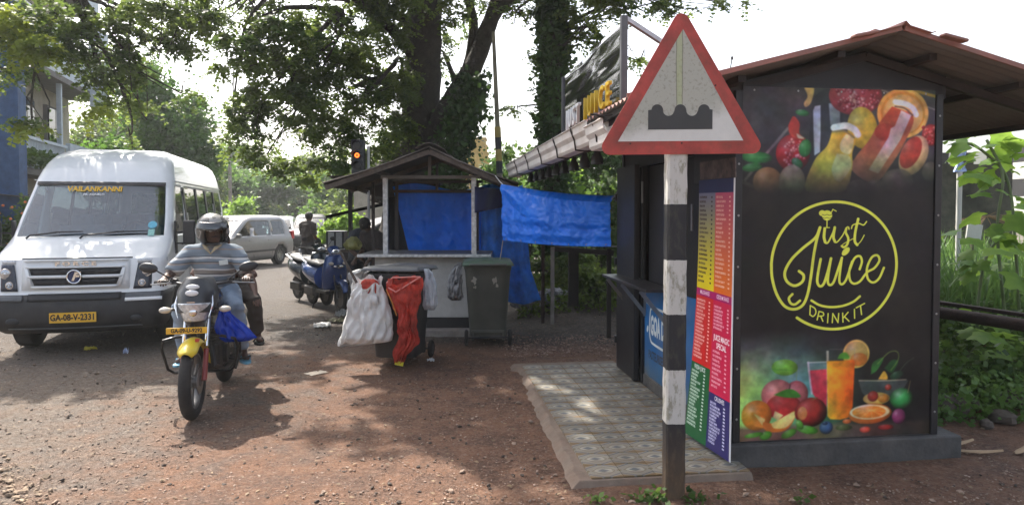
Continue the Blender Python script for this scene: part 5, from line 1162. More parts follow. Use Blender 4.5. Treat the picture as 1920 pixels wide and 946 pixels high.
strip(.655, .735, .008, -.50, .50, 'lower_grille', mat('grille_dark', (.012, .012, .014), .6)); strip(.335, .35, .012, -.72, .72, 'bumper_crease', MAT['bumper_top'])
# number plate
def plate(parent, c, w_, h_, body, size, rot=(0, 0, 0), sx=.9, col=(.72, .40, .02)):
    p = bpy.data.objects.new('number_plate', None); link(p, parent); p.location = c; p.rotation_euler = rot
    M().box((0, 0, 0), (w_, .006, h_)).build('backing', mat('plate_yellow', col, .45, var=.08, dirt=.15, bump=0), p, bevel=.003)
    text('lettering', body, size, mat('plate_black', (.02, .012, .01), .5, bump=0), p, (0, -.0045, 0), ext=.001, bold=size*.035, sx=sx); return p
plate(van, vp(-.0, .47, .03), .50, .115, 'GA-08-V-2331', .098, sx=.82); 
# side bits: mirrors, side indicator, door lines, stripe decal, gutter line
for s_ in (-1, 1):
    mi = bpy.data.objects.new('mirror', None); link(mi, van); mi.location = (s_*.955, .82, 1.36)
    M().tube([(0, .02, .04), (s_*.10, -.03, .05), (s_*.16, -.05, .03)], .012, 6).tube([(0, .02, -.10), (s_*.10, -.03, -.10), (s_*.16, -.05, -.08)], .012, 6).build('arm', black, mi)
    M().box((s_*.185, -.05, .04), (.16, .07, .31)).build('housing', black, mi, bevel=.03, seg=3); M().box((s_*.0, .03, -.02), (.03, .09, .42)).build('mount', black, mi, bevel=.01)
    M().box((s_*.985, .62, 1.0), (.03, .10, .05)).build('side_indicator', mat('orange_lens', (.5, .07, .02), .3), van, bevel=.006)
    M().box((s_*.965, 1.0, .93), (.008, .35, .03)).build('decal', mat('grey_blue_decal', (.12, .17, .24), .5), van); M().box((s_*.967, 1.25, 1.24), (.02, .12, .03)).build('door_handle', black, van, bevel=.005)
    M().bar((s_*.966, 1.72, .45), (s_*.945, 1.72, 1.36), .006, .008).build('door_line', MAT['shut_line'], van); M().bar((s_*.862, 1.25, 2.07), (s_*.862, 5.1, 2.07), .012, .012).build('rain_gutter', whitepaint, van)
    for y in (1.66, 2.58, 3.38, 4.18): M().bar((s_*.945, y+.02, 1.37), (s_*.868, y+.05, 2.0), .02, .10).build('window_pillar', black, van)

# ---------------------------------------------------------------- cars
def make_car(name, label, loc, rz, paint, sc=(1, 1, 1), group=None, detail=True, glassm=glass):
    t = thing(name, label, 'car', loc, rz, group)
    L_ = [(.20, .22, 4.10, .78), (.28, .10, 4.20, .83), (.36, .04, 4.25, .85), (.44, .01, 4.28, .855), (.52, .0, 4.3, .86), (.60, .02, 4.3, .86), (.68, .07, 4.3, .86), (.76, .16, 4.29, .855), (.84, .34, 4.28, .845), (.90, .60, 4.27, .835), (.95, .86, 4.26, .82), (.98, .93, 4.25, .81),
          (1.10, 1.10, 4.20, .785), (1.22, 1.28, 4.15, .755), (1.34, 1.47, 4.09, .725), (1.43, 1.62, 4.03, .70), (1.48, 1.72, 3.98, .68), (1.54, 1.86, 3.9, .64), (1.585, 2.05, 3.8, .57), (1.61, 2.3, 3.6, .46)]
    S_ = [.22, .32, .42, .52, .62, .72, .82, .92, 1.02, 1.12, 1.25, 1.45, 1.7, 1.95, 2.05, 2.3, 2.6, 2.9, 3.0, 3.1, 3.2, 3.3, 3.4, 3.5, 3.6, 3.7, 3.8, 3.9, 4.0, 4.1]
    def cls(hi, j, cx, cy, z):
        if .965 < z < 1.45:
            if hi < 7: return 'windscreen'
            for (a, b) in ((1.32+.55*(z-1), 2.0), (2.07, 2.95), (3.08, 3.72)):
                if hi >= 10 and a < cy < b: return f'side_window#{b}{cx > 0}'
            if hi > len(S_)+12: return 'rear_window'
        return 'body'
    build_shell(t, L_, S_, .14, cls, {'body': paint, 'windscreen': glassm, 'side_window': glassm, 'rear_window': glassm}, arches=(.78, 3.45), ar=.35, az=.31, fr=.2, rr=.16)
    for s_ in (-1, 1):
        for y in (.78, 3.45): wheel(t, (s_*.74, y, .31), .31, .2, s_, steel, 9)
        M().box((s_*.78, .12, .66), (.22, .2, .13)).build('headlight', lamp_clear, t, bevel=.03); M().box((s_*.77, 4.20, .95), (.16, .16, .28)).build('tail_light', mat('red_lens', (.45, .03, .03), .2), t, bevel=.03)
        M().box((s_*.90, 1.25, 1.0), (.16, .10, .12)).build('mirror', paint, t, bevel=.03)
        M().box((s_*.862, 2.2, .50), (.012, 1.9, .06)).build('side_moulding', black, t); M().bar((s_*.858, 2.03, .30), (s_*.822, 2.03, .96), .006, .008).build('door_line', MAT['shut_line'], t); M().bar((s_*.858, 3.0, .40), (s_*.822, 3.0, .96), .006, .008).build('door_line', MAT['shut_line'], t)
        for y in (1.9, 2.85): M().box((s_*.85, y, .83), (.02, .15, .03)).build('door_handle', paint, t, bevel=.008)
    M().box((0, 2.4, .28), (1.4, 3.2, .12)).build('floor', blackplastic, t); M().box((0, .02, .56), (.9, .05, .12)).build('grille', blackplastic, t)
    for y in (1.9, 2.8, 3.6):
        for x in (-.36, .36): M().box((x, y, .6), (.5, .5, .2)).box((x, y+.22, .92), (.46, .12, .55)).build('seat', interior, t, bevel=.03)
    t.scale = sc; return t
silver = mat('silver_paint', (.24, .235, .23), .33, .5, var=.05, coat=.6, bump=0, dirt=.2, dirtcol=(.25, .2, .16)); dkblue = mat('dark_car_paint', (.02, .023, .027), .55, 0, var=.1, bump=0, spec=.3)
make_car('silver_car', 'silver people carrier turning on the road behind the rider', (-9.6, 20.0, hgt(-9, 21)), R(-16), silver, (1, 1, 1.03))
make_car('white_car', 'white car further up the road just right of the silver people carrier', (-11.6, 33.5, hgt(0, 34)), R(14), mat('white_car_paint', (.72, .72, .72), .3, var=.04, coat=.5, bump=0))
make_car('dark_suv', 'dark tall car beyond the standing man on the road', (-9.3, 31.0, hgt(0, 31)), R(12), dkblue, (1.0, 1, 1.05))
make_car('white_van', 'small white van seen over the roof of the dark car', (-15.2, 56, hgt(0, 56)), R(10), MAT['white_car_paint'], (1.1, 1.1, 1.35))
make_car('dark_car', 'dark car parked in shade between the scooters and the stall', (-5.3, 17.2, hgt(0, 17)), R(-65), dkblue, (1, 1, .95))

# ---------------------------------------------------------------- skin figures
from mathutils import noise as mnoise2
def skin_obj(name, V, E, m, parent, sub=2, root=0, smoothb=.0):
    keys = list(V); me = bpy.data.meshes.new(name); me.from_pydata([V[k][0] for k in keys], [(keys.index(a), keys.index(b)) for a, b in E], [])
    o = bpy.data.objects.new(name, me); COL.objects.link(o)
    q = o.modifiers.new('skin', 'SKIN'); q.branch_smoothing = smoothb; q.use_smooth_shade = True
    sv = me.skin_vertices[0].data if me.skin_vertices else None
    if sv is None:
        me.skin_vertices.new() if hasattr(me.skin_vertices, 'new') else None
        bpy.context.view_layer.update(); sv = me.skin_vertices[0].data
    for i, k in enumerate(keys):
        r_ = V[k][1]; sv[i].radius = (r_, r_) if not isinstance(r_, tuple) else r_; sv[i].use_root = (i == root)
    s_ = o.modifiers.new('sub', 'SUBSURF'); s_.levels = sub; s_.render_levels = sub
    dg = bpy.context.evaluated_depsgraph_get(); me2 = bpy.data.meshes.new_from_object(o.evaluated_get(dg)); me2.name = name
    bpy.data.objects.remove(o); bpy.data.meshes.remove(me)
    me2.materials.clear(); me2.materials.append(m); me2.polygons.foreach_set('use_smooth', [True]*len(me2.polygons))
    return link(bpy.data.objects.new(name, me2), parent)
def person(root, J, skinm, topm, legm, shoe=None, head_dir=(0, -1, 0), grip=None, hair=True, sleeve=.5):
    """J joints: pelvis, chest, neck, head, shl/shr, ell/elr, hal/har, hpl/hpr, knl/knr, anl/anr, tol/tor"""
    J = {k: Vector(v) for k, v in J.items()}; V = {}; E = []
    hd = Vector(head_dir).normalized(); up = (J['head']-J['neck']).normalized(); sd = hd.cross(up).normalized()
    for k, r_ in (('pelvis', .11), ('waist', .105), ('chest', .12), ('neck0', .05), ('neck', .052), ('jaw', .066), ('head', .082), ('crown', .066)):
        p = {'waist': (J['pelvis']*.55+J['chest']*.45), 'neck0': J['neck']*.4+(J['shl']+J['shr'])*.3, 'jaw': J['neck']*.45+J['head']*.55+hd*.018, 'crown': J['head']+up*.06-hd*.01}.get(k, J.get(k)); V[k] = (p, r_)
    ks = list(V); E += list(zip(ks[:-1], ks[1:]))
    for s_ in 'lr':
        V['sh'+s_] = (J['sh'+s_], .055); V['el'+s_] = (J['el'+s_], .040); V['ha'+s_] = (J['ha'+s_], .026); fore = (J['ha'+s_]-J['el'+s_]).normalized()
        V['mf'+s_] = (J['el'+s_].lerp(J['ha'+s_], .35), .041)
        E += [('neck0', 'sh'+s_), ('sh'+s_, 'el'+s_), ('el'+s_, 'mf'+s_), ('mf'+s_, 'ha'+s_)]
        palm = J['ha'+s_]+fore*.055; V['pa'+s_] = (palm, (.034, .020)); E.append(('ha'+s_, 'pa'+s_))
        side = fore.cross(Vector((0, 0, 1)));
        if side.length < .1: side = Vector((1, 0, 0))
        side.normalize(); dn = side.cross(fore).normalized(); dn = dn if dn.z < 0 else -dn
        for f_ in range(4):
            b0 = palm+fore*.03+side*(f_-1.5)*.019; ln = (.026, .031, .029, .022)[f_]; c = (.9 if grip else .35)
            d1 = (fore*math.cos(c*.7)+dn*math.sin(c*.7)); d2 = (fore*math.cos(c*1.9)+dn*math.sin(c*1.9))
            V[f'k{f_}{s_}'] = (b0, .0095); V[f'm{f_}{s_}'] = (b0+d1*ln, .0088); V[f't{f_}{s_}'] = (b0+d1*ln+d2*ln*.95, .0075)
            E += [('pa'+s_, f'k{f_}{s_}'), (f'k{f_}{s_}', f'm{f_}{s_}'), (f'm{f_}{s_}', f't{f_}{s_}')]
        inn = side*(1 if (J['ha'+s_].x < J['pelvis'].x) == (side.x > 0) else -1)
        V['th0'+s_] = (palm+inn*.03-fore*.012, .012); V['th1'+s_] = (palm+inn*.045+fore*.016+dn*.012, .0095); V['th2'+s_] = (palm+inn*.042+fore*.04+dn*.024, .008); E += [('pa'+s_, 'th0'+s_), ('th0'+s_, 'th1'+s_), ('th1'+s_, 'th2'+s_)]
        V['hp'+s_] = (J['hp'+s_], .085); V['kn'+s_] = (J['kn'+s_], .055); V['ca'+s_] = (J['kn'+s_].lerp(J['an'+s_], .35), .052); V['an'+s_] = (J['an'+s_], .034); V['to'+s_] = (J['to'+s_], (.038, .02)); V['tm'+s_] = (J['an'+s_].lerp(J['to'+s_], .45)-Vector((0, 0, .02)), (.038, .028))
        E += [('pelvis', 'hp'+s_), ('hp'+s_, 'kn'+s_), ('kn'+s_, 'ca'+s_), ('ca'+s_, 'an'+s_), ('an'+s_, 'tm'+s_), ('tm'+s_, 'to'+s_)]
    body = skin_obj('body', V, E, skinm, root)
    # clothing: lofted garments fused into one surface, then creased
    def fuse(name, mm, m, vox=.013, wr=.006, seed=0):
        me = mm.mesh(name); o = bpy.data.objects.new(name, me); COL.objects.link(o); q = o.modifiers.new('r', 'REMESH'); q.mode = 'VOXEL'; q.voxel_size = vox; q = o.modifiers.new('s', 'SMOOTH'); q.iterations = 7; q.factor = .6
        dg = bpy.context.evaluated_depsgraph_get(); me2 = bpy.data.meshes.new_from_object(o.evaluated_get(dg)); me2.name = name; bpy.data.objects.remove(o)
        for v in me2.vertices:
            c = v.co; k = mnoise2.noise(Vector((c.x*9+seed, c.y*9, c.z*22)))+.5*mnoise2.noise(Vector((c.x*20+c.z*14, c.y*20, c.z*12+seed))); v.co = c+v.normal*wr*k
        me2.materials.clear(); me2.materials.append(m); me2.polygons.foreach_set('use_smooth', [True]*len(me2.polygons)); return link(bpy.data.objects.new(name, me2), body)
    ax_ = (J['shl']-J['shr']); ax_.normalize(); wdt = (J['shl']-J['shr']).length/.42
    def loft(mm, rings):
        P = []; n = 24
        for (c, rx, ry, up_) in rings:
            up_ = up_.normalized(); X = (ax_-up_*ax_.dot(up_)).normalized(); Y_ = up_.cross(X); P += [c+X*math.cos(2*PI*k/n)*rx+Y_*math.sin(2*PI*k/n)*ry for k in range(n)]
        fs = [(i*n+k, i*n+(k+1) % n, (i+1)*n+(k+1) % n, (i+1)*n+k) for i in range(len(rings)-1) for k in range(n)]; fs += [tuple(range(n-1, -1, -1)), tuple((len(rings)-1)*n+k for k in range(n))]; mm.add(P, fs)
    pl_, chs, nk = J['pelvis'], J['chest'], J['neck']; shc = (J['shl']+J['shr'])/2; sp0 = chs-pl_; sp1 = nk-chs
    mm = M(); loft(mm, [(pl_-sp0.normalized()*.07, .165*wdt, .12, sp0), (pl_+sp0*.15, .178*wdt, .135, sp0), (pl_+sp0*.6, .182*wdt, .142, sp0), (chs, .198*wdt, .138, sp0), (chs+sp1*.35, .205*wdt, .122, sp1), (shc+(nk-shc)*.05, .185*wdt, .10, sp1), (shc+(nk-shc)*.45, .105*wdt, .075, sp1), (shc+(nk-shc)*.78, .068, .062, sp1)])
    for s_ in 'lr':
        S_, E_ = J['sh'+s_], J['el'+s_]; inn_ = S_+(shc-S_)*.35; mm.tube([inn_, S_, S_.lerp(E_, .4), S_.lerp(E_, sleeve*1.5)], [.075, .078, .074, .072], 16); mm.tube([shc+(nk-shc)*.30, shc.lerp(S_, .5)+(nk-shc)*.12, S_], [.082, .084, .078], 14)
    sh = fuse('shirt', mm, topm, .012, .011, 1)
    mm = M()
    for s_ in 'lr': mm.tube([pl_*.6+J['hp'+s_]*.4, J['hp'+s_], J['hp'+s_].lerp(J['kn'+s_], .5), J['kn'+s_], J['kn'+s_].lerp(J['an'+s_], .35), J['kn'+s_].lerp(J['an'+s_], .9)], [.115, .112, .094, .078, .074, .064], 16)
    mm.ell(pl_-Vector((0, 0, .02)), (.165*wdt, .13, .12), 18, 12); fuse('trousers', mm, legm, .013, .011, 5)
    # face
    H = J['head']; f = lambda a, b, c: H+sd*a+up*b+hd*c
    M().add([f(-.014, -.022, .088), f(.014, -.022, .088), f(0, -.025, .112), f(0, .022, .086)], [(0, 2, 3), (2, 1, 3), (0, 1, 2)]).build('nose', skinm, body, smooth=True, sub=1)
    eye = mat('eye_white', (.55, .52, .48), .3, bump=0); dk = mat('dark_hair', (.012, .010, .009), .8)
    for s_ in (-1, 1):
        e_ = M().ell(f(s_*.032, .014, .076), (.011, .011, .008), 10, 8).build('eye', eye, body, smooth=True); M().ell(f(s_*.032, .014, .0845), (.005, .005, .005), 8, 6).build('pupil', dk, e_, smooth=True)
        M().tube([f(s_*.014, .032, .084), f(s_*.033, .038, .083), f(s_*.05, .031, .074)], [.003, .005, .003], 6).build('eyebrow', dk, body)
        M().ell(f(s_*.083, -.005, .0), (.012, .018, .028), 8, 6).build('ear', skinm, body, smooth=True)
    M().tube([f(-.024, -.052, .080), f(0, -.050, .088), f(.024, -.052, .080)], [.004, .006, .004], 6).build('mouth', mat('lip_skin', (.09, .035, .028), .5), body)
    M().tube([f(-.026, -.040, .080), f(0, -.036, .090), f(.026, -.040, .080)], [.004, .006, .004], 6).build('moustache', dk, body)
    if hair: M().ell(H+up*.03-hd*.015, (.094, .098, .092), 18, 12).build('hair', dk, body, smooth=True)
    if shoe:
        for s_ in 'lr':
            a, b = J['an'+s_], J['to'+s_]; d = (b-a); d.z = 0; d.normalize(); c = (a+b)/2; z0 = min(a.z, b.z)-.045
            def sole(u, v, d=d, c=c): ang = 2*PI*u; px_ = math.cos(ang)*.135; sx_ = math.sin(ang)*(.045+.008*math.cos(ang)); q = d.cross(Vector((0, 0, 1))); return (c.x+d.x*px_+q.x*sx_, c.y+d.y*px_+q.y*sx_, z0+.02*v)
            m_ = M().grid(sole, 20, 1, True); m_.f += [tuple(range(19, -1, -1)), tuple(range(20, 40))]; q = Vector((d.y, -d.x, 0)); so_ = m_.build('sandal', shoe, body, bevel=.004)
            m2 = M(); tip = c+d*.06; m2.tube([Vector((tip.x, tip.y, z0+.02)), c+d*.03+q*.03+Vector((0, 0, z0-c.z+.055)), c-d*.02+q*.045+Vector((0, 0, z0-c.z+.02))], .009, 6).tube([Vector((tip.x, tip.y, z0+.02)), c+d*.03-q*.03+Vector((0, 0, z0-c.z+.055)), c-d*.02-q*.045+Vector((0, 0, z0-c.z+.02))], .009, 6); m2.build('strap', shoe, so_)
    return body

# ---------------------------------------------------------------- motorcycle
BX, BY = -2.53, 5.37; BR = R(12)
BM = Matrix.Translation((BX, BY, 0)) @ Matrix.Rotation(BR, 4, 'Z')
mc = thing('motorcycle', 'black motorcycle with yellow front mudguard and number plate ridden towards the camera', 'motorcycle', (BX, BY, 0), BR)
yelp = mat('yellow_mudguard_paint', (.68, .50, .02), .35, var=.08, coat=.4, bump=0, dirt=.2); mblack = mat('matt_black_cowl', (.018, .019, .022), .38, var=.15, coat=.3)
def mwheel(y, wdt):
    w_ = bpy.data.objects.new('wheel', None); link(w_, mc); w_.location = (0, y, .305)
    tp_ = M()
    def tf(u, v): a = 2*PI*u; b = 2*PI*v; rr = .253+wdt*1.08*math.cos(b); x = wdt*math.sin(b); g = .0022*(1 if (int(u*72)+int(v*10)) % 2 else -1) if math.cos(b) > .2 else 0; return (x, math.cos(a)*(rr+g), math.sin(a)*(rr+g))
    tp_.grid(tf, 72, 14, True).build('tyre', rubber, w_, smooth=True, ang=50, weld=True)
    r_ = M().lathe([(.222, -.03), (.205, -.026), (.198, 0), (.205, .026), (.222, .03)], 40, axis='x').build('rim', mat('alloy', (.14, .14, .14), .4, .7, var=.2), w_, smooth=True)
    for k in range(6):
        a = 2*PI*k/6+.35; M().bar((0, .03*math.cos(a), .03*math.sin(a)), (0, .2*math.cos(a+.12), .2*math.sin(a+.12)), .022, .016, up=(1, 0, 0)).build('spoke', MAT['alloy'], w_, bevel=.003)
    M().cyl((-.06, 0, 0), (.06, 0, 0), .045, 18).build('hub', MAT['alloy'], w_, smooth=True); M().lathe([(.02, .05), (.105, .052), (.105, .058), (.02, .058)], 26, axis='x').build('brake_disc', steel, w_, smooth=True)
mwheel(0, .045); mwheel(1.27, .052)
redf = mat('red_fork', (.22, .028, .022), .35, coat=.3)
for s_ in (-1, 1):
    f_ = M().tube([(s_*.085, .0, .305), (s_*.085, .095, .54)], [.021, .021], 12).build('fork_leg', redf, mc, smooth=True); M().tube([(s_*.085, .10, .56), (s_*.085, .235, .93)], .018, 10).build('stanchion', chrome, f_, smooth=True)
M().box((0, .22, .90), (.24, .09, .035)).build('fork_yoke', darksteel, mc, bevel=.008)
def mg(u, v):
    a = R(-28)+u*R(172); b = (v-.5)*2; rr = .335+.0*b; rr -= .045*abs(b)**2.2; x = b*.072*(1-.25*abs(u-.35)**2); return (x, -math.cos(a)*rr*1.0*-1*(-1), .305+math.sin(a)*rr+.012)
M().grid(lambda u, v: (lambda a, b: ((b*.074*(1 if u > .08 else .55+u*5.6)), -math.cos(a)*(.335-.045*abs(b)**2.2), .312+math.sin(a)*(.335-.045*abs(b)**2.2)))(R(48)+u*R(118), (v-.5)*2), 30, 12).build('front_mudguard', yelp, mc, smooth=True, solid=.004)
M().box((.04, -.05, .635), (.05, .05, .004), rx=.25).build('sticker', mat('red_print', (.5, .05, .03), .5), mc)
# cowl and lamp
def cowl(u, v):
    a = (u-.5)*PI*1.02; z = .83+.27*v; w_ = .135+.02*math.sin(PI*v)-.055*max(0, v-.6)**1.2*2; d = .15+.05*math.sin(PI*(v*.7)); y0 = .12+.16*v; return (math.sin(a)*w_, y0+.02-math.cos(a)*d, z+.018*math.cos(a))
ck = M().grid(cowl, 26, 16).build('headlamp_cowl', mblack, mc, smooth=True, solid=.006)
def lens(u, v):
    a = (u-.5)*PI*.86; z = .775+.135*v; w_ = .085+.045*v**.7; return (math.sin(a)*w_, .13-math.cos(a)*(.13+.03*v), z+.012*math.cos(a)*v)
M().grid(lens, 22, 12).build('headlight', mat('headlamp_lens', (.62, .64, .66), .10, .45, var=.4, scale=26, bump=.5, bscale=40), mc, smooth=True, solid=.004)
M().ell((.01, -.005, .85), (.035, .02, .035), 14, 8).build('bulb_reflector', chrome, mc, smooth=True)
def chin(u, v): a = (u-.5)*PI*.95; z = .70+.09*v; w_ = .04+.062*v; return (math.sin(a)*w_, .16-math.cos(a)*(.12+.03*v), z)
M().grid(chin, 16, 6).build('lower_cowl', mblack, mc, smooth=True, solid=.005)
for s_ in (-1, 1):
    M().tube([(s_*.115, .045, .80), (s_*.138, .075, .90), (s_*.128, .13, .99)], [.004, .010, .004], 6).build('cowl_trim', chrome, mc, smooth=True)
    i_ = M().ell((s_*.225, .12, .855), (.048, .035, .026), 14, 10).build('indicator', mat('clear_orange_lens', (.55, .50, .42), .2, var=.2), mc, smooth=True); M().tube([(s_*.12, .14, .86), (s_*.19, .13, .857)], .012, 8).build('stalk', blackplastic, i_)
for (z, rx_, rz_) in ((1.045, .052, .020), (1.0, .05, .024)):
    M().ell((.0, .012+.7*(z-1.0), z), (rx_, .012, rz_), 18, 8).build('sticker', lw, mc, smooth=True)
M().box((0, -.018, .93), (.06, .01, .008)).build('emblem', chrome, mc)
plate(mc, (-.025, -.055, .715), .30, .05, 'GA-09-U-9292', .044, sx=.86); M().bar((0, -.05, .72), (0, .1, .76), .03, .01).build('plate_bracket', black, mc)
# handlebar, mirrors
M().tube([(-.39, .46, 1.045), (-.25, .40, 1.055), (-.12, .30, 1.04), (-.06, .24, .97), (.06, .24, .97), (.12, .30, 1.04), (.25, .40, 1.055), (.39, .46, 1.045)], .012, 10).build('handlebar', black, mc, smooth=True)
for s_ in (-1, 1):
    M().tube([(s_*.27, .405, 1.054), (s_*.39, .457, 1.045)], .018, 10).build('grip', rubber, mc, smooth=True); M().tube([(s_*.24, .37, 1.05), (s_*.3, .36, 1.045), (s_*.41, .41, 1.035)], [.008, .007, .006], 6).build('lever', steel, mc, smooth=True)
    M().box((s_*.225, .39, 1.06), (.06, .05, .045)).build('switch_box', blackplastic, mc, bevel=.008)
    m_ = M().tube([(s_*.2, .385, 1.06), (s_*.26, .30, 1.11), (s_*.34, .27, 1.17)], .006, 6).build('mirror', black, mc, smooth=True)
    h_ = M().ell((0, 0, 0), (.078, .022, .042), 18, 10).build('mirror_head', black, m_, smooth=True); h_.location = (s_*.385, .265, 1.185); h_.rotation_euler = (R(-8), R(-10*s_), R(12*s_))
    M().box((s_*.105, -.0, .0), (.001, .001, .001)) 
def tank(u, v): a = 2*PI*u; y = .36+.44*v; w_ = .145*math.sin(PI*min(1, .25+v*.85))**.6; h_ = .115+.03*math.sin(PI*v); return (math.cos(a)*w_, y, .90+math.sin(a)*h_-.06*v)
tk = M().grid(tank, 26, 14, True); tk.f += [tuple(range(25, -1, -1)), tuple(range(26*14, 26*15))]; tk.build('fuel_tank', mat('blue_black_tank', (.016, .02, .04), .25, coat=.6, bump=0), mc, smooth=True)
M().tube([(0, .78, .83), (0, 1.0, .81), (0, 1.25, .84), (0, 1.52, .86)], [.11, .135, .13, .08], 14, flat=.42).build('seat', mat('seat_vinyl', (.015, .015, .016), .55), mc, smooth=True)
M().tube([(0, .24, .86), (0, .30, .55), (0, .38, .36)], .03, 8).tube([(0, .3, .8), (0, .85, .74), (0, 1.5, .8)], .028, 8).tube([(0, .38, .34), (0, .95, .34), (0, 1.05, .7)], .025, 8).build('frame', black, mc, smooth=True)
for s_ in (-1, 1): M().bar((s_*.08, .92, .36), (s_*.08, 1.27, .305), .025, .045).build('swing_arm', darksteel, mc); M().tube([(s_*.10, 1.25, .36), (s_*.11, 1.12, .76)], .026, 10).build('shock_absorber', steel, mc)
e_ = M().box((0, .62, .40), (.22, .34, .24)).build('engine', mat('engine_casting', (.05, .05, .05), .55, .6, var=.3, dirt=.5), mc, bevel=.03); M().box((0, .5, .59), (.15, .18, .17)).build('cylinder_block', MAT['engine_casting'], e_, bevel=.02)
for k in range(6): M().box((0, .5, .53+.025*k), (.19, .22, .008)).build('cooling_fin', MAT['engine_casting'], e_)
for s_ in (-1, 1): M().cyl((s_*.10, .66, .39), (s_*.145, .66, .39), .085, 20).build('crankcase_cover', darksteel, e_, smooth=True, bevel=.008)
M().tube([(.05, .42, .55), (.09, .36, .35), (.12, .6, .26), (.14, 1.0, .30), (.16, 1.55, .42)], [.018, .018, .02, .035, .045], 10).build('exhaust', darksteel, mc, smooth=True)
for s_ in (-1, 1):
    M().tube([(s_*.05, .33, .62), (s_*.18, .24, .615), (s_*.275, .24, .59), (s_*.295, .26, .52), (s_*.26, .30, .34), (s_*.22, .33, .305), (s_*.04, .36, .30)], .0125, 8).build('crash_guard', mat('black_tube', (.03, .03, .03), .35, .5, var=.3), mc, smooth=True)
    M().tube([(s_*.12, .82, .33), (s_*.28, .82, .33)], .014, 8).build('footrest', rubber, mc); M().tube([(s_*.12, 1.15, .42), (s_*.27, 1.15, .42)], .012, 8).build('footrest', rubber, mc)
M().tube([(.27, .26, .60), (.28, .42, .60), (.27, .50, .42), (.26, .34, .32)], .012, 8).build('crash_guard', MAT['black_tube'], mc, smooth=True)
M().tube([(.12, .70, .34), (.22, .64, .33), (.34, .62, .36)], .009, 6).build('gear_lever', darksteel, mc)
M().tube([(0, 1.45, .74), (0, 1.6, .70), (0, 1.7, .6)], [.06, .055, .03], 10, flat=.4).build('rear_mudguard', blackplastic, mc, smooth=True)
bag = blob('blue_carrier_bag', 'bright blue plastic bag hanging from the motorcycle beside the knee of the rider', 'bag', BM @ Vector((.24, .30, 0)), [(.55, -.06, .13), (.575, -.10, .20), (.62, -.12, .17), (.69, -.12, .10), (.76, -.11, .03), (.82, -.09, -.02), (.85, -.07, -.04)], .07, clothmat('blue_bag_plastic', (.008, .055, .48), var=.25, trans=.3, rough=.25, bump=.4, bscale=14), wr=.03, k=16, seed=21)
bag.rotation_euler = (0, 0, R(20))

# ---------------------------------------------------------------- the rider and the passenger
def shirtmat():
    m = mat('striped_polo', (.23, .26, .29), .85, var=.08, scale=30, bump=.3, bscale=200); n = m.node_tree; L = n.links.new; b = n.nodes['Principled BSDF']
    tc = n.nodes.new('ShaderNodeTexCoord'); sx = n.nodes.new('ShaderNodeSeparateXYZ'); L(tc.outputs['Object'], sx.inputs[0]); no = n.nodes.new('ShaderNodeTexNoise'); no.inputs['Scale'].default_value = 3; L(tc.outputs['Object'], no.inputs['Vector'])
    ma = n.nodes.new('ShaderNodeMath'); ma.operation = 'MULTIPLY_ADD'; ma.inputs[1].default_value = .05; L(no.outputs[0], ma.inputs[0]); L(sx.outputs[2], ma.inputs[2])
    mr = n.nodes.new('ShaderNodeMapRange'); mr.inputs[1].default_value = .85; mr.inputs[2].default_value = 1.40; L(ma.outputs[0], mr.inputs[0])
    cr = n.nodes.new('ShaderNodeValToRGB'); cr.color_ramp.interpolation = 'CONSTANT'; e = cr.color_ramp.elements
    G, W, K, T = (.20, .235, .27, 1), (.56, .55, .53, 1), (.05, .055, .065, 1), (.27, .23, .20, 1)
    st_ = [(0, G), (.12, T), (.20, W), (.225, G), (.33, K), (.345, G), (.42, W), (.45, K), (.462, T), (.52, W), (.545, G), (.62, T), (.645, K), (.66, G), (.70, W), (.735, K), (.75, G), (.86, T), (.88, G)]
    e[0].position = 0; e[0].color = G; e[1].position = st_[1][0]; e[1].color = st_[1][1]
    for p, c in st_[2:]: q = e.new(p); q.color = c
    L(mr.outputs[0], cr.inputs[0]); L(cr.outputs[0], b.inputs['Base Color']); return m
jeans = mat('pale_jeans', (.22, .28, .36), .9, var=.3, scale=7, bump=.3, bscale=120, dirt=.3, dirtcol=(.28, .30, .33))
rd = thing('rider', 'person in striped polo shirt, pale jeans and grey camouflage helmet riding the motorcycle', 'person', (BX, BY, 0), BR)
J = dict(pelvis=(-.01, .98, .93), chest=(-.01, .86, 1.17), neck=(-.005, .80, 1.35), head=(.0, .765, 1.465), shl=(.19, .83, 1.27), shr=(-.20, .83, 1.27), ell=(.325, .70, 1.05), elr=(-.35, .67, 1.07), hal=(.335, .515, 1.065), har=(-.335, .515, 1.065),
         hpl=(.10, .96, .89), hpr=(-.12, .96, .89), knl=(.225, .545, .80), knr=(-.225, .56, .80), anl=(.245, .80, .375), anr=(-.245, .80, .375), tol=(.30, .64, .335), tor=(-.27, .64, .335))
hdir = Vector((.45, -.89, -.08)).normalized()
sky_shoe = mat('light_blue_sandal', (.16, .40, .55), .6)
rb = person(rd, J, skin, shirtmat(), jeans, sky_shoe, hdir, grip=True, hair=False, sleeve=.55)
M().tube([(-.07, .76, 1.345), (-.035, .70, 1.315), (0, .692, 1.27), (.035, .70, 1.315), (.07, .76, 1.345)], [.016, .018, .010, .018, .016], 8, flat=.5).build('collar', mat('tan_collar', (.42, .33, .20), .8), rb, smooth=True)
M().box((.105, .70, 1.19), (.075, .012, .045), ry=-.12, rx=.1).build('phone_in_pocket', mat('white_phone', (.62, .64, .60), .4), rb, bevel=.006)
M().cyl((.0, .695, 1.235), (.0, .69, 1.235), .006, 8).build('button', lw, rb)
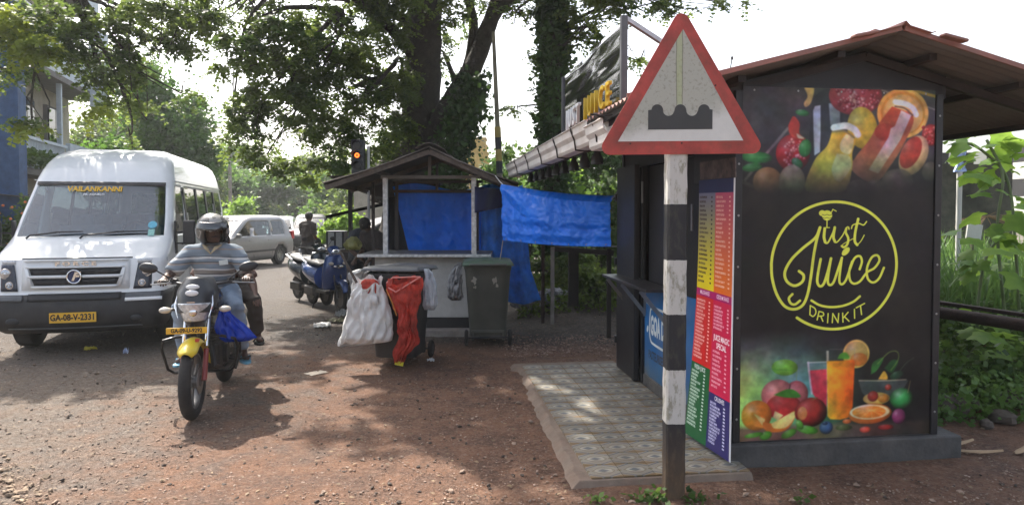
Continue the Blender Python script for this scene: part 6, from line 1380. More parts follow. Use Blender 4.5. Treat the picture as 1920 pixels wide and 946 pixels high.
# helmet
hm_m = mat('camouflage_helmet', (.10, .10, .095), .35, var=.1, scale=5, coat=.4, bump=0)
def helm():
    m = hm_m; n = m.node_tree; L = n.links.new; b = n.nodes['Principled BSDF']; tc = n.nodes.new('ShaderNodeTexCoord'); v_ = n.nodes.new('ShaderNodeTexNoise'); v_.inputs['Scale'].default_value = 7; v_.inputs['Detail'].default_value = 1.2; L(tc.outputs['Object'], v_.inputs['Vector'])
    cr = n.nodes.new('ShaderNodeValToRGB'); cr.color_ramp.interpolation = 'CONSTANT'; e = cr.color_ramp.elements; e[0].position = 0; e[0].color = (.022, .022, .022, 1); e[1].position = .46; e[1].color = (.07, .065, .058, 1); q = e.new(.53); q.color = (.28, .27, .25, 1); q = e.new(.6); q.color = (.10, .095, .085, 1)
    L(v_.outputs[0], cr.inputs[0]); L(cr.outputs[0], b.inputs['Base Color']); b.inputs['Roughness'].default_value = .22
    H = J['head']; H = Vector(H)+Vector((0, .01, .012)); up = Vector((0, -.15, 1)).normalized(); sd = hdir.cross(up).normalized(); fw = up.cross(sd)
    nu, nv = 48, 30; vs = []; fs = []
    for j in range(nv+1):
        for i in range(nu):
            a = 2*PI*i/nu; t = PI*j/nv*.88; d = Vector((math.sin(t)*math.sin(a), math.sin(t)*math.cos(a), math.cos(t))); k = Vector((.132, .148, .145)); vs.append(H+sd*d.x*k.x+fw*d.y*k.y+up*d.z*k.z)
    for j in range(nv):
        for i in range(nu):
            a = 2*PI*(i+.5)/nu; t = PI*(j+.5)/nv*.88; d = Vector((math.sin(t)*math.sin(a), math.sin(t)*math.cos(a), math.cos(t)))
            if d.y > .25 and -.75 < d.z < .34 and abs(d.x) < .70-.1*max(0, -d.z): continue
            i2 = (i+1) % nu; fs.append((j*nu+i, j*nu+i2, (j+1)*nu+i2, (j+1)*nu+i))
    h_ = M().add(vs, fs).build('helmet', m, rb, smooth=True, solid=.018, ang=60)
    def vis(u, v): a = (u-.5)*PI*1.0; t = .93+.50*v; q = Vector((math.sin(t)*math.sin(a), math.sin(t)*math.cos(a), math.cos(t))); return H+sd*q.x*.143+fw*q.y*.162+up*(q.z*.15)
    M().grid(vis, 24, 6).build('visor', glassmat('smoked_visor', (.45, .45, .45), .6, .05), h_, smooth=True, solid=.003)
    hi = M().ell(H, (.118, .13, .13), 20, 14).build('lining', interior, h_, smooth=True) if 0 else None
helm()
ps = thing('passenger', 'person in brown top and dark trousers sitting half hidden behind the rider', 'person', (BX, BY, 0), BR)
JP = dict(pelvis=(.0, 1.34, .92), chest=(.0, 1.28, 1.10), neck=(-.02, 1.25, 1.24), head=(-.03, 1.24, 1.345), shl=(.15, 1.26, 1.15), shr=(-.17, 1.26, 1.15), ell=(.27, 1.17, .98), elr=(-.25, 1.2, 1.0), hal=(.32, 1.02, .86), har=(-.16, 1.08, .95),
          hpl=(.11, 1.32, .93), hpr=(-.10, 1.32, .93), knl=(.31, 1.0, .80), knr=(-.3, 1.05, .82), anl=(.32, 1.14, .46), anr=(-.28, 1.16, .46), tol=(.36, 1.0, .43), tor=(-.3, 1.02, .43))
person(ps, JP, mat('brown_skin_two', (.12, .06, .04), .5), mat('brown_shirt', (.12, .07, .055), .8), mat('dark_brown_trousers', (.045, .035, .028), .9), rubber, (0, -1, 0), sleeve=.6)

# man standing in the road, and two people in the shade of the stall
def stand(name, label, loc, rz, topm, legm, skinm=skin, arms=0, lean=0, h=1.0):
    t = thing(name, label, 'person', loc, rz)
    J_ = dict(pelvis=(0, 0, .95), chest=(0, -.02-lean*.3, 1.22), neck=(0, -.02-lean*.55, 1.45), head=(0, -.05-lean*.7, 1.57-lean*.1), shl=(.19, 0-lean*.5, 1.38), shr=(-.19, 0-lean*.5, 1.38), ell=(.24, -.06-lean*.5, 1.12), elr=(-.24, .02-lean*.5, 1.12), hal=(.20, -.20-arms-lean*.5, .98), har=(-.2, -.16-arms-lean*.5, .98),
              hpl=(.09, 0, .90), hpr=(-.09, 0, .90), knl=(.10, -.03, .50), knr=(-.11, -.02, .50), anl=(.10, .02, .09), anr=(-.12, .04, .09), tol=(.12, -.14, .05), tor=(-.15, -.12, .05))
    if h != 1: t.scale = (h, h, h)
    person(t, J_, skinm, topm, legm, None, (0, -1, 0), sleeve=.6); return t
dshirt = mat('dark_shirt', (.03, .022, .02), .85, var=.3)
stand('standing_man', 'person in dark shirt standing on the road right of the silver car', (at(577, 440, 16).x, 16, hgt(0, 16)), R(150), dshirt, mat('dark_trousers', (.02, .02, .022), .9), h=.97)
stand('stall_worker', 'person in dark clothes bending over behind the stall counter in deep shade', (at(712, 440, 10.6).x, 10.6, 0), R(-40), dshirt, MAT['dark_trousers'], lean=.35, h=.93)
stand('stall_customer', 'person in dull patterned clothes standing in shade left of the stall post', (at(668, 440, 11.0).x, 11.0, 0), R(60), mat('dull_print_cloth', (.05, .055, .065), .85, var=.5, scale=30), MAT['dark_trousers'], lean=.2, h=.93)

# ---------------------------------------------------------------- scooters
def scooter(name, label, loc, rz, paint):
    t = thing(name, label, 'scooter', loc, rz, 'scooters parked beside the stall')
    def sw_(y):
        w_ = bpy.data.objects.new('wheel', None); link(w_, t); w_.location = (0, y, .235); M().torus((0, 0, 0), .19, .045, 'x', 28, 10).build('tyre', rubber, w_, smooth=True); M().lathe([(.155, -.03), (.12, -.02), (.03, -.03), (0, -.03)], 22, axis='x').lathe([(.155, .03), (.12, .02), (.03, .03), (0, .03)], 22, axis='x').build('rim', darksteel, w_, smooth=True)
    sw_(0); sw_(1.24)
    def fender(u, v): a = R(20)+u*R(150); b = (v-.5)*2; rr = .30-.05*abs(b)**2; return (b*.085, -math.cos(a)*rr*1.15, .25+math.sin(a)*rr)
    M().grid(fender, 20, 8).build('front_mudguard', paint, t, smooth=True, solid=.004)
    for s_ in (-1, 1): M().tube([(s_*.06, 0, .235), (s_*.06, .16, .6)], .018, 8).build('fork_leg', darksteel, t)
    def apron(u, v):
        a = (u-.5)*PI*.9; z = .36+.58*v; w_ = .20+.04*math.sin(PI*v)-.05*v*v; return (math.sin(a)*w_, .30-.14*math.sin(PI*v*.55)+.02-math.cos(a)*(.12)+.10*v, z)
    ap = M().grid(apron, 20, 14).build('front_apron', paint, t, smooth=True, solid=.01)
    for s_ in (-1, 1): M().ell((s_*.125, .11, .80), (.045, .04, .028), 12, 8).build('indicator', mat('clear_orange_lens', (.55, .5, .42), .2), t, smooth=True)
    M().ell((0, .10, .75), (.09, .035, .03), 14, 8).build('emblem', chrome, t, smooth=True)
    M().tube([(0, .22, .95), (0, .30, 1.03), (0, .42, 1.0)], [.09, .115, .07], 12, flat=.55).build('handlebar_cover', paint, t, smooth=True); M().ell((0, .19, .985), (.085, .04, .045), 16, 10).build('headlight', lamp_clear, t, smooth=True)
    M().tube([(-.34, .38, 1.02), (-.1, .33, 1.01), (.1, .33, 1.01), (.34, .38, 1.02)], .013, 8).build('handlebar', black, t, smooth=True)
    for s_ in (-1, 1):
        M().tube([(s_*.24, .36, 1.015), (s_*.35, .385, 1.02)], .018, 8).build('grip', rubber, t); m_ = M().tube([(s_*.18, .34, 1.02), (s_*.25, .30, 1.14)], .005, 6).build('mirror', black, t); M().ell((s_*.27, .30, 1.175), (.055, .015, .04), 14, 8).build('mirror_head', black, m_, smooth=True)
    M().box((0, .52, .30), (.30, .46, .06)).build('floorboard', blackplastic, t, bevel=.015)
    def tail(u, v):
        a = 2*PI*u; y = .74+.80*v; w_ = .17+.03*math.sin(PI*v)-.08*v**3; h_ = .20-.08*v; return (math.cos(a)*w_*(1 if math.sin(a) < .5 else .95), y, .52+.14*v+math.sin(a)*h_)
    tm = M().grid(tail, 24, 12, True); tm.f += [tuple(range(23, -1, -1)), tuple(range(24*12, 24*13))]; tm.build('rear_body', paint, t, smooth=True)
    M().tube([(0, .66, .74), (0, .80, .76), (0, 1.1, .78), (0, 1.45, .82)], [.10, .135, .14, .09], 14, flat=.4).build('seat', MAT['seat_vinyl'], t, smooth=True)
    M().tube([(-.10, 1.32, .76), (-.13, 1.5, .84), (0, 1.6, .86), (.13, 1.5, .84), (.10, 1.32, .76)], .013, 8).build('grab_rail', steel, t, smooth=True)
    M().box((0, 1.55, .64), (.16, .06, .07)).build('tail_light', mat('red_lens', (.45, .03, .03), .2), t, bevel=.015); M().tube([(.16, .95, .26), (.18, 1.2, .27), (.18, 1.5, .33)], [.03, .05, .05], 10).build('exhaust', darksteel, t, smooth=True)
    M().box((-.10, 1.05, .27), (.12, .45, .16)).build('engine_case', darksteel, t, bevel=.03); M().bar((-.12, .75, .26), (-.22, .70, .0), .015, .015).build('side_stand', darksteel, t)
    return t
sb1 = mat('blue_scooter_paint', (.012, .045, .17), .22, .2, var=.1, coat=.8, bump=0); sb2 = mat('dark_grey_scooter_paint', (.03, .04, .05), .25, .3, var=.1, coat=.7, bump=0)
s1 = gnd(640, 584); scooter('scooter', 'dark blue scooter nearest the camera parked left of the stall', (s1.x, s1.y, s1.z), R(38), sb1)
scooter('scooter', 'blackish blue scooter parked on the far side of the bright blue one', (s1.x-.45, s1.y+.75, s1.z), R(40), sb2)
# ---------------------------------------------------------------- vegetation
lf_dark = leafmat('dark_canopy_leaf', (.042, .078, .020), (.12, .175, .032), .5)
lf_mid = leafmat('mid_canopy_leaf', (.035, .075, .018), (.085, .15, .028), .4)
lf_sunlit = leafmat('sunlit_leaf', (.10, .15, .02), (.19, .24, .03), .45)  # sunlit sprays of the roadside tree, sunlight put into the leaf colour
lf_far = leafmat('far_tree_leaf', (.05, .11, .028), (.115, .21, .045), .4, scale=.5)
lf_bright = leafmat('bright_shrub_leaf', (.10, .20, .03), (.20, .33, .05), .45)
lf_ivy = leafmat('ivy_leaf', (.02, .045, .014), (.05, .10, .022), .3)
def unit(n): v = rng.normal(size=(n, 3)); return v/np.linalg.norm(v, axis=1, keepdims=True)
def in_clumps(clumps, lump=.45):
    P = []; 
    for (c, r_, n) in clumps:
        c = np.array(c, float); r_ = np.array(r_, float); k = max(4, int(n**.5*.9)); sub = unit(k)*rng.random((k, 1))**.45
        idx = rng.integers(0, k, n); q = sub[idx]+unit(n)*np.abs(rng.normal(size=(n, 1)))*lump*.45; P.append(c+q*r_)
    return np.concatenate(P)
def spray_leaves(A, per=12, ln=.28, ll=.055, lw_=.024, droop=.35, flat=.5):
    """sprays of leaflets along a short twig, drooping"""
    n = len(A); d = unit(n); d[:, 2] = d[:, 2]*.35-droop; d /= np.linalg.norm(d, axis=1, keepdims=True)
    up = np.array([0, 0, 1.])+unit(n)*.6; sd = np.cross(d, up); sd /= np.linalg.norm(sd, axis=1, keepdims=True); nn = np.cross(sd, d)
    t = (np.arange(per)//2+.5)/(per/2); sg = np.where(np.arange(per) % 2, 1., -1.)
    L_ = ln*(.6+.8*rng.random((n, 1)))
    base = A[:, None]+d[:, None]*(t[None]*L_)[..., None]; base[..., 2] -= (t[None]**2*L_*.25)
    ax = sd[:, None]*sg[None, :, None]*.85+d[:, None]*.55+rng.normal(size=(n, per, 3))*.28; ax /= np.linalg.norm(ax, axis=2, keepdims=True)
    sz = (.7+.6*rng.random((n, per, 1)))*(1-.35*np.abs(t-.45))[None, :, None]
    wn = np.cross(ax, nn[:, None]+rng.normal(size=(n, per, 3))*.35); wn /= np.linalg.norm(wn, axis=2, keepdims=True)
    tip = base+ax*ll*sz; mid = base+ax*ll*sz*.45; a = mid+wn*lw_*sz; b = mid-wn*lw_*sz
    return np.stack([base, a, tip, b], 2).reshape(-1, 3)
def card_leaves(A, ll, lw_, flat=.5):
    n = len(A); ax = unit(n); ax[:, 2] *= flat; ax /= np.linalg.norm(ax, axis=1, keepdims=True); wn = np.cross(ax, unit(n)); wn /= np.linalg.norm(wn, axis=1, keepdims=True); s_ = .6+.8*rng.random((n, 1))
    return np.stack([A, A+ax*ll*s_*.45+wn*lw_*s_, A+ax*ll*s_, A+ax*ll*s_*.45-wn*lw_*s_], 1).reshape(-1, 3)
def branches(root, start, clumps, r0, m, parent, nsub=6, name='branch'):
    for (c, r_, n) in clumps:
        c = Vector(c); s_ = Vector(min(start, key=lambda q: (Vector(q)-c).length)); k = 7; pts = []; off = Vector(rng.normal(size=3))*.25
        for i in range(k+1): t = i/k; p = s_.lerp(c, t)+off*math.sin(PI*t)+Vector((0, 0, (c-s_).length*.10*math.sin(PI*t))); pts.append(p-root)
        mm = M().tube(pts, [max(.012, r0*(1-.85*i/k)) for i in range(k+1)], 7, jit=.08)
        for j in range(nsub):
            b0 = pts[random.randint(k//2, k)]; e_ = (c-root)+Vector([float(x) for x in (unit(1)[0]*np.array(r_)*.7)]); md = b0.lerp(e_, .5)+Vector(rng.normal(size=3))*.12
            mm.tube([b0, md, e_], [.015, .009, .004], 5, cap=False)
        mm.build(name, m, parent, smooth=True)
def C(px, py, D, rx, ry, rz, n): p = at(px, py, D); return ((p.x, p.y, p.z), (rx, ry, rz), int(n*.68))

# the big rain tree behind the stall
TB = Vector((-1.95, 14.2, hgt(-1.9, 14.2)))
bt = thing('rain_tree', 'huge old tree with forked trunk behind the stall spreading over the road', 'tree', TB)
def tpath(pts): return [at(px, py, D)-TB for px, py, D in pts]
tr = M()
def trunk(pts, rs, n=22): 
    P = catmull([tuple(p) for p in tpath(pts)], 5); Rr = list(np.interp(np.linspace(0, 1, len(P)), np.linspace(0, 1, len(rs)), rs)); tr.tube([Vector(p) for p in P], [q*.82 for q in Rr], n, jit=.05)
P0 = [(775, 440, 14.2), (778, 330, 14.2), (786, 250, 14.2), (792, 160, 14.1), (795, 60, 14.0), (800, -60, 13.8), (800, -220, 13.5)]
trunk(P0, [.85, .66, .50, .46, .43, .40, .32])
trunk([(812, 250, 14.1), (845, 195, 13.9), (885, 130, 13.7), (912, 60, 13.5), (935, -5, 13.3), (960, -120, 13.0)], [.34, .27, .24, .20, .17, .12], 16)
trunk([(868, 160, 13.8), (884, 95, 13.7), (886, 30, 13.6), (862, -40, 13.4)], [.15, .13, .11, .09], 12)
trunk([(905, 80, 13.6), (930, 25, 13.4), (952, 5, 13.2), (1000, -40, 12.8)], [.16, .15, .12, .08], 12)
trunk([(862, 175, 13.9), (845, 130, 14.2), (832, 100, 14.4)], [.09, .06, .045], 10)
trunk([(790, 120, 14.1), (740, 60, 13.4), (660, -10, 12.4), (560, -80, 11.4), (430, -140, 10.6)], [.2, .13, .11, .10, .08], 12)
trunk([(792, 60, 14.1), (720, 10, 13.0), (640, -60, 12.0), (380, -130, 10.0)], [.14, .10, .08, .06], 12)
trunk([(778, 200, 14.2), (735, 160, 14.0), (700, 150, 13.6), (660, 165, 13.2)], [.13, .10, .08, .05], 10)
trunk([(712, 380, 14.0), (735, 300, 14.1), (770, 240, 14.15)], [.30, .26, .2], 12); trunk([(812, 400, 14.1), (818, 310, 14.1), (812, 240, 14.1)], [.30, .26, .2], 12)
tr.build('trunk', bark, bt, smooth=True, ang=80)
canopy = [C(660, 60, 12.5, 1.2, 1.2, .8, 620), C(590, 150, 12.0, 1.0, 1.0, .8, 660), C(740, 230, 13.4, .5, .4, .8, 300), C(760, 150, 13.3, .4, .3, .6, 200), C(680, 190, 12.6, .9, .9, .9, 560), C(640, 270, 12.6, .75, .8, .55, 360), C(520, 70, 11.5, .9, 1.0, .7, 420), C(540, 200, 11.6, .7, .8, .6, 320), C(455, 130, 11.0, .55, .8, .35, 170), C(470, 215, 11.4, .5, .6, .4, 170), C(500, 290, 12.0, .45, .6, .4, 170), C(440, 250, 11.6, .3, .5, .3, 70),
          C(400, 30, 10.5, .9, .9, .4, 260), C(340, 100, 10.4, .45, .7, .25, 60), C(600, -20, 12, 2.2, 1.2, .5, 520), C(700, 120, 13.4, .8, .6, 1.0, 420), C(720, 10, 13.0, .9, .8, .6, 320), C(870, 10, 13.2, .7, .8, .4, 150), C(760, 60, 12.9, .35, .4, .7, 120), C(840, 90, 14.4, .5, .6, .6, 110), C(575, 320, 12.4, .5, .7, .35, 150), C(710, 290, 13.2, .4, .5, .4, 120)]
A = in_clumps(canopy); quads_np('crown', np.array(spray_leaves(A, 12, .26, .075, .030))-np.array(TB), 4, lf_dark, bt)
branches(TB, [at(740, 120, 13.2), at(700, 150, 13.6), at(640, -10, 12.1), at(792, 60, 14.1), at(640, 20, 12.1), at(560, -50, 11.5)], canopy[:15], .05, bark, bt, 5)
lit = [C(585, 60, 11.0, .55, .5, .12, 60), C(520, 40, 10.8, .5, .5, .10, 45), C(470, 75, 10.6, .35, .4, .1, 25), C(625, 300, 12.3, .35, .4, .2, 40)]
quads_np('crown', np.array(spray_leaves(in_clumps(lit), 12, .26, .085, .034))-np.array(TB), 4, lf_mid, bt)
# the part of the same crown that is above the picture and shades the yard
over = []
for (x, y, z, rx, ry, rz, n) in [(-3.4, 11.2, 7.6, 1.9, 1.6, .6, 800), (-1.2, 10.8, 7.8, 1.9, 1.8, .6, 850), (.8, 10.6, 7.7, 1.8, 1.6, .6, 750), (-2.0, 8.6, 7.4, 1.6, 1.2, .5, 500), (-.1, 8.4, 7.6, 1.7, 1.3, .5, 600), (-4.0, 13.6, 8.0, 2.2, 1.6, .7, 750), (-1.5, 13.6, 8.2, 2.4, 1.6, .7, 800), (-3.0, 7.4, 7.2, 1.0, .8, .4, 160), (-2.6, 9.4, 7.2, 1.6, 1.0, .4, 380), (-4.0, 10.2, 7.3, 1.2, .9, .4, 240), (2.0, 12.8, 8.0, 2.0, 1.8, .6, 650), (1.6, 9.0, 7.4, 1.2, 1.2, .5, 350)]:
    over.append(((x, y, z), (rx, ry, rz), n))
over = [(c, r_, int(n*.78)) for c, r_, n in over]
A = in_clumps(over); quads_np('crown', np.array(spray_leaves(A, 8, .34, .14, .056, .2))-np.array(TB), 4, lf_dark, bt)
branches(TB, [at(800, -220, 13.5), at(560, -60, 11.4), at(960, -120, 13)], over, .10, bark, bt, 3)

# second tree reaching in from the upper left
LT = Vector((-11.6, 11.5, hgt(0, 11.5)))
lt = thing('roadside_tree', 'leafy tree whose low branches hang over the white minibus from the left', 'tree', LT)
M().tube([Vector((0, 0, -.2)), Vector((.1, .1, 2)), Vector((.5, -.1, 4)), Vector((1.2, -.4, 6.2))], [.32, .27, .22, .14], 14, jit=.05).build('trunk', bark, lt, smooth=True)
lc = [C(60, 40, 9.6, 1.1, 1.0, .55, 560), C(170, 60, 9.8, .9, .9, .6, 480), C(270, 30, 10.0, .7, .8, .4, 260), C(20, 130, 9.8, .5, .7, .2, 70), C(190, 125, 10.0, .4, .7, .2, 80), C(215, 175, 10.2, .45, .6, .35, 180), C(255, 120, 10.2, .35, .5, .3, 80), C(310, 70, 10.3, .4, .5, .25, 80), C(60, 225, 9.0, .28, .3, .08, 26), C(260, 205, 10.4, .25, .4, .2, 50), C(340, 175, 10.5, .28, .4, .15, 36), C(-60, 80, 9.6, 1.0, 1.0, .8, 300), C(330, 10, 10.2, .8, .7, .25, 140), C(245, 258, 10.4, .12, .2, .12, 10)]
A = in_clumps(lc); quads_np('crown', np.array(spray_leaves(A, 12, .24, .062, .027))-np.array(LT), 4, lf_dark, lt)
ly_ = [C(20, 60, 9.0, .5, .5, .35, 110), C(70, 90, 9.0, .45, .4, .15, 60), C(10, 20, 9.0, .5, .5, .2, 70), C(55, 232, 8.9, .3, .3, .06, 26), C(180, 205, 9.6, .3, .3, .1, 24)]
quads_np('crown', np.array(spray_leaves(in_clumps(ly_), 12, .24, .072, .03))-np.array(LT), 4, lf_sunlit, lt)
branches(LT, [LT+Vector((.5, -.1, 4)), LT+Vector((1.2, -.4, 6.2)), at(-60, 20, 9.8), at(130, -30, 9.8)], lc, .04, bark, lt, 3)
for (a, b) in ((( -60, 20), (130, -30)), ((130, -30), (330, -20))): M().tube([at(*a, 9.8)-LT, (at(*a, 9.8)+at(*b, 9.8))/2-LT+Vector((0, 0, .1)), at(*b, 9.8)-LT], [.09, .08, .06], 8).build('branch', bark, lt)
for (pts) in ([(305, -20), (303, 60), (298, 115)], [(241, 60), (243, 120), (247, 170), (262, 193)]): M().tube([at(x, y, 9.9)-LT for x, y in pts], .007, 5).build('hanging_twig', bark, lt)

# trunks wrapped in ivy
def ivy_tree(label, pts, rs, iv, n, dens, cat='tree', per=None, sub=None):
    B = at(pts[0][0], pts[0][1], pts[0][2]); B = Vector((B.x, B.y, hgt(B.x, B.y)-.1)); t = thing('ivy_clad_tree', label, cat, B)
    P = catmull([tuple(at(*p)) for p in pts], 8); Rr = np.interp(np.linspace(0, 1, len(P)), np.linspace(0, 1, len(rs)), rs)
    M().tube([Vector(p)-B for p in P], list(Rr), 14, jit=.06).build('trunk', bark, t, smooth=True)
    P = np.array(P); k = rng.integers(0, len(P)-1, n); f = rng.random((n, 1)); c = P[k]*(1-f)+P[k+1]*f; ang = rng.random(n)*2*PI; rad = Rr[k]+np.abs(rng.normal(size=n))*iv*(.5+.8*np.abs(np.sin(k*.9))+.4*np.sin(k*2.3))
    Q = c+np.stack([np.cos(ang)*rad, np.sin(ang)*rad, rng.normal(size=n)*.1], 1)
    quads_np('ivy', card_leaves(Q, .10, .042, 1.0)-np.array(B), 4, lf_ivy, t); return t, B
it, IB = ivy_tree('tall slender trunk thickly wrapped in ivy beyond the kiosk gutter', [(1040, 560, 12.4), (1040, 400, 12.4), (1036, 250, 12.3), (1038, 100, 12.2), (1032, -30, 12.1), (1030, -160, 12)], [.2, .18, .17, .16, .14, .1], .075, 11000, 1)
ic = [C(1060, 10, 12.0, .5, .6, .3, 170), C(1130, 5, 11.4, .6, .6, .3, 200), C(1110, 60, 12, .4, .5, .3, 110), C(980, 20, 12.2, .35, .4, .2, 50), C(1240, 2, 11.6, .8, .6, .16, 130), C(1000, 110, 12.4, .25, .3, .25, 40), C(1200, 115, 12.6, .35, .4, .12, 34), C(1350, 4, 11.4, .4, .4, .1, 26), C(970, 200, 12.4, .3, .3, .15, 26), C(1100, -60, 12, 1.6, 1, .4, 260)]
quads_np('crown', np.array(spray_leaves(in_clumps(ic), 12, .24, .065, .028))-np.array(IB), 4, lf_dark, it); branches(IB, [at(1038, 60, 12.2), at(1032, -30, 12.1), at(1036, 220, 12.3)], ic, .035, bark, it, 5)
iv2, _ = ivy_tree('curtain of ivy hanging on a leaning trunk right of the big tree', [(838, 420, 13.4), (845, 330, 13.4), (862, 250, 13.4), (876, 200, 13.4), (885, 150, 13.5)], [.16, .14, .14, .12, .1], .13, 7000, 1)
# wispy bare twigs at the fork of the big tree
tw = M()
for k in range(16):
    a = R(-25+k*9+random.uniform(-5, 5)); p = at(938, 12, 13.3)-TB; L_ = random.uniform(.9, 2.2); e_ = p+Vector((math.cos(a)*L_, random.uniform(-.3, .3), math.sin(a)*L_*.55+.1)); tw.tube([p, p.lerp(e_, .5)+Vector((0, 0, .14*L_)), e_+Vector((0, 0, -.15*L_))], [.02, .012, .005], 5)
tw.build('twigs', bark, bt)

# trees and bushes further off
def far_tree(label, px, pybase, D, w_, h_, m, n, leaf, seed=0, trunk_r=.25, group=None, name='tree', cat='tree', crown0=.25, zb=None):
    p = at(px, pybase, D); zb = hgt(p.x, D) if zb is None else zb; B = Vector((p.x, D, zb)); t = thing(name, label, cat, B, 0, group)
    M().tube([Vector((0, 0, -.2)), Vector((.1, 0, h_*.3)), Vector((-.1, .1, h_*.55)), Vector((.1, 0, h_*.8))], [trunk_r, trunk_r*.8, trunk_r*.5, trunk_r*.2], 9, jit=.08).build('trunk', bark, t, smooth=True)
    st_ = random.getstate(); random.seed(seed); cl = []
    for k in range(13):
        a = random.uniform(0, 2*PI); q = random.random()**.5; z = h_*(crown0+(1-crown0)*random.random()); e = math.sqrt(max(.05, 1-((z/h_-crown0)/(1-crown0)*1.5-.6)**2)); cl.append(((math.cos(a)*w_*.62*q*e, math.sin(a)*w_*.5*q*e, z*.93), (w_*.36, w_*.36, h_*.15), n//13))
    random.setstate(st_); quads_np('crown', card_leaves(in_clumps(cl, .8), leaf, leaf*.4), 4, m, t); return t
lf_round = leafmat('round_tree_leaf', (.03, .085, .016), (.085, .19, .028), .4, scale=.8)
far_tree('round bright green tree beyond the roof of the minibus', 292, 400, 24, 2.5, 6.6, lf_round, 56000, .13, 1)
far_tree('taller dark tree standing between the building and the round green tree', 215, 400, 34, 3.4, 7.6, lf_dark, 34000, .16, 2)
for i, (px, D, w_, h_, m, lab) in enumerate([(395, 44, 3.2, 5.2, lf_far, 'pale green tree far along the road above the helmet of the rider'), (470, 50, 4.2, 5.0, lf_far, 'broad hazy tree above the silver car'), (530, 62, 4.5, 6.8, lf_dark, 'dark hazy tree above the rear of the silver car'), (585, 55, 3.4, 6.0, lf_dark, 'dark tree beyond the standing man'), (640, 40, 3.0, 4.6, lf_far, 'leafy tree beyond the left eave of the stall roof'), (440, 75, 5, 9, lf_far, 'tallest hazy tree at the far end of the road'), (700, 36, 3.4, 4.2, lf_dark, 'dark tree hidden behind the stall roof'), (355, 38, 2.4, 4.2, lf_dark, 'small dark tree beside the round green one')]):
    far_tree(lab, px, 400, D, w_, h_, m, 21000, .0052*D, 10+i)
def bush(label, px, py, D, w_, h_, m, n, leaf, seed, z=None, flat=.5, name='bush', cat='bush'):
    p = at(px, py, D); z = hgt(p.x, D) if z is None else z; B = Vector((p.x, D, z)); t = thing(name, label, cat, B)
    cl = []; st_ = random.getstate(); random.seed(seed)
    for k in range(9): a = random.uniform(0, 2*PI); q = random.random()**.5; cl.append(((math.cos(a)*w_*q*.8, math.sin(a)*w_*.5*q, h_*random.uniform(.2, .9)), (w_*.35, w_*.3, h_*.2), n//9))
    mm = M()
    for k in range(9): e_ = Vector(cl[k][0]); mm.tube([(random.uniform(-.1, .1)*w_, 0, -.05), e_*.5+Vector((0, 0, .05)), e_], [.018, .012, .006], 5)
    random.setstate(st_); mm.build('stems', bark, t); quads_np('foliage', card_leaves(in_clumps(cl, .8), leaf, leaf*.42, flat), 4, m, t); return t
bush('bright yellow green bush in sun left of the stall', 645, 440, 17.5, .62, 1.75, lf_bright, 5200, .085, 3)
bush('shrub with small orange flowers at the left edge behind the minibus', 20, 420, 15.5, 1.2, 2.2, lf_mid, 6000, .09, 4)
bush('pale leafy shrub beyond the roof rack of the minibus', 415, 420, 30, 1.6, 2.4, lf_bright, 5000, .12, 5)
fm_ = M().ell((0, 0, 0), (.032, .032, .028), 6, 4).mesh('flower'); fm_.materials.append(mat('orange_flower', (.6, .16, .04), .6)); bo_ = [o for o in COL.objects if o.name == 'bush.001'][0]
for k in range(40): q = Vector((random.uniform(-1, 1), -.7+random.uniform(-.2, .2), random.uniform(.7, 2.0))); o = bpy.data.objects.new('flower', fm_); link(o, bo_); o.location = q
# thicket behind the yard
for i, (px, D, w_, h_, m, n, lab, lf) in enumerate([(985, 15, 1.0, 2.4, lf_far, 3600, 'green thicket seen between the stall roof and the ivy clad trunk', .13), (1085, 14.5, .9, 2.3, lf_bright, 2400, 'bright thicket behind the pole frame under the gutter', .16), (1120, 13, .7, 1.9, lf_mid, 2600, 'leafy thicket close behind the open kiosk door', .13), (1160, 17, 1.6, 3.4, lf_far, 3600, 'tall thicket rising behind the kiosk lamps', .16), (1035, 18, 1.6, 3.2, lf_mid, 3600, 'dark thicket beyond the ivy clad trunk', .16), (1060, 11.6, .8, .55, lf_dark, 1600, 'low dark weeds at the foot of the pole frame', .09), (1120, 10.7, .5, .45, lf_dark, 1200, 'low dark weeds beside the open kiosk door', .09)]):
    bush(lab, px, 480, D, w_, h_, m, int(n*1.9), lf*.72, 30+i, name='thicket', cat='thicket')
# low ground cover and far wood
def cover(name, label, pts_fn, n, leaf, m, flat=.6):
    Q = np.array([pts_fn() for _ in range(n)]); o = quads_np(name, card_leaves(Q, leaf, leaf*.42, flat), 4, m); return tag(o, label, name.replace('_', ' '), kind='stuff')
def yardweed():
    x = random.uniform(.1, 3.6); y = random.uniform(10.0, 12.6); return (x, y, hgt(x, y)+random.random()**2*.28)
cover('undergrowth', 'dark creeping undergrowth on the bank behind the kiosk door', yardweed, 9000, .06, lf_dark)
def farwood():
    a = random.uniform(-1.25, 1.25); d = random.uniform(75, 105); x, y = math.sin(a)*d*1.1, math.cos(a)*d; top = 5+3.2*math.sin(a*9)+2.0*math.sin(a*23+1)+1.2*math.sin(a*51)
    return (x, y, hgt(x, y)+max(0, top)*random.random()**.7)
cover('far_woods', 'hazy line of far trees along the horizon', farwood, 60000, .65, lf_far)

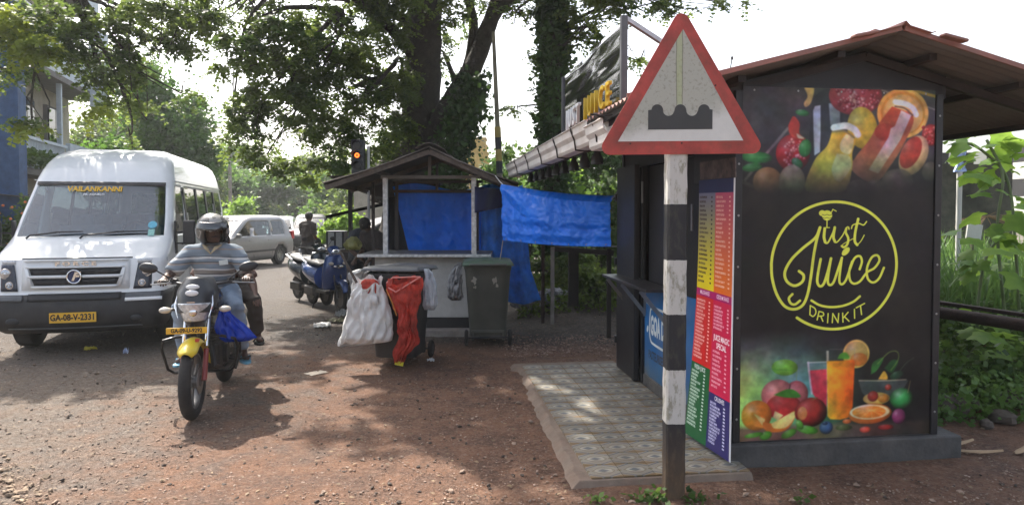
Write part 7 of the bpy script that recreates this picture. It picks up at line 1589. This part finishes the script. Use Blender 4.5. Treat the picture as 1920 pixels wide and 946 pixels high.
# ---------------------------------------------------------------- right of the kiosk
def rightweed():
    x = random.uniform(3.3, 7.2); y = random.uniform(5.6, 9.5); return (x, y, hgt(x, y)+random.random()**1.5*.42)
cover('ground_creeper', 'leafy creeper covering the bank right of the kiosk', rightweed, 21000, .062, lf_mid)
def rw2():
    x = random.uniform(3.25, 6.2); y = random.uniform(5.2, 6.4); return (x, y, hgt(x, y)+random.random()**1.6*.30)
cover('ground_creeper', 'fresh green low creeper in front of the rusty pipe rail', rw2, 6500, .052, lf_far)
gv = []; 
for _ in range(5200):
    x = random.uniform(4.0, 9.5); y = random.uniform(7.2, 12.5); z = hgt(x, y); h_ = random.uniform(.4, 1.15); a = random.uniform(0, 2*PI); dx, dy = math.cos(a), math.sin(a); w_ = random.uniform(.008, .016); l = random.uniform(.1, .45)
    p0 = (x-dy*w_, y+dx*w_, z); p1 = (x+dy*w_, y-dx*w_, z); m0 = (x+dx*l*.3-dy*w_, y+dy*l*.3+dx*w_, z+h_*.6); m1 = (x+dx*l*.3+dy*w_, y+dy*l*.3-dx*w_, z+h_*.6); t = (x+dx*l, y+dy*l, z+h_*.92)
    gv += [p0, p1, m1, m0, m0, m1, t, t]
tag(quads_np('tall_grass', gv, 4, lf_far), 'tall rank grass behind the rusty pipe rail', 'grass', kind='stuff')
def bigleaf(L_, lobes=5):
    pts = []; n = 18
    for i in range(n): a = 2*PI*i/n; r_ = .5+.13*math.cos(lobes*a)+.10*math.cos(a); pts.append((math.cos(a)*r_*L_+L_*.4, math.sin(a)*r_*L_*.95))
    vs = [(0, 0, 0)]+[(x, y, -.18*abs(y)+.05*L_*math.sin(x*9/L_)-.12*x*x/L_) for x, y in pts]; fs = [(0, i+1, (i+1) % n+1) for i in range(n)]
    # centre point moved to the middle of the blade
    vs[0] = (L_*.4, 0, .03*L_); me = bpy.data.meshes.new('leaf'); me.from_pydata(vs, [], fs); me.update(); me.materials.append(lf_bright); me.polygons.foreach_set('use_smooth', [True]*len(fs)); return me
bl_ = [bigleaf(.17), bigleaf(.23), bigleaf(.28)]
def climber(name, label, base, pts, n, seed, sp_=.35, mats=None):
    t = thing(name, label, 'plant', base); rr = random.Random(seed); P = [Vector(p)-Vector(base) for p in catmull(pts, 8)]
    M().tube(P, [.014]*len(P), 6).build('stem', mat('green_stem', (.10, .14, .05), .6), t)
    for k in range(n):
        q = P[rr.randrange(len(P)//6, len(P))]; a = rr.uniform(0, 2*PI); l = rr.uniform(.08, sp_); e_ = q+Vector((math.cos(a)*l, math.sin(a)*l*.8, rr.uniform(-.05, .22))); o = bpy.data.objects.new('leaf', rr.choice(bl_)); link(o, t); o.location = e_; o.rotation_euler = (rr.uniform(-.5, .5)-.1, rr.uniform(-.1, .8), a+rr.uniform(-.6, .6)); s_ = rr.uniform(.6, 1.05); o.scale = (s_, s_, s_)
    return t
climber('big_leaf_climber', 'tall climber with big lobed leaves reaching up at the right edge', tuple(gnd(1890, 690)), [tuple(gnd(1890, 690)), tuple(at(1885, 600, 6.6)), tuple(at(1870, 430, 6.9)), tuple(at(1880, 330, 7.0)), tuple(at(1850, 262, 7.1))], 46, 1, .42)
climber('big_leaf_climber', 'climber with lobed leaves arching left toward the eave of the kiosk roof', tuple(at(1915, 660, 7.0)), [tuple(at(1915, 660, 7.0)), tuple(at(1905, 480, 7.0)), tuple(at(1890, 340, 7.2)), tuple(at(1845, 285, 7.2)), tuple(at(1800, 262, 7.3))], 30, 2, .25)
climber('big_leaf_climber', 'lower large leaved plant beside the top of the rusty rail', tuple(at(1830, 660, 6.6)), [tuple(at(1830, 660, 6.6)), tuple(at(1835, 560, 6.7)), tuple(at(1850, 480, 6.8)), tuple(at(1880, 440, 6.9))], 16, 3, .35)
climber('big_leaf_climber', 'broad leaved plant low down under the rusty rail', tuple(at(1800, 740, 6.3)), [tuple(at(1800, 740, 6.3)), tuple(at(1805, 690, 6.2)), tuple(at(1830, 650, 6.1)), tuple(at(1860, 630, 6.2))], 12, 4, .35)
# rusty pipe rail
rl_ = thing('pipe_rail', 'rusty double pipe rail running past the right side of the kiosk', 'rail', (3.86, 6.16, .3))
o_ = Vector((3.86, 6.16, .3)); a1, b1 = at(1700, 576, 6.6), at(1990, 620, 5.4); M().tube([a1-o_, (a1+b1)/2-o_, b1-o_], .055, 12).build('pipe', rust, rl_, smooth=True)
a2, b2 = at(1700, 558, 6.75), at(1990, 600, 5.55); M().bar(a2-o_, b2-o_, .07, .03).build('top_rail', rust, rl_)
q = at(1960, 605, 5.55); M().bar(q-o_, Vector((q.x, q.y, .1))-o_, .06, .06).build('post', rust, rl_)
# black and white painted barrier beyond
bw = thing('painted_parapet', 'black and white chequered parapet seen past the right side of the kiosk', 'parapet', at(1840, 300, 12.5)); bo = bw.location
pw = mat('barrier_white', (.50, .50, .46), .8, dirt=.5, dirtcol=(.2, .19, .16)); pk = mat('barrier_black', (.02, .02, .022), .8)
for i in range(-3, 12):
    a, b_ = at(1760+i*24, 297, 12.5-i*.18), at(1760+(i+1)*24, 297, 12.5-(i+1)*.18); q = (a+b_)/2; M().bar(a-bo, b_-bo, .2, .2).build('block', pw if i % 2 else pk, bw)
wallp = thing('retaining_wall', 'dark mossy retaining wall with rails under the chequered parapet', 'wall', at(1840, 350, 12.9)); wo_ = wallp.location
a, b_ = at(1690, 355, 13.3), at(2100, 355, 11.0); M().bar(a-wo_, b_-wo_, .15, 1.0).build('wall', mat('mossy_wall', (.06, .06, .05), .95, var=.5, scale=3, dirt=.5, dirtcol=(.14, .13, .1)), wallp)
M().bar(Vector((a.x, a.y, .9))-wo_, Vector((b_.x, b_.y, .9))-wo_, .12, 1.4).build('wall', MAT['mossy_wall'], wallp)
cp = thing('chequered_pillar', 'square black and white pillar at the right edge of the picture', 'pillar', at(1918, 470, 10.4)); co = cp.location
for i in range(5): z = 1.55+.42*i*.62; M().box((.06, 0, z-co.z-.2+.13), (.28, .28, .255)).build('band', pw if i % 2 else pk, cp)
M().box((.06, 0, (1.35-co.z)/2-.3), (.26, .26, max(.3, 1.35))).build('base', concrete, cp)
wp = thing('white_post', 'thin white post with a blue and white marker on top among the grass', 'post', (at(1797, 440, 9.2).x, 9.2, .2)); z1 = at(1797, 322, 9.2).z-.2
M().cyl((0, 0, 0), (0, 0, z1), .035, 10).build('pole', pw, wp, smooth=True); M().prism([(-.08, z1), (-.02, z1+.14), (-.09, z1+.3), (.09, z1+.3), (.03, z1+.14), (.09, z1)], -.02, .02).build('marker', mat('blue_white_marker', (.25, .35, .6), .5, var=.7, scale=30), wp)
bd = thing('white_board', 'small white board leaning in the grass beyond the rail', 'board', at(1826, 437, 9.4)); M().box((0, 0, 0), (.24, .02, .26), rz=.2, ry=.15).build('panel', pw, bd)
M().bar((.0, .03, -.1), (.02, .05, -.75), .03, .03).build('stake', wood, bd)
dp = thing('dead_branch_heap', 'dry brown palm frond caught in the greenery by the parapet', 'dead frond', at(1850, 405, 9.6)); mm = M()
for k in range(26): a = random.uniform(0, PI); mm.bar((0, 0, 0), (math.cos(a)*.6*random.uniform(.5, 1), random.uniform(-.1, .1), -.15+.25*math.sin(a)*random.random()), .012, .006)
mm.build('fronds', mat('dry_frond', (.25, .17, .09), .8), dp)
# rocks and dry scraps beside the plinth
for i, (px, py, w_) in enumerate([(1782, 775, .22), (1812, 765, .16), (1880, 790, .13), (1905, 760, .18), (1850, 800, .08)]):
    p = gnd(px, py); o = M().ell((0, 0, w_*.28), (w_*.8, w_*.6, w_*.45), 12, 8, lambda q, i=i: 1+.3*mnoise.noise(q*1.7+Vector((i*3, 0, 0)))).build('rock', mat('brown_rock', (.10, .08, .065), .95, var=.35, bump=.6), smooth=True, loc=p, rot=(0, 0, i)); tag(o, ['largest mossy rock beside the right end of the kiosk plinth', 'second rock touching the largest one by the plinth', 'small rock in the leaf litter under the rusty rail', 'rounded rock at the right edge under the rusty rail', 'fist sized stone in front of the bank'][i], 'rock')
for i, (px, py, a, l) in enumerate([(1790, 838, .2, .30), (1838, 852, -.35, .26), (1912, 850, .4, .12)]):
    p = gnd(px, py); o = M().grid(lambda u, v: ((u-.5)*l, (v-.5)*.05*(1-abs(u-.5)*1.2), .012+.03*u*u+.012*math.sin(v*PI)), 8, 3).build('dry_husk', mat('dry_husk', (.36, .25, .15), .8, var=.25), loc=p, rot=(0, 0, a), solid=.003); tag(o, ['curled dry husk lying against the end of the plinth', 'pale curved dry husk on red dirt right of the plinth', 'short dry husk at the right edge of the dirt'][i], 'husk')

# ---------------------------------------------------------------- stones, grit and fallen leaves
def stones(n, area, smin, smax, m, name, label, ff=None):
    g = (1+5**.5)/2; ico = np.array([(-1, g, 0), (1, g, 0), (-1, -g, 0), (1, -g, 0), (0, -1, g), (0, 1, g), (0, -1, -g), (0, 1, -g), (g, 0, -1), (g, 0, 1), (-g, 0, -1), (-g, 0, 1)])/1.9
    tri = np.array([(0, 11, 5), (0, 5, 1), (0, 1, 7), (0, 7, 10), (0, 10, 11), (1, 5, 9), (5, 11, 4), (11, 10, 2), (10, 7, 6), (7, 1, 8), (3, 9, 4), (3, 4, 2), (3, 2, 6), (3, 6, 8), (3, 8, 9), (4, 9, 5), (2, 4, 11), (6, 2, 10), (8, 6, 7), (9, 8, 1)])
    XY = [area() for _ in range(n)]; s_ = smin+(smax-smin)*rng.random(n)**3; P = ico[None]*(1+.28*rng.normal(size=(n, 12, 1)).clip(-1.6, 1.6)); P = P*np.stack([s_, s_*rng.uniform(.55, .9, n), s_*rng.uniform(.35, .6, n)], 1)[:, None]
    a = rng.random(n)*2*PI; c, sn = np.cos(a)[:, None], np.sin(a)[:, None]; X = P[..., 0]*c-P[..., 1]*sn; Y = P[..., 0]*sn+P[..., 1]*c
    Z0 = np.array([hgt(*q) for q in XY]); V = np.stack([X+np.array([q[0] for q in XY])[:, None], Y+np.array([q[1] for q in XY])[:, None], P[..., 2]+(Z0+s_*.12)[:, None]], -1)[:, tri].reshape(-1, 3)
    return tag(quads_np(name, V, 3, m), label, name.replace('_', ' '), kind='stuff')
def yard(): 
    while 1:
        y = 3.3+random.random()**1.7*7.5; x = random.uniform(-y*.8, min(3.3, y*.8)); q = KM.inverted() @ Vector((x, y, 0))
        if q.x > -1.2 and -.35 < q.y < 3 and q.x < 1.6: continue
        return x, y
stonem = mat('pebble', (.18, .115, .08), .9, var=.4, scale=5, col2=(.30, .22, .17), bump=0)
stones(15000, yard, .002, .011, stonem, 'gravel', 'loose grit scattered over the dirt yard')
stones(650, yard, .006, .026, mat('pale_pebble', (.24, .17, .125), .9, var=.3), 'gravel', 'larger pale stones lying on the dirt yard')
stones(2600, yard, .004, .018, mat('dark_pebble', (.06, .045, .035), .9, var=.3), 'gravel', 'dark crumbs of soil on the dirt yard')
def pile(): p = gnd(35+random.gauss(0, 34), 912+random.gauss(0, 20)); return p.x, p.y
stones(120, pile, .008, .028, mat('tan_stone', (.24, .175, .12), .9, var=.3), 'gravel', 'cluster of tan stones at the lower left')
def bankl(): 
    p = gnd(random.uniform(945, 1150), random.uniform(628, 668)); return p.x, p.y
stones(900, bankl, .006, .022, mat('brick_crumb', (.20, .085, .05), .9, var=.5, col2=(.28, .2, .16)), 'rubble', 'line of red brick crumbs and rubble beyond the tiled platform')
fl2 = []
for _ in range(1300):
    x, y = yard(); x = random.uniform(-.5, 4.5) if random.random() < .35 else x; y = random.uniform(3.4, 5.6) if x > 3.2 else y; s_ = random.uniform(.008, .022); a = random.uniform(0, 2*PI); z = hgt(x, y)+.008; c, sn = math.cos(a)*s_, math.sin(a)*s_; fl2 += [(x-c, y-sn, z), (x+sn*.5, y-c*.5, z+.006), (x+c, y+sn, z+.004), (x-sn*.5, y+c*.5, z+.002)]
tag(quads_np('fallen_leaves', fl2, 4, mat('dry_leaf', (.11, .07, .04), .8, var=.5, scale=3, col2=(.20, .14, .08))), 'small dry leaves fallen on the dirt', 'leaves', kind='stuff')
def weedat(px, py, n, s_, label):
    p = gnd(px, py); Q = np.array([(p.x+random.gauss(0, s_), p.y+random.gauss(0, s_*.6), p.z+abs(random.gauss(0, .03))) for _ in range(n)]); o = quads_np('weed', card_leaves(Q, .035, .014), 4, lf_mid); tag(o, label, 'weed', kind='stuff')
weedat(1215, 938, 90, .04, 'small green weed growing at the left foot of the banded sign post'); weedat(1300, 938, 40, .05, 'tiny weed growing at the right foot of the banded sign post'); weedat(1120, 942, 24, .03, 'tiny green sprout before the corner of the tiled platform'); weedat(1500, 940, 16, .03, 'tiny sprout in the dirt before the kiosk plinth')
# ---------------------------------------------------------------- buildings and poles
bp_ = Vector((-12.0, 17, hgt(0, 17)))
bd_ = thing('apartment_building', 'pale apartment building with blue corner wall and plant filled balconies left of the minibus', 'building', bp_, R(107))
bwall = mat('bluish_white_wall', (.50, .56, .60), .8, var=.12, dirt=.45, dirtcol=(.2, .2, .19), dscale=1.2); bblue = mat('blue_wall', (.022, .065, .16), .7, var=.3, dirt=.4, dirtcol=(.1, .14, .2)); cream_w = mat('cream_wall', (.42, .38, .30), .85, dirt=.5); slabm = mat('stained_slab', (.16, .15, .14), .9, var=.3, dirt=.6, dirtcol=(.05, .05, .045))
def bb(name, x0, x1, y0, y1, z0, z1, m, par=None): return M().box(((x0+x1)/2, (y0+y1)/2, (z0+z1)/2), (x1-x0, y1-y0, z1-z0)).build(name, m, par or bd_)
bb('wall', -1, 6.3, .9, 8, -.3, 9.6, cream_w); bb('roof', -1.2, 6.5, .6, 8.2, 9.62, 9.8, slabm)
bb('blue_wall', -1.5, -1.02, -.3, 1.2, -.3, 9, bblue)
for fl in range(3):
    z = 2.75+fl*2.75; s_ = bb('balcony_slab', -1, 6.4, .0, .9, z-.16, z, slabm); 
    if fl == 0:
        for k in range(34): x = -.85+k*.11; bb('baluster', x, x+.05, .04, .09, z+.001, z+.72, bwall, s_)
        bb('hand_rail', -1, 3.0, .0, .12, z+.722, z+.80, bwall, s_); bb('parapet', 3.2, 6.4, .0, .12, z+.001, z+.9, bwall, s_)
        pl_ = quads_np('potted_plants', card_leaves(np.array([(random.uniform(-.8, 2.6), random.uniform(-.15, .2), z+.05+random.random()*.4) for _ in range(700)]), .14, .055), 4, lf_mid, s_)
    else: bb('parapet', -1, 6.4, .0, .12, z+.001, z+1.0, bwall, s_)
    for x in (-.6, 1.6, 3.9):
        f_ = bb('window', x, x+1.3, 0.80, .898, z+.9, z+2.1, slabm); bb('pane', x+.08, x+.62, 0.76, .798, z+.98, z+2.02, glassmat('dark_pane', (.2, .25, .3), .4), f_); bb('pane', x+.68, x+1.22, 0.76, .798, z+.98, z+2.02, MAT['dark_pane'], f_)
    if fl == 0: bb('column', 2.9, 3.02, .13, .25, z+.002, z+2.58, bwall)
bb('bay', 5.2, 6.5, -.25, -.002, 5.0, 7.6, bwall)
b2_ = thing('corrugated_awning', 'low dark awning edge poking out beside the minibus at the left edge', 'awning', at(20, 352, 16)); roof_sheet(-1.6, 0, 1.0, -.25, -.6, .6, b2_, (tin_top, tin_un)); M().bar((-.8, .5, -.1), (-.8, .5, -2.1), .06, .06).build('post', frame_m, b2_)
yb = thing('yellow_building', 'small yellow tiered tower beyond the hanging ivy', 'building', at(895, 330, 40)); 
for i in range(5): M().box((0, 0, .25+i*.42), (1.5-.12*i, 1.5, .36)).build('tier', mat('yellow_stone', (.52, .36, .10), .8, var=.3, scale=2), yb); M().box((0, 0, .46+i*.42), (1.6-.12*i, 1.6, .055)).build('cornice', MAT['yellow_stone'], yb)
M().box((0, 0, -1.2), (1.7, 1.7, 2.5)).build('base', MAT['yellow_stone'], yb)
yr = thing('far_shed', 'low shed with tan roof beyond the right eave of the stall', 'building', at(935, 345, 26)); M().prism([(-1.0, -.1), (1.2, .45), (1.2, .36), (-1.0, -.2)], -1, 1).build('roof', mat('tan_roof', (.42, .28, .17), .8), yr); M().box((.2, 0, -1.0), (1.8, 1.8, 1.7)).build('wall', cream_w, yr)
pw_ = thing('pale_wall', 'pale wall top seen just over the ridge left of the stall roof', 'wall', at(700, 345, 24)); M().box((0, 0, -.3), (1.3, .3, 2.2)).build('panel', cream_w, pw_)
ts = thing('traffic_signal', 'dark traffic signal head with orange lamp lit above the stall roof', 'traffic signal', (at(672, 300, 11).x, 11, hgt(0, 11))); zt = at(672, 262, 11).z-ts.location.z; zb_ = at(672, 328, 11).z-ts.location.z
M().box((0, 0, (zt+zb_)/2), (.20, .16, zt-zb_)).build('housing', black, ts, bevel=.02); M().cyl((.15, .05, 0), (.15, .05, zt-.1), .022, 10).build('pole', white_wall, ts)
em_ = bpy.data.materials.new('lit_orange'); em_.use_nodes = True; e_ = em_.node_tree.nodes['Principled BSDF']; e_.inputs['Base Color'].default_value = (.8, .2, .02, 1); e_.inputs['Emission Color'].default_value = (1, .16, .02, 1); e_.inputs['Emission Strength'].default_value = 1.2
zl = at(672, 292, 11).z-ts.location.z
for k in range(3): M().lathe([(0, -.012), (.06, -.008), (.065, .0), (0, .0)], 16, (0, -.085, zl+(.0, 1, -1)[k]*.165), 'y').build('lamp', mat('dark_lamp', (.02, .02, .02), .3), ts); M().lathe([(.07, 0), (.07, -.12), (.076, -.12), (.076, 0)], 16, (0, -.08, zl+(.0, 1, -1)[k]*.165), 'y', 0, PI).build('hood', black, ts)
M().torus((0, -.10, zl), .028, .011, 'y', 16, 6).build('lit_lamp', em_, ts)
# thin banded pole
pc_ = thing('banded_pole', 'thin leaning pole with yellow and black bands near its foot behind the stall', 'pole', (at(936, 440, 11.3).x, 11.3, .0))
def pp(py): return at(925+(py-60)*.044, py, 11.3)-Vector(pc_.location)
M().tube([pp(560), pp(325), pp(240), pp(60)], [.05, .048, .042, .03], 10).build('shaft', mat('mossy_pole', (.13, .12, .08), .85, var=.4, scale=6), pc_)
for i, (a, b_) in enumerate(((325, 302), (302, 280), (280, 258), (258, 238))): M().tube([pp(a), pp(b_)], [.053, .053], 12).build('band', mat('band_yellow', (.26, .20, .05), .8, dirt=.5) if i % 2 else pk, pc_)
up_ = thing('utility_pole', 'thin concrete utility pole on the verge beyond the helmet of the rider', 'pole', (at(432, 400, 36).x, 36, hgt(0, 36))); M().tube([(0, 0, 0), (0, 0, at(432, 255, 36).z+.3)], [.11, .08], 8).build('shaft', concrete, up_)
# clutter in the shade left of the stall
ct = thing('vendor_table', 'low dark table with a cloth beside the scooters', 'table', (at(632, 450, 13).x, 13.0, hgt(0, 13)))
M().box((0, 0, .88), (.62, .6, .05)).build('tabletop', wood, ct); M().box((0, -.28, .70), (.60, .02, .3)).build('cloth', dshirt, ct)
for x in (-.27, .27):
    for y in (-.25, .25): M().box((x, y, .43), (.05, .05, .86)).build('leg', wood, ct)
bx = thing('display_box', 'dark box with two pale upright panels standing on the vendor table', 'box', Vector(ct.location)+Vector((0, 0, .906))); M().box((0, 0, .17), (.34, .3, .34)).build('case', black, bx, bevel=.01)
for x in (-.075, .075): M().box((x, -.154, .17), (.11, .008, .29)).build('panel', mat('pale_panel', (.30, .30, .29), .6), bx)
blob('pale_bundle', 'pale knotted cloth bundle under the vendor table', 'bundle', Vector((ct.location.x, 12.6, .45)), [(.0, -.18, .18), (.1, -.22, .22), (.2, -.2, .18), (.28, -.1, .1)], .15, clothmat('pale_cloth', (.26, .26, .25), trans=.1), wr=.04, k=12, n=30, vert=14, seed=31)
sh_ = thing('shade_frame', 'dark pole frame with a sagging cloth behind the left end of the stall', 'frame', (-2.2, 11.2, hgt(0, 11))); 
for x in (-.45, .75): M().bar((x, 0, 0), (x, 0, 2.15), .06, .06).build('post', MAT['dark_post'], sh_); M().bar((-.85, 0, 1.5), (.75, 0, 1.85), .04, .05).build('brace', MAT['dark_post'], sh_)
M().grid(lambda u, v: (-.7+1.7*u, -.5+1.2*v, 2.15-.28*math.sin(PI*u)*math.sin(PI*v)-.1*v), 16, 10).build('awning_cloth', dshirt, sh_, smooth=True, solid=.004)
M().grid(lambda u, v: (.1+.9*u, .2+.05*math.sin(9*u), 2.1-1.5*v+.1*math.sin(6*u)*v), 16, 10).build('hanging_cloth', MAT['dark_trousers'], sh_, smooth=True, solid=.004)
pb_ = blob('yellow_green_packet', 'small yellowish packet on the dark heap beside the stick', 'packet', at(662, 468, 10.2), [(0, -.1, .1), (.06, -.13, .13), (.14, -.09, .1), (.2, -.03, .05)], .06, mat('dull_olive_packet', (.20, .2, .06), .5, var=.4), wr=.05, k=20, n=20, vert=8, seed=2)
hp2 = M(); rr = random.Random(8)
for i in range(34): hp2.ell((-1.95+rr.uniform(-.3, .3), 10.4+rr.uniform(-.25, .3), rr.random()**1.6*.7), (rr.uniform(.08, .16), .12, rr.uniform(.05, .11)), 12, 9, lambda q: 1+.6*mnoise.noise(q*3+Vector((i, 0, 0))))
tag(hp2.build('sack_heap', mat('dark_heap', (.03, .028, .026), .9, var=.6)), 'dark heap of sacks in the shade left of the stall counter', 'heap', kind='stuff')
# ---------------------------------------------------------------- humid air
hz = M().box((0, 72, 6), (420, 170, 24)).build('haze', None); hz.location = (0, 0, 0); tag(hz, kind='stuff')
hm = bpy.data.materials.new('humid_air'); hm.use_nodes = True; hn = hm.node_tree; hn.nodes.remove(hn.nodes['Principled BSDF'])
pv = hn.nodes.new('ShaderNodeVolumePrincipled'); pv.inputs['Density'].default_value = .0010; pv.inputs['Color'].default_value = (.93, .96, .97, 1); pv.inputs['Anisotropy'].default_value = .3
hn.links.new(pv.outputs[0], hn.nodes['Material Output'].inputs['Volume']); hz.data.materials.append(hm)
scene.cycles.volume_bounces = 1
